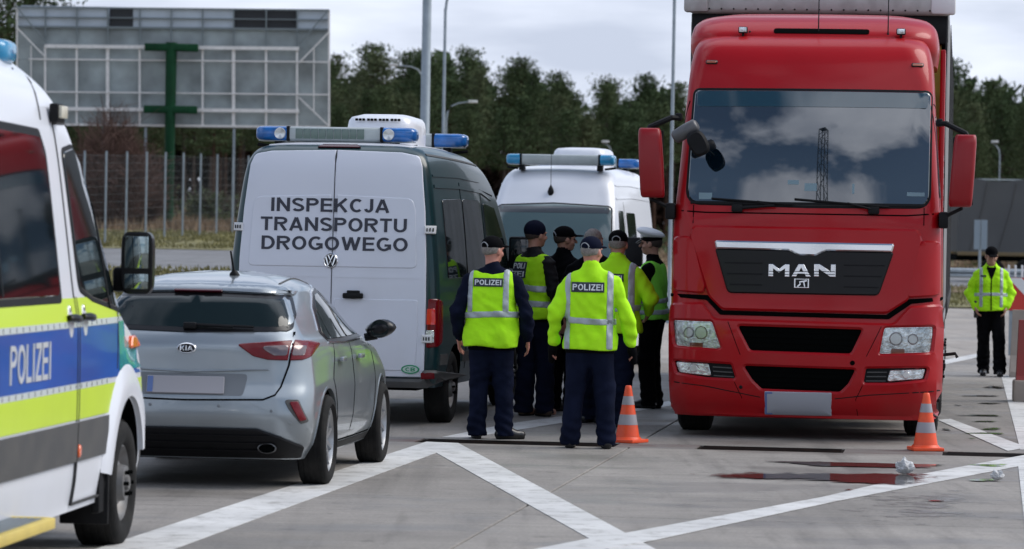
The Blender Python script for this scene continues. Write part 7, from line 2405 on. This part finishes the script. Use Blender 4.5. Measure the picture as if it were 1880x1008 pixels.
    net_obj('belt', Bt, g, M['blackcloth'], t)
    # ---------------- shoes
    for i in (0, 1):
        S_ = g.empty()
        a = toes[i]; dv = Vector((math.sin(a), math.cos(a), 0))
        heel = ank[i] + dv * -.045; toe = ank[i] + dv * .165
        fl = foot_lift[i]
        g.cap(S_, (heel.x, heel.y, .045 + fl), (toe.x, toe.y, .038 + fl * .4), .045, .040, 0)
        g.cap(S_, (ank[i].x, ank[i].y, .10 + fl), (heel.x * .4 + toe.x * .6, heel.y * .4 + toe.y * .6, .05 + fl * .6), .046, .040, .03)
        S_ = np.maximum(S_, .002 - Z)
        so = net_obj('shoe', S_, g, M[shoe], t, relax=0)
        sl = np.maximum(np.maximum(g_inflate(S_, .006), Z - .022 - fl), .0005 - Z)
        net_obj('sole', sl, g, M['rubber'], so, relax=0)
    # ---------------- torso garment
    def torso(w=1.0, hem_=hem):
        F_ = g.empty()
        f = fat * w
        g.cap(F_, (-.115 + lx, ly - .01, 1.40), (.115 + lx, ly - .01, 1.40), .092 * w, .092 * w, 0)
        g.cap(F_, (-.075 * f + lx, ly, 1.28), (.075 * f + lx, ly, 1.28), .128 * w, .128 * w, .07)
        g.cap(F_, (-.07 * f + lx * .7, ly * .7 + .005, 1.12), (.07 * f + lx * .7, ly * .7 + .005, 1.12), .130 * f, .130 * f, .08)
        g.cap(F_, (-.072 * f + lx * .4, ly * .4, .95), (.072 * f + lx * .4, ly * .4, .95), .136 * f, .136 * f, .08)
        g.cap(F_, (-.072 * f + lx * .3, ly * .3, hem_), (.072 * f + lx * .3, ly * .3, hem_), .138 * f, .138 * f, .08)
        return F_
    def sleeves(F_, w=1.0, kk=.05):
        for i in (0, 1):
            g.cap(F_, (lx + (-.07 if i == 0 else .07), ly - .01, 1.455), sh[i] + Vector((0, 0, -.01)), .070 * w, .062 * w, kk)
            g.cap(F_, sh[i] + Vector((0, 0, -.01)), el[i], .066 * w, .064 * w, kk)
            g.cap(F_, el[i], wr[i] - (wr[i] - el[i]).normalized() * .01, .066 * w, .050 * w, .03)
    if True:
        pass
    def neckcut(F_, r_=.062, zz=1.50):
        N_ = g.empty()
        g.cap(N_, (lx, ly + .01, zz - .02), (lx * 1.1, ly * 1.1 + .01, 1.9), r_, r_ + .02, 0)
        return np.maximum(F_, -N_)
    wr_ = wrinkle(X, Y, Z, .012, seed + 21, 15, 9) + wrinkle(X, Y, Z, .005, seed + 31, 45, 30) + .005 * np.sin(Z * 55 + np.abs(X) * 25 + 2 * np.sin(Y * 12 + seed)) * np.clip((np.abs(X - lx) - .2) * 9, 0, 1)
    if top == 'vest':
        A_ = torso(.96, hem + .05); sleeves(A_, .98, .025)
        if sleeve_mat == 'puffer':
            A_ += .006 * np.abs(np.sin(Z * 62)) - .004
        A_ += wr_
        A_ = np.maximum(A_, hem + .02 - Z)
        g.cap(A_, tuple(neck0 + Vector((0, 0, .0))), tuple(neck0 + Vector((0, .01, .07))), .072, .066, .03)
        net_obj('jacket', A_, g, M[sleeve_mat or 'navy'], t)
        Vv = torso(1.06, hem)
        Vv += wr_ * .8 + .007 * np.sin(X * 34 + 2.5 * np.sin(Z * 6 + seed)) * np.clip((1.18 - Z) * 3, 0, 1) + .006 * np.sin((X + Z) * 40 + seed) * np.exp(-((Z - 1.12) / .05) ** 2)
        cut = np.abs(X - lx) - (.212 * fat ** .5 + .03 * np.clip((1.25 - Z) * 3, 0, 1))
        Vv = np.maximum(Vv, cut)
        Vv = np.maximum(Vv, hem - Z - .01 * np.sin(X * 14))
        Vv = neckcut(Vv, .080, 1.52)
        garment = net_obj('vest', Vv, g, M[top_mat], t)
        FV = Vv
    else:
        A_ = torso(1.055, hem); sleeves(A_, 1.0, .022)
        if top_mat == 'puffer': A_ += .006 * np.abs(np.sin(Z * 62)) - .004
        A_ += wr_
        A_ = np.maximum(A_, hem - Z - .006 * np.sin(X * 12))
        if collar:
            g.cap(A_, tuple(neck0), tuple(neck0 + Vector((0, .005, .085))), .086, .074, .05)
            Ncut = g.empty(); g.cap(Ncut, tuple(neck0 + Vector((0, .02, .09))), (neck0.x, neck0.y + .02, 1.8), .062, .07, 0)
            A_ = np.maximum(A_, -Ncut)
        garment = net_obj('jacket', A_, g, M[top_mat], t)
        FV = A_
        if glove:
            for i in (0, 1):
                G_ = g.empty(); d = (wr[i] - el[i]).normalized()
                g.cap(G_, wr[i] - d * .01, wr[i] + d * .075, .036, .042, 0, sx=.8)
                g.cap(G_, wr[i] + d * .07, wr[i] + d * .175, .040, .028, .02)
                net_obj('glove', G_, g, M['blackcloth'], t)
    # reflective tape: slices of the garment surface, a few millimetres proud
    infl = g_inflate(FV, .0055)
    if top != 'vest':
        # keep tape off the sleeves
        tl = torso(1.14, hem); infl_t = np.maximum(infl, tl - .004)
    else: infl_t = infl
    for (zc, ww) in hbands:
        z_ = zc + .012 * np.sin(X * 6 + seed)
        net_obj('reflective_band', np.maximum(infl_t, np.abs(Z - z_) - ww / 2), g, M['reflect'], garment, relax=0)
    for (xc, ww, z0, z1) in vbands:
        xc2 = xc * (1 + .0 * Z) + lx
        net_obj('reflective_band', np.maximum(np.maximum(infl_t, np.abs(X - xc2) - ww / 2), np.maximum(z0 - Z, Z - z1)), g, M['reflect'], garment, relax=0)
    if patch or side_patch:
        bm = bmesh.new(); bm.from_mesh(garment.data); bv = BVHTree.FromBMesh(bm); bm.free()
        pr = proj(bv, 'near')
        def back(u, v, l):
            h_ = bv.ray_cast(Vector((u, -3, v)), Vector((0, 1, 0)))
            y = h_[0].y if h_[0] is not None else -.12
            return Vector((u, y - l, v))
        if patch:
            x0, x1, zc = patch
            hh = patch_h / 2
            pt = plate('name_patch', [(x0, zc - hh), (x1, zc - hh), (x1, zc + hh), (x0, zc + hh)], back, .010, M['patch_dark'], garment, res=.03, bevel=.002, thick=.02)
            text('patch_lettering', 'POLIZEI', (x0 + .012, zc - hh * .62, x1 - .012, zc + hh * .62), back, .013, M['reflect_text'], pt, bold=.03, extr=.0015)
        if side_patch:
            x0, x1, z0, z1, rows_ = side_patch
            pt = plate('name_patch', [(x0, z0), (x1, z0), (x1, z1), (x0, z1)], back, .010, M['patch_dark'], garment, res=.03, bevel=.002, thick=.02)
            zz = (z1 - z0) / len(rows_)
            for q, tx in enumerate(rows_):
                text('patch_lettering', tx, (x0 + .012, z1 - zz * (q + 1) + .012, x1 - .012, z1 - zz * q - .012), back, .013, M['reflect_text'], pt, bold=.02, extr=.0015)
    if zip_:
        bm = bmesh.new(); bm.from_mesh(garment.data); bv3 = BVHTree.FromBMesh(bm); bm.free()
        def front(u, v, l):
            h_ = bv3.ray_cast(Vector((u, 3, v)), Vector((0, -1, 0)))
            y = h_[0].y if h_[0] is not None else .10
            return Vector((u, y + l, v))
        stroke('zip', [(0, hem + .01), (.004, 1.2), (0, 1.36)], .016, front, .007, M['blackcloth'], garment)
        plate('dark_lining', [(-.005, 1.33), (.005, 1.33), (.065, 1.49), (.05, 1.53), (-.05, 1.53), (-.065, 1.49)], front, .009, M['blackcloth'], garment, res=.03, bevel=.002, thick=.02)
        plate('name_patch', [(.075, 1.37), (.15, 1.37), (.15, 1.395), (.075, 1.395)], front, .009, M['patch_dark'], garment, res=.03, bevel=.001, thick=.02)
    if holster:
        mb = MB(); mb.bbox((.20, .03, .90), (.06, .10, .20), .02); mb.bbox((.21, .05, 1.00), (.04, .07, .08), .015); mb.build('holster', M['leather'], t)
    # ---------------- headgear
    def cap_obj(name, F_, m_): return net_obj(name, F_, g, m_, t)
    if cap in ('cap', 'beanie'):
        C_ = g.empty()
        if cap == 'beanie':
            g.ell(C_, hp(0, -.020, .045), (.092, .108, .094), 0, HR)
            C_ = np.maximum(C_, -loc_z - .002 - np.clip(-loc_y, -.1, .12) * .35)
            cap_obj('beanie', C_, M[cap_mat])
        else:
            g.ell(C_, hp(0, -.016, .048), (.088, .107, .082), 0, HR)
            C_ = np.maximum(C_, -loc_z + .022 - np.clip(-loc_y, 0, .12) * .10)
            g.cap(C_, hp(-.035, .085, .036), hp(.035, .085, .036), .018, .018, .01)
            V_ = g.empty()
            g.ell(V_, hp(0, .115, .034), (.072, .072, .010), 0, HR)
            C_ = np.minimum(C_, V_)
            c_o = cap_obj('cap', C_, M[cap_mat])
            if captext:
                # strap opening at the back with pale stitching
                bm = bmesh.new(); bm.from_mesh(c_o.data); bv2 = BVHTree.FromBMesh(bm); bm.free()
                fw = HR @ Vector((0, 1, 0)); rt = HR @ Vector((1, 0, 0))
                def hb_(u, v, l):
                    o_ = hc + HR @ Vector((u, -.5, v)); h_ = bv2.ray_cast(o_, fw)
                    q_ = h_[0] if h_[0] is not None else hc + HR @ Vector((u, -.11, v))
                    return q_ - fw * l
                arc = [(-.040, .038), (-.032, .056), (-.016, .068), (0, .072), (.016, .068), (.032, .056), (.040, .038)]
                stroke('cap_lettering', arc, .007, hb_, .004, M['captext'], c_o)
                stroke('cap_strap', [(-.038, .030), (.038, .030)], .012, hb_, .004, M['captext'], c_o)
    elif cap == 'peaked':
        C_ = g.empty()
        g.ell(C_, hp(0, -.012, .045), (.090, .106, .060), 0, HR)
        C_ = np.maximum(C_, np.maximum(-loc_z + .020, loc_z - .070))
        cap_obj('cap_band', C_, M['blackcloth'])
        W_ = g.empty()
        tiltm = HR @ Matrix.Rotation(R(14), 3, 'X')
        g.ell(W_, tuple(hc + HR @ Vector((0, .004, .108))), (.130, .150, .048), 0, tiltm)
        g.ell(W_, tuple(hc + HR @ Vector((0, .0, .075))), (.096, .112, .024), .02, HR)
        W_ = np.maximum(W_, -loc_z + .062)
        cap_obj('peaked_cap_top', W_, M['capwhite'])
        V_ = g.empty()
        g.ell(V_, hp(0, .112, .022), (.072, .050, .009), 0, HR @ Matrix.Rotation(R(-28), 3, 'X'))
        cap_obj('cap_visor', V_, M['leather'])
        mb = MB(); c_ = hp(0, .103, .052); mb.lathe([(.001, .006), (.014, .004), (.018, 0)], c_, 'y', 10); mb.build('cap_badge', M['chrome'], t)
    return t

def g_inflate(F_, e): return F_ - e
M['patch_dark'] = mat('dark_patch', (.012, .016, .03), .6)
M['reflect_text'] = mat('reflective_lettering', (.62, .64, .66), .4)
M['captext'] = mat('pale_stitching', (.30, .31, .33), .6)

# 1: sleeveless vest, left front of the group
person('broad officer in a yellow POLIZEI vest over navy sleeves, left of the group', 899, 806, R(-6), 1.79, look=R(-38), tilt=0,
       top='vest', sleeve_mat='navy', cap_mat='blackcloth', skin='skinred', fat=1.10, hem=.815,
       L=((-.305, -.05, 1.12), (-.30, .08, .88)), Rr=((.31, -.05, 1.12), (.315, .07, .88)), feet=((-.115, 0, 0), (.125, .02, 0)), toes=(.25, -1.05) if False else (-.2, 1.05),
       patch=(-.155, .105, 1.385), vbands=((-.185, .048, 1.12, 1.53), (.135, .052, 1.12, 1.53)), hbands=((1.095, .058),), seed=1)
# 2: beanie, vest over quilted sleeves
person('tall officer in a dark beanie with a vest over quilted charcoal sleeves', 976, 764, R(-46), 1.95, look=R(-8), tilt=0,
       top='vest', sleeve_mat='puffer', trouser='navytrouser', shoe='brownshoe', cap='beanie', cap_mat='navy', hair='brownhair', fat=.98, hem=.90,
       L=((-.27, .05, 1.17), (-.22, .25, 1.05)), Rr=((.27, .0, 1.16), (.28, .08, .92)), feet=((-.10, 0, 0), (.12, .06, 0)), toes=(-.4, -1.2),
       side_patch=(-.15, .03, 1.27, 1.42, ('POLI', 'ZEI')), vbands=(), hbands=((1.17, .06), (1.03, .06)), seed=2)
# 3: black jacket and cap, no vest
person('person in plain black jacket and black cap, without any yellow', 1030, 756, R(-40), 1.91, look=R(-32),
       top='jacket', top_mat='blackcloth', trouser='blackcloth', shoe='greyshoe', cap='cap', cap_mat='blackcloth', hair='brownhair', fat=.98, hem=.84,
       feet=((-.11, 0, 0), (.11, .04, 0)), toes=(.2, -.4), seed=3, captext=True)
# 4: front officer in the jacket
person('front officer in a long sleeved yellow POLIZEI jacket with dark gloves, standing nearest the cone', 1080, 823, R(-3), 1.80, look=R(-30),
       top='jacket', top_mat='hivis', cap_mat='navy', fat=1.0, hem=.835, glove=True, skin='skinred',
       L=((-.295, -.03, 1.13), (-.315, .05, .90)), Rr=((.31, -.03, 1.13), (.345, .05, .90)), feet=((-.155, 0, 0), (.155, -.01, 0)), toes=(.05, -.12),
       patch=(-.165, .115, 1.365), vbands=((-.195, .05, .84, 1.50), (.165, .056, .84, 1.53)), hbands=((1.085, .056),), seed=4, patch_h=.085)
# 5: hidden behind the front officer
person('grey haired bareheaded person almost hidden behind the front officer', 1084, 776, R(-8), 1.90, look=R(-20),
       top='jacket', top_mat='blackcloth', trouser='navytrouser', cap=None, hair='greyhair', fat=.98, hem=.84, feet=((-.05, 0, 0), (.05, .04, 0)), toes=(.1, -.2), seed=5)
# 6: black cap with white tab, yellow jacket
person('officer in yellow jacket and black cap with white tab, right of the front officer', 1128, 784, R(-18), 1.87, look=R(6),
       top='jacket', top_mat='hivis', cap_mat='blackcloth', fat=1.06, hem=.86, hair='greyhair',
       L=((-.29, .02, 1.16), (-.20, .20, 1.02)), Rr=((.31, .02, 1.17), (.24, .20, 1.04)), feet=((-.06, .05, 0), (.05, 0, 0)), toes=(.1, -.1),
       patch=(-.16, .10, 1.36), vbands=((.165, .056, .95, 1.53), (-.2, .05, .95, 1.5)), hbands=((1.08, .056),), seed=6)
# 7: white peaked cap
person('officer in a white peaked cap and green yellow vest, seen in profile facing left', 1193, 750, R(72), 1.88, look=R(4),
       top='vest', top_mat='hivis_green', sleeve_mat='blackcloth', trouser='blackcloth', cap='peaked', hair='brownhair', fat=1.02, hem=.90,
       L=((-.25, .06, 1.16), (-.18, .26, 1.10)), Rr=((.25, .02, 1.15), (.20, .22, 1.05)), feet=((-.07, 0, 0), (.07, -.02, 0)), toes=(.1, -.1), hbands=((1.09, .05), (.98, .05)), seed=7)
# 8: lone officer on the right
person('lone officer in a zipped yellow jacket walking with head bowed, hands in pockets', 1816, 690, R(176), 1.79, look=R(6), nod=.28, zip_=True,
       top='jacket', top_mat='hivis', trouser='blackcloth', cap_mat='blackcloth', fat=1.0, hem=.90, hair='brownhair',
       L=((-.285, -.05, 1.15), (-.215, .06, .95)), Rr=((.285, -.05, 1.15), (.215, .06, .95)), feet=((-.13, .22, 0), (.08, -.02, 0)), toes=(.0, .1), knees=((0, .03, 0), (0, .0, 0)), foot_lift=(.0, 0),
       vbands=((-.14, .045, .95, 1.50), (.14, .045, .95, 1.50)), hbands=((1.12, .05),), holster=True, seed=8)
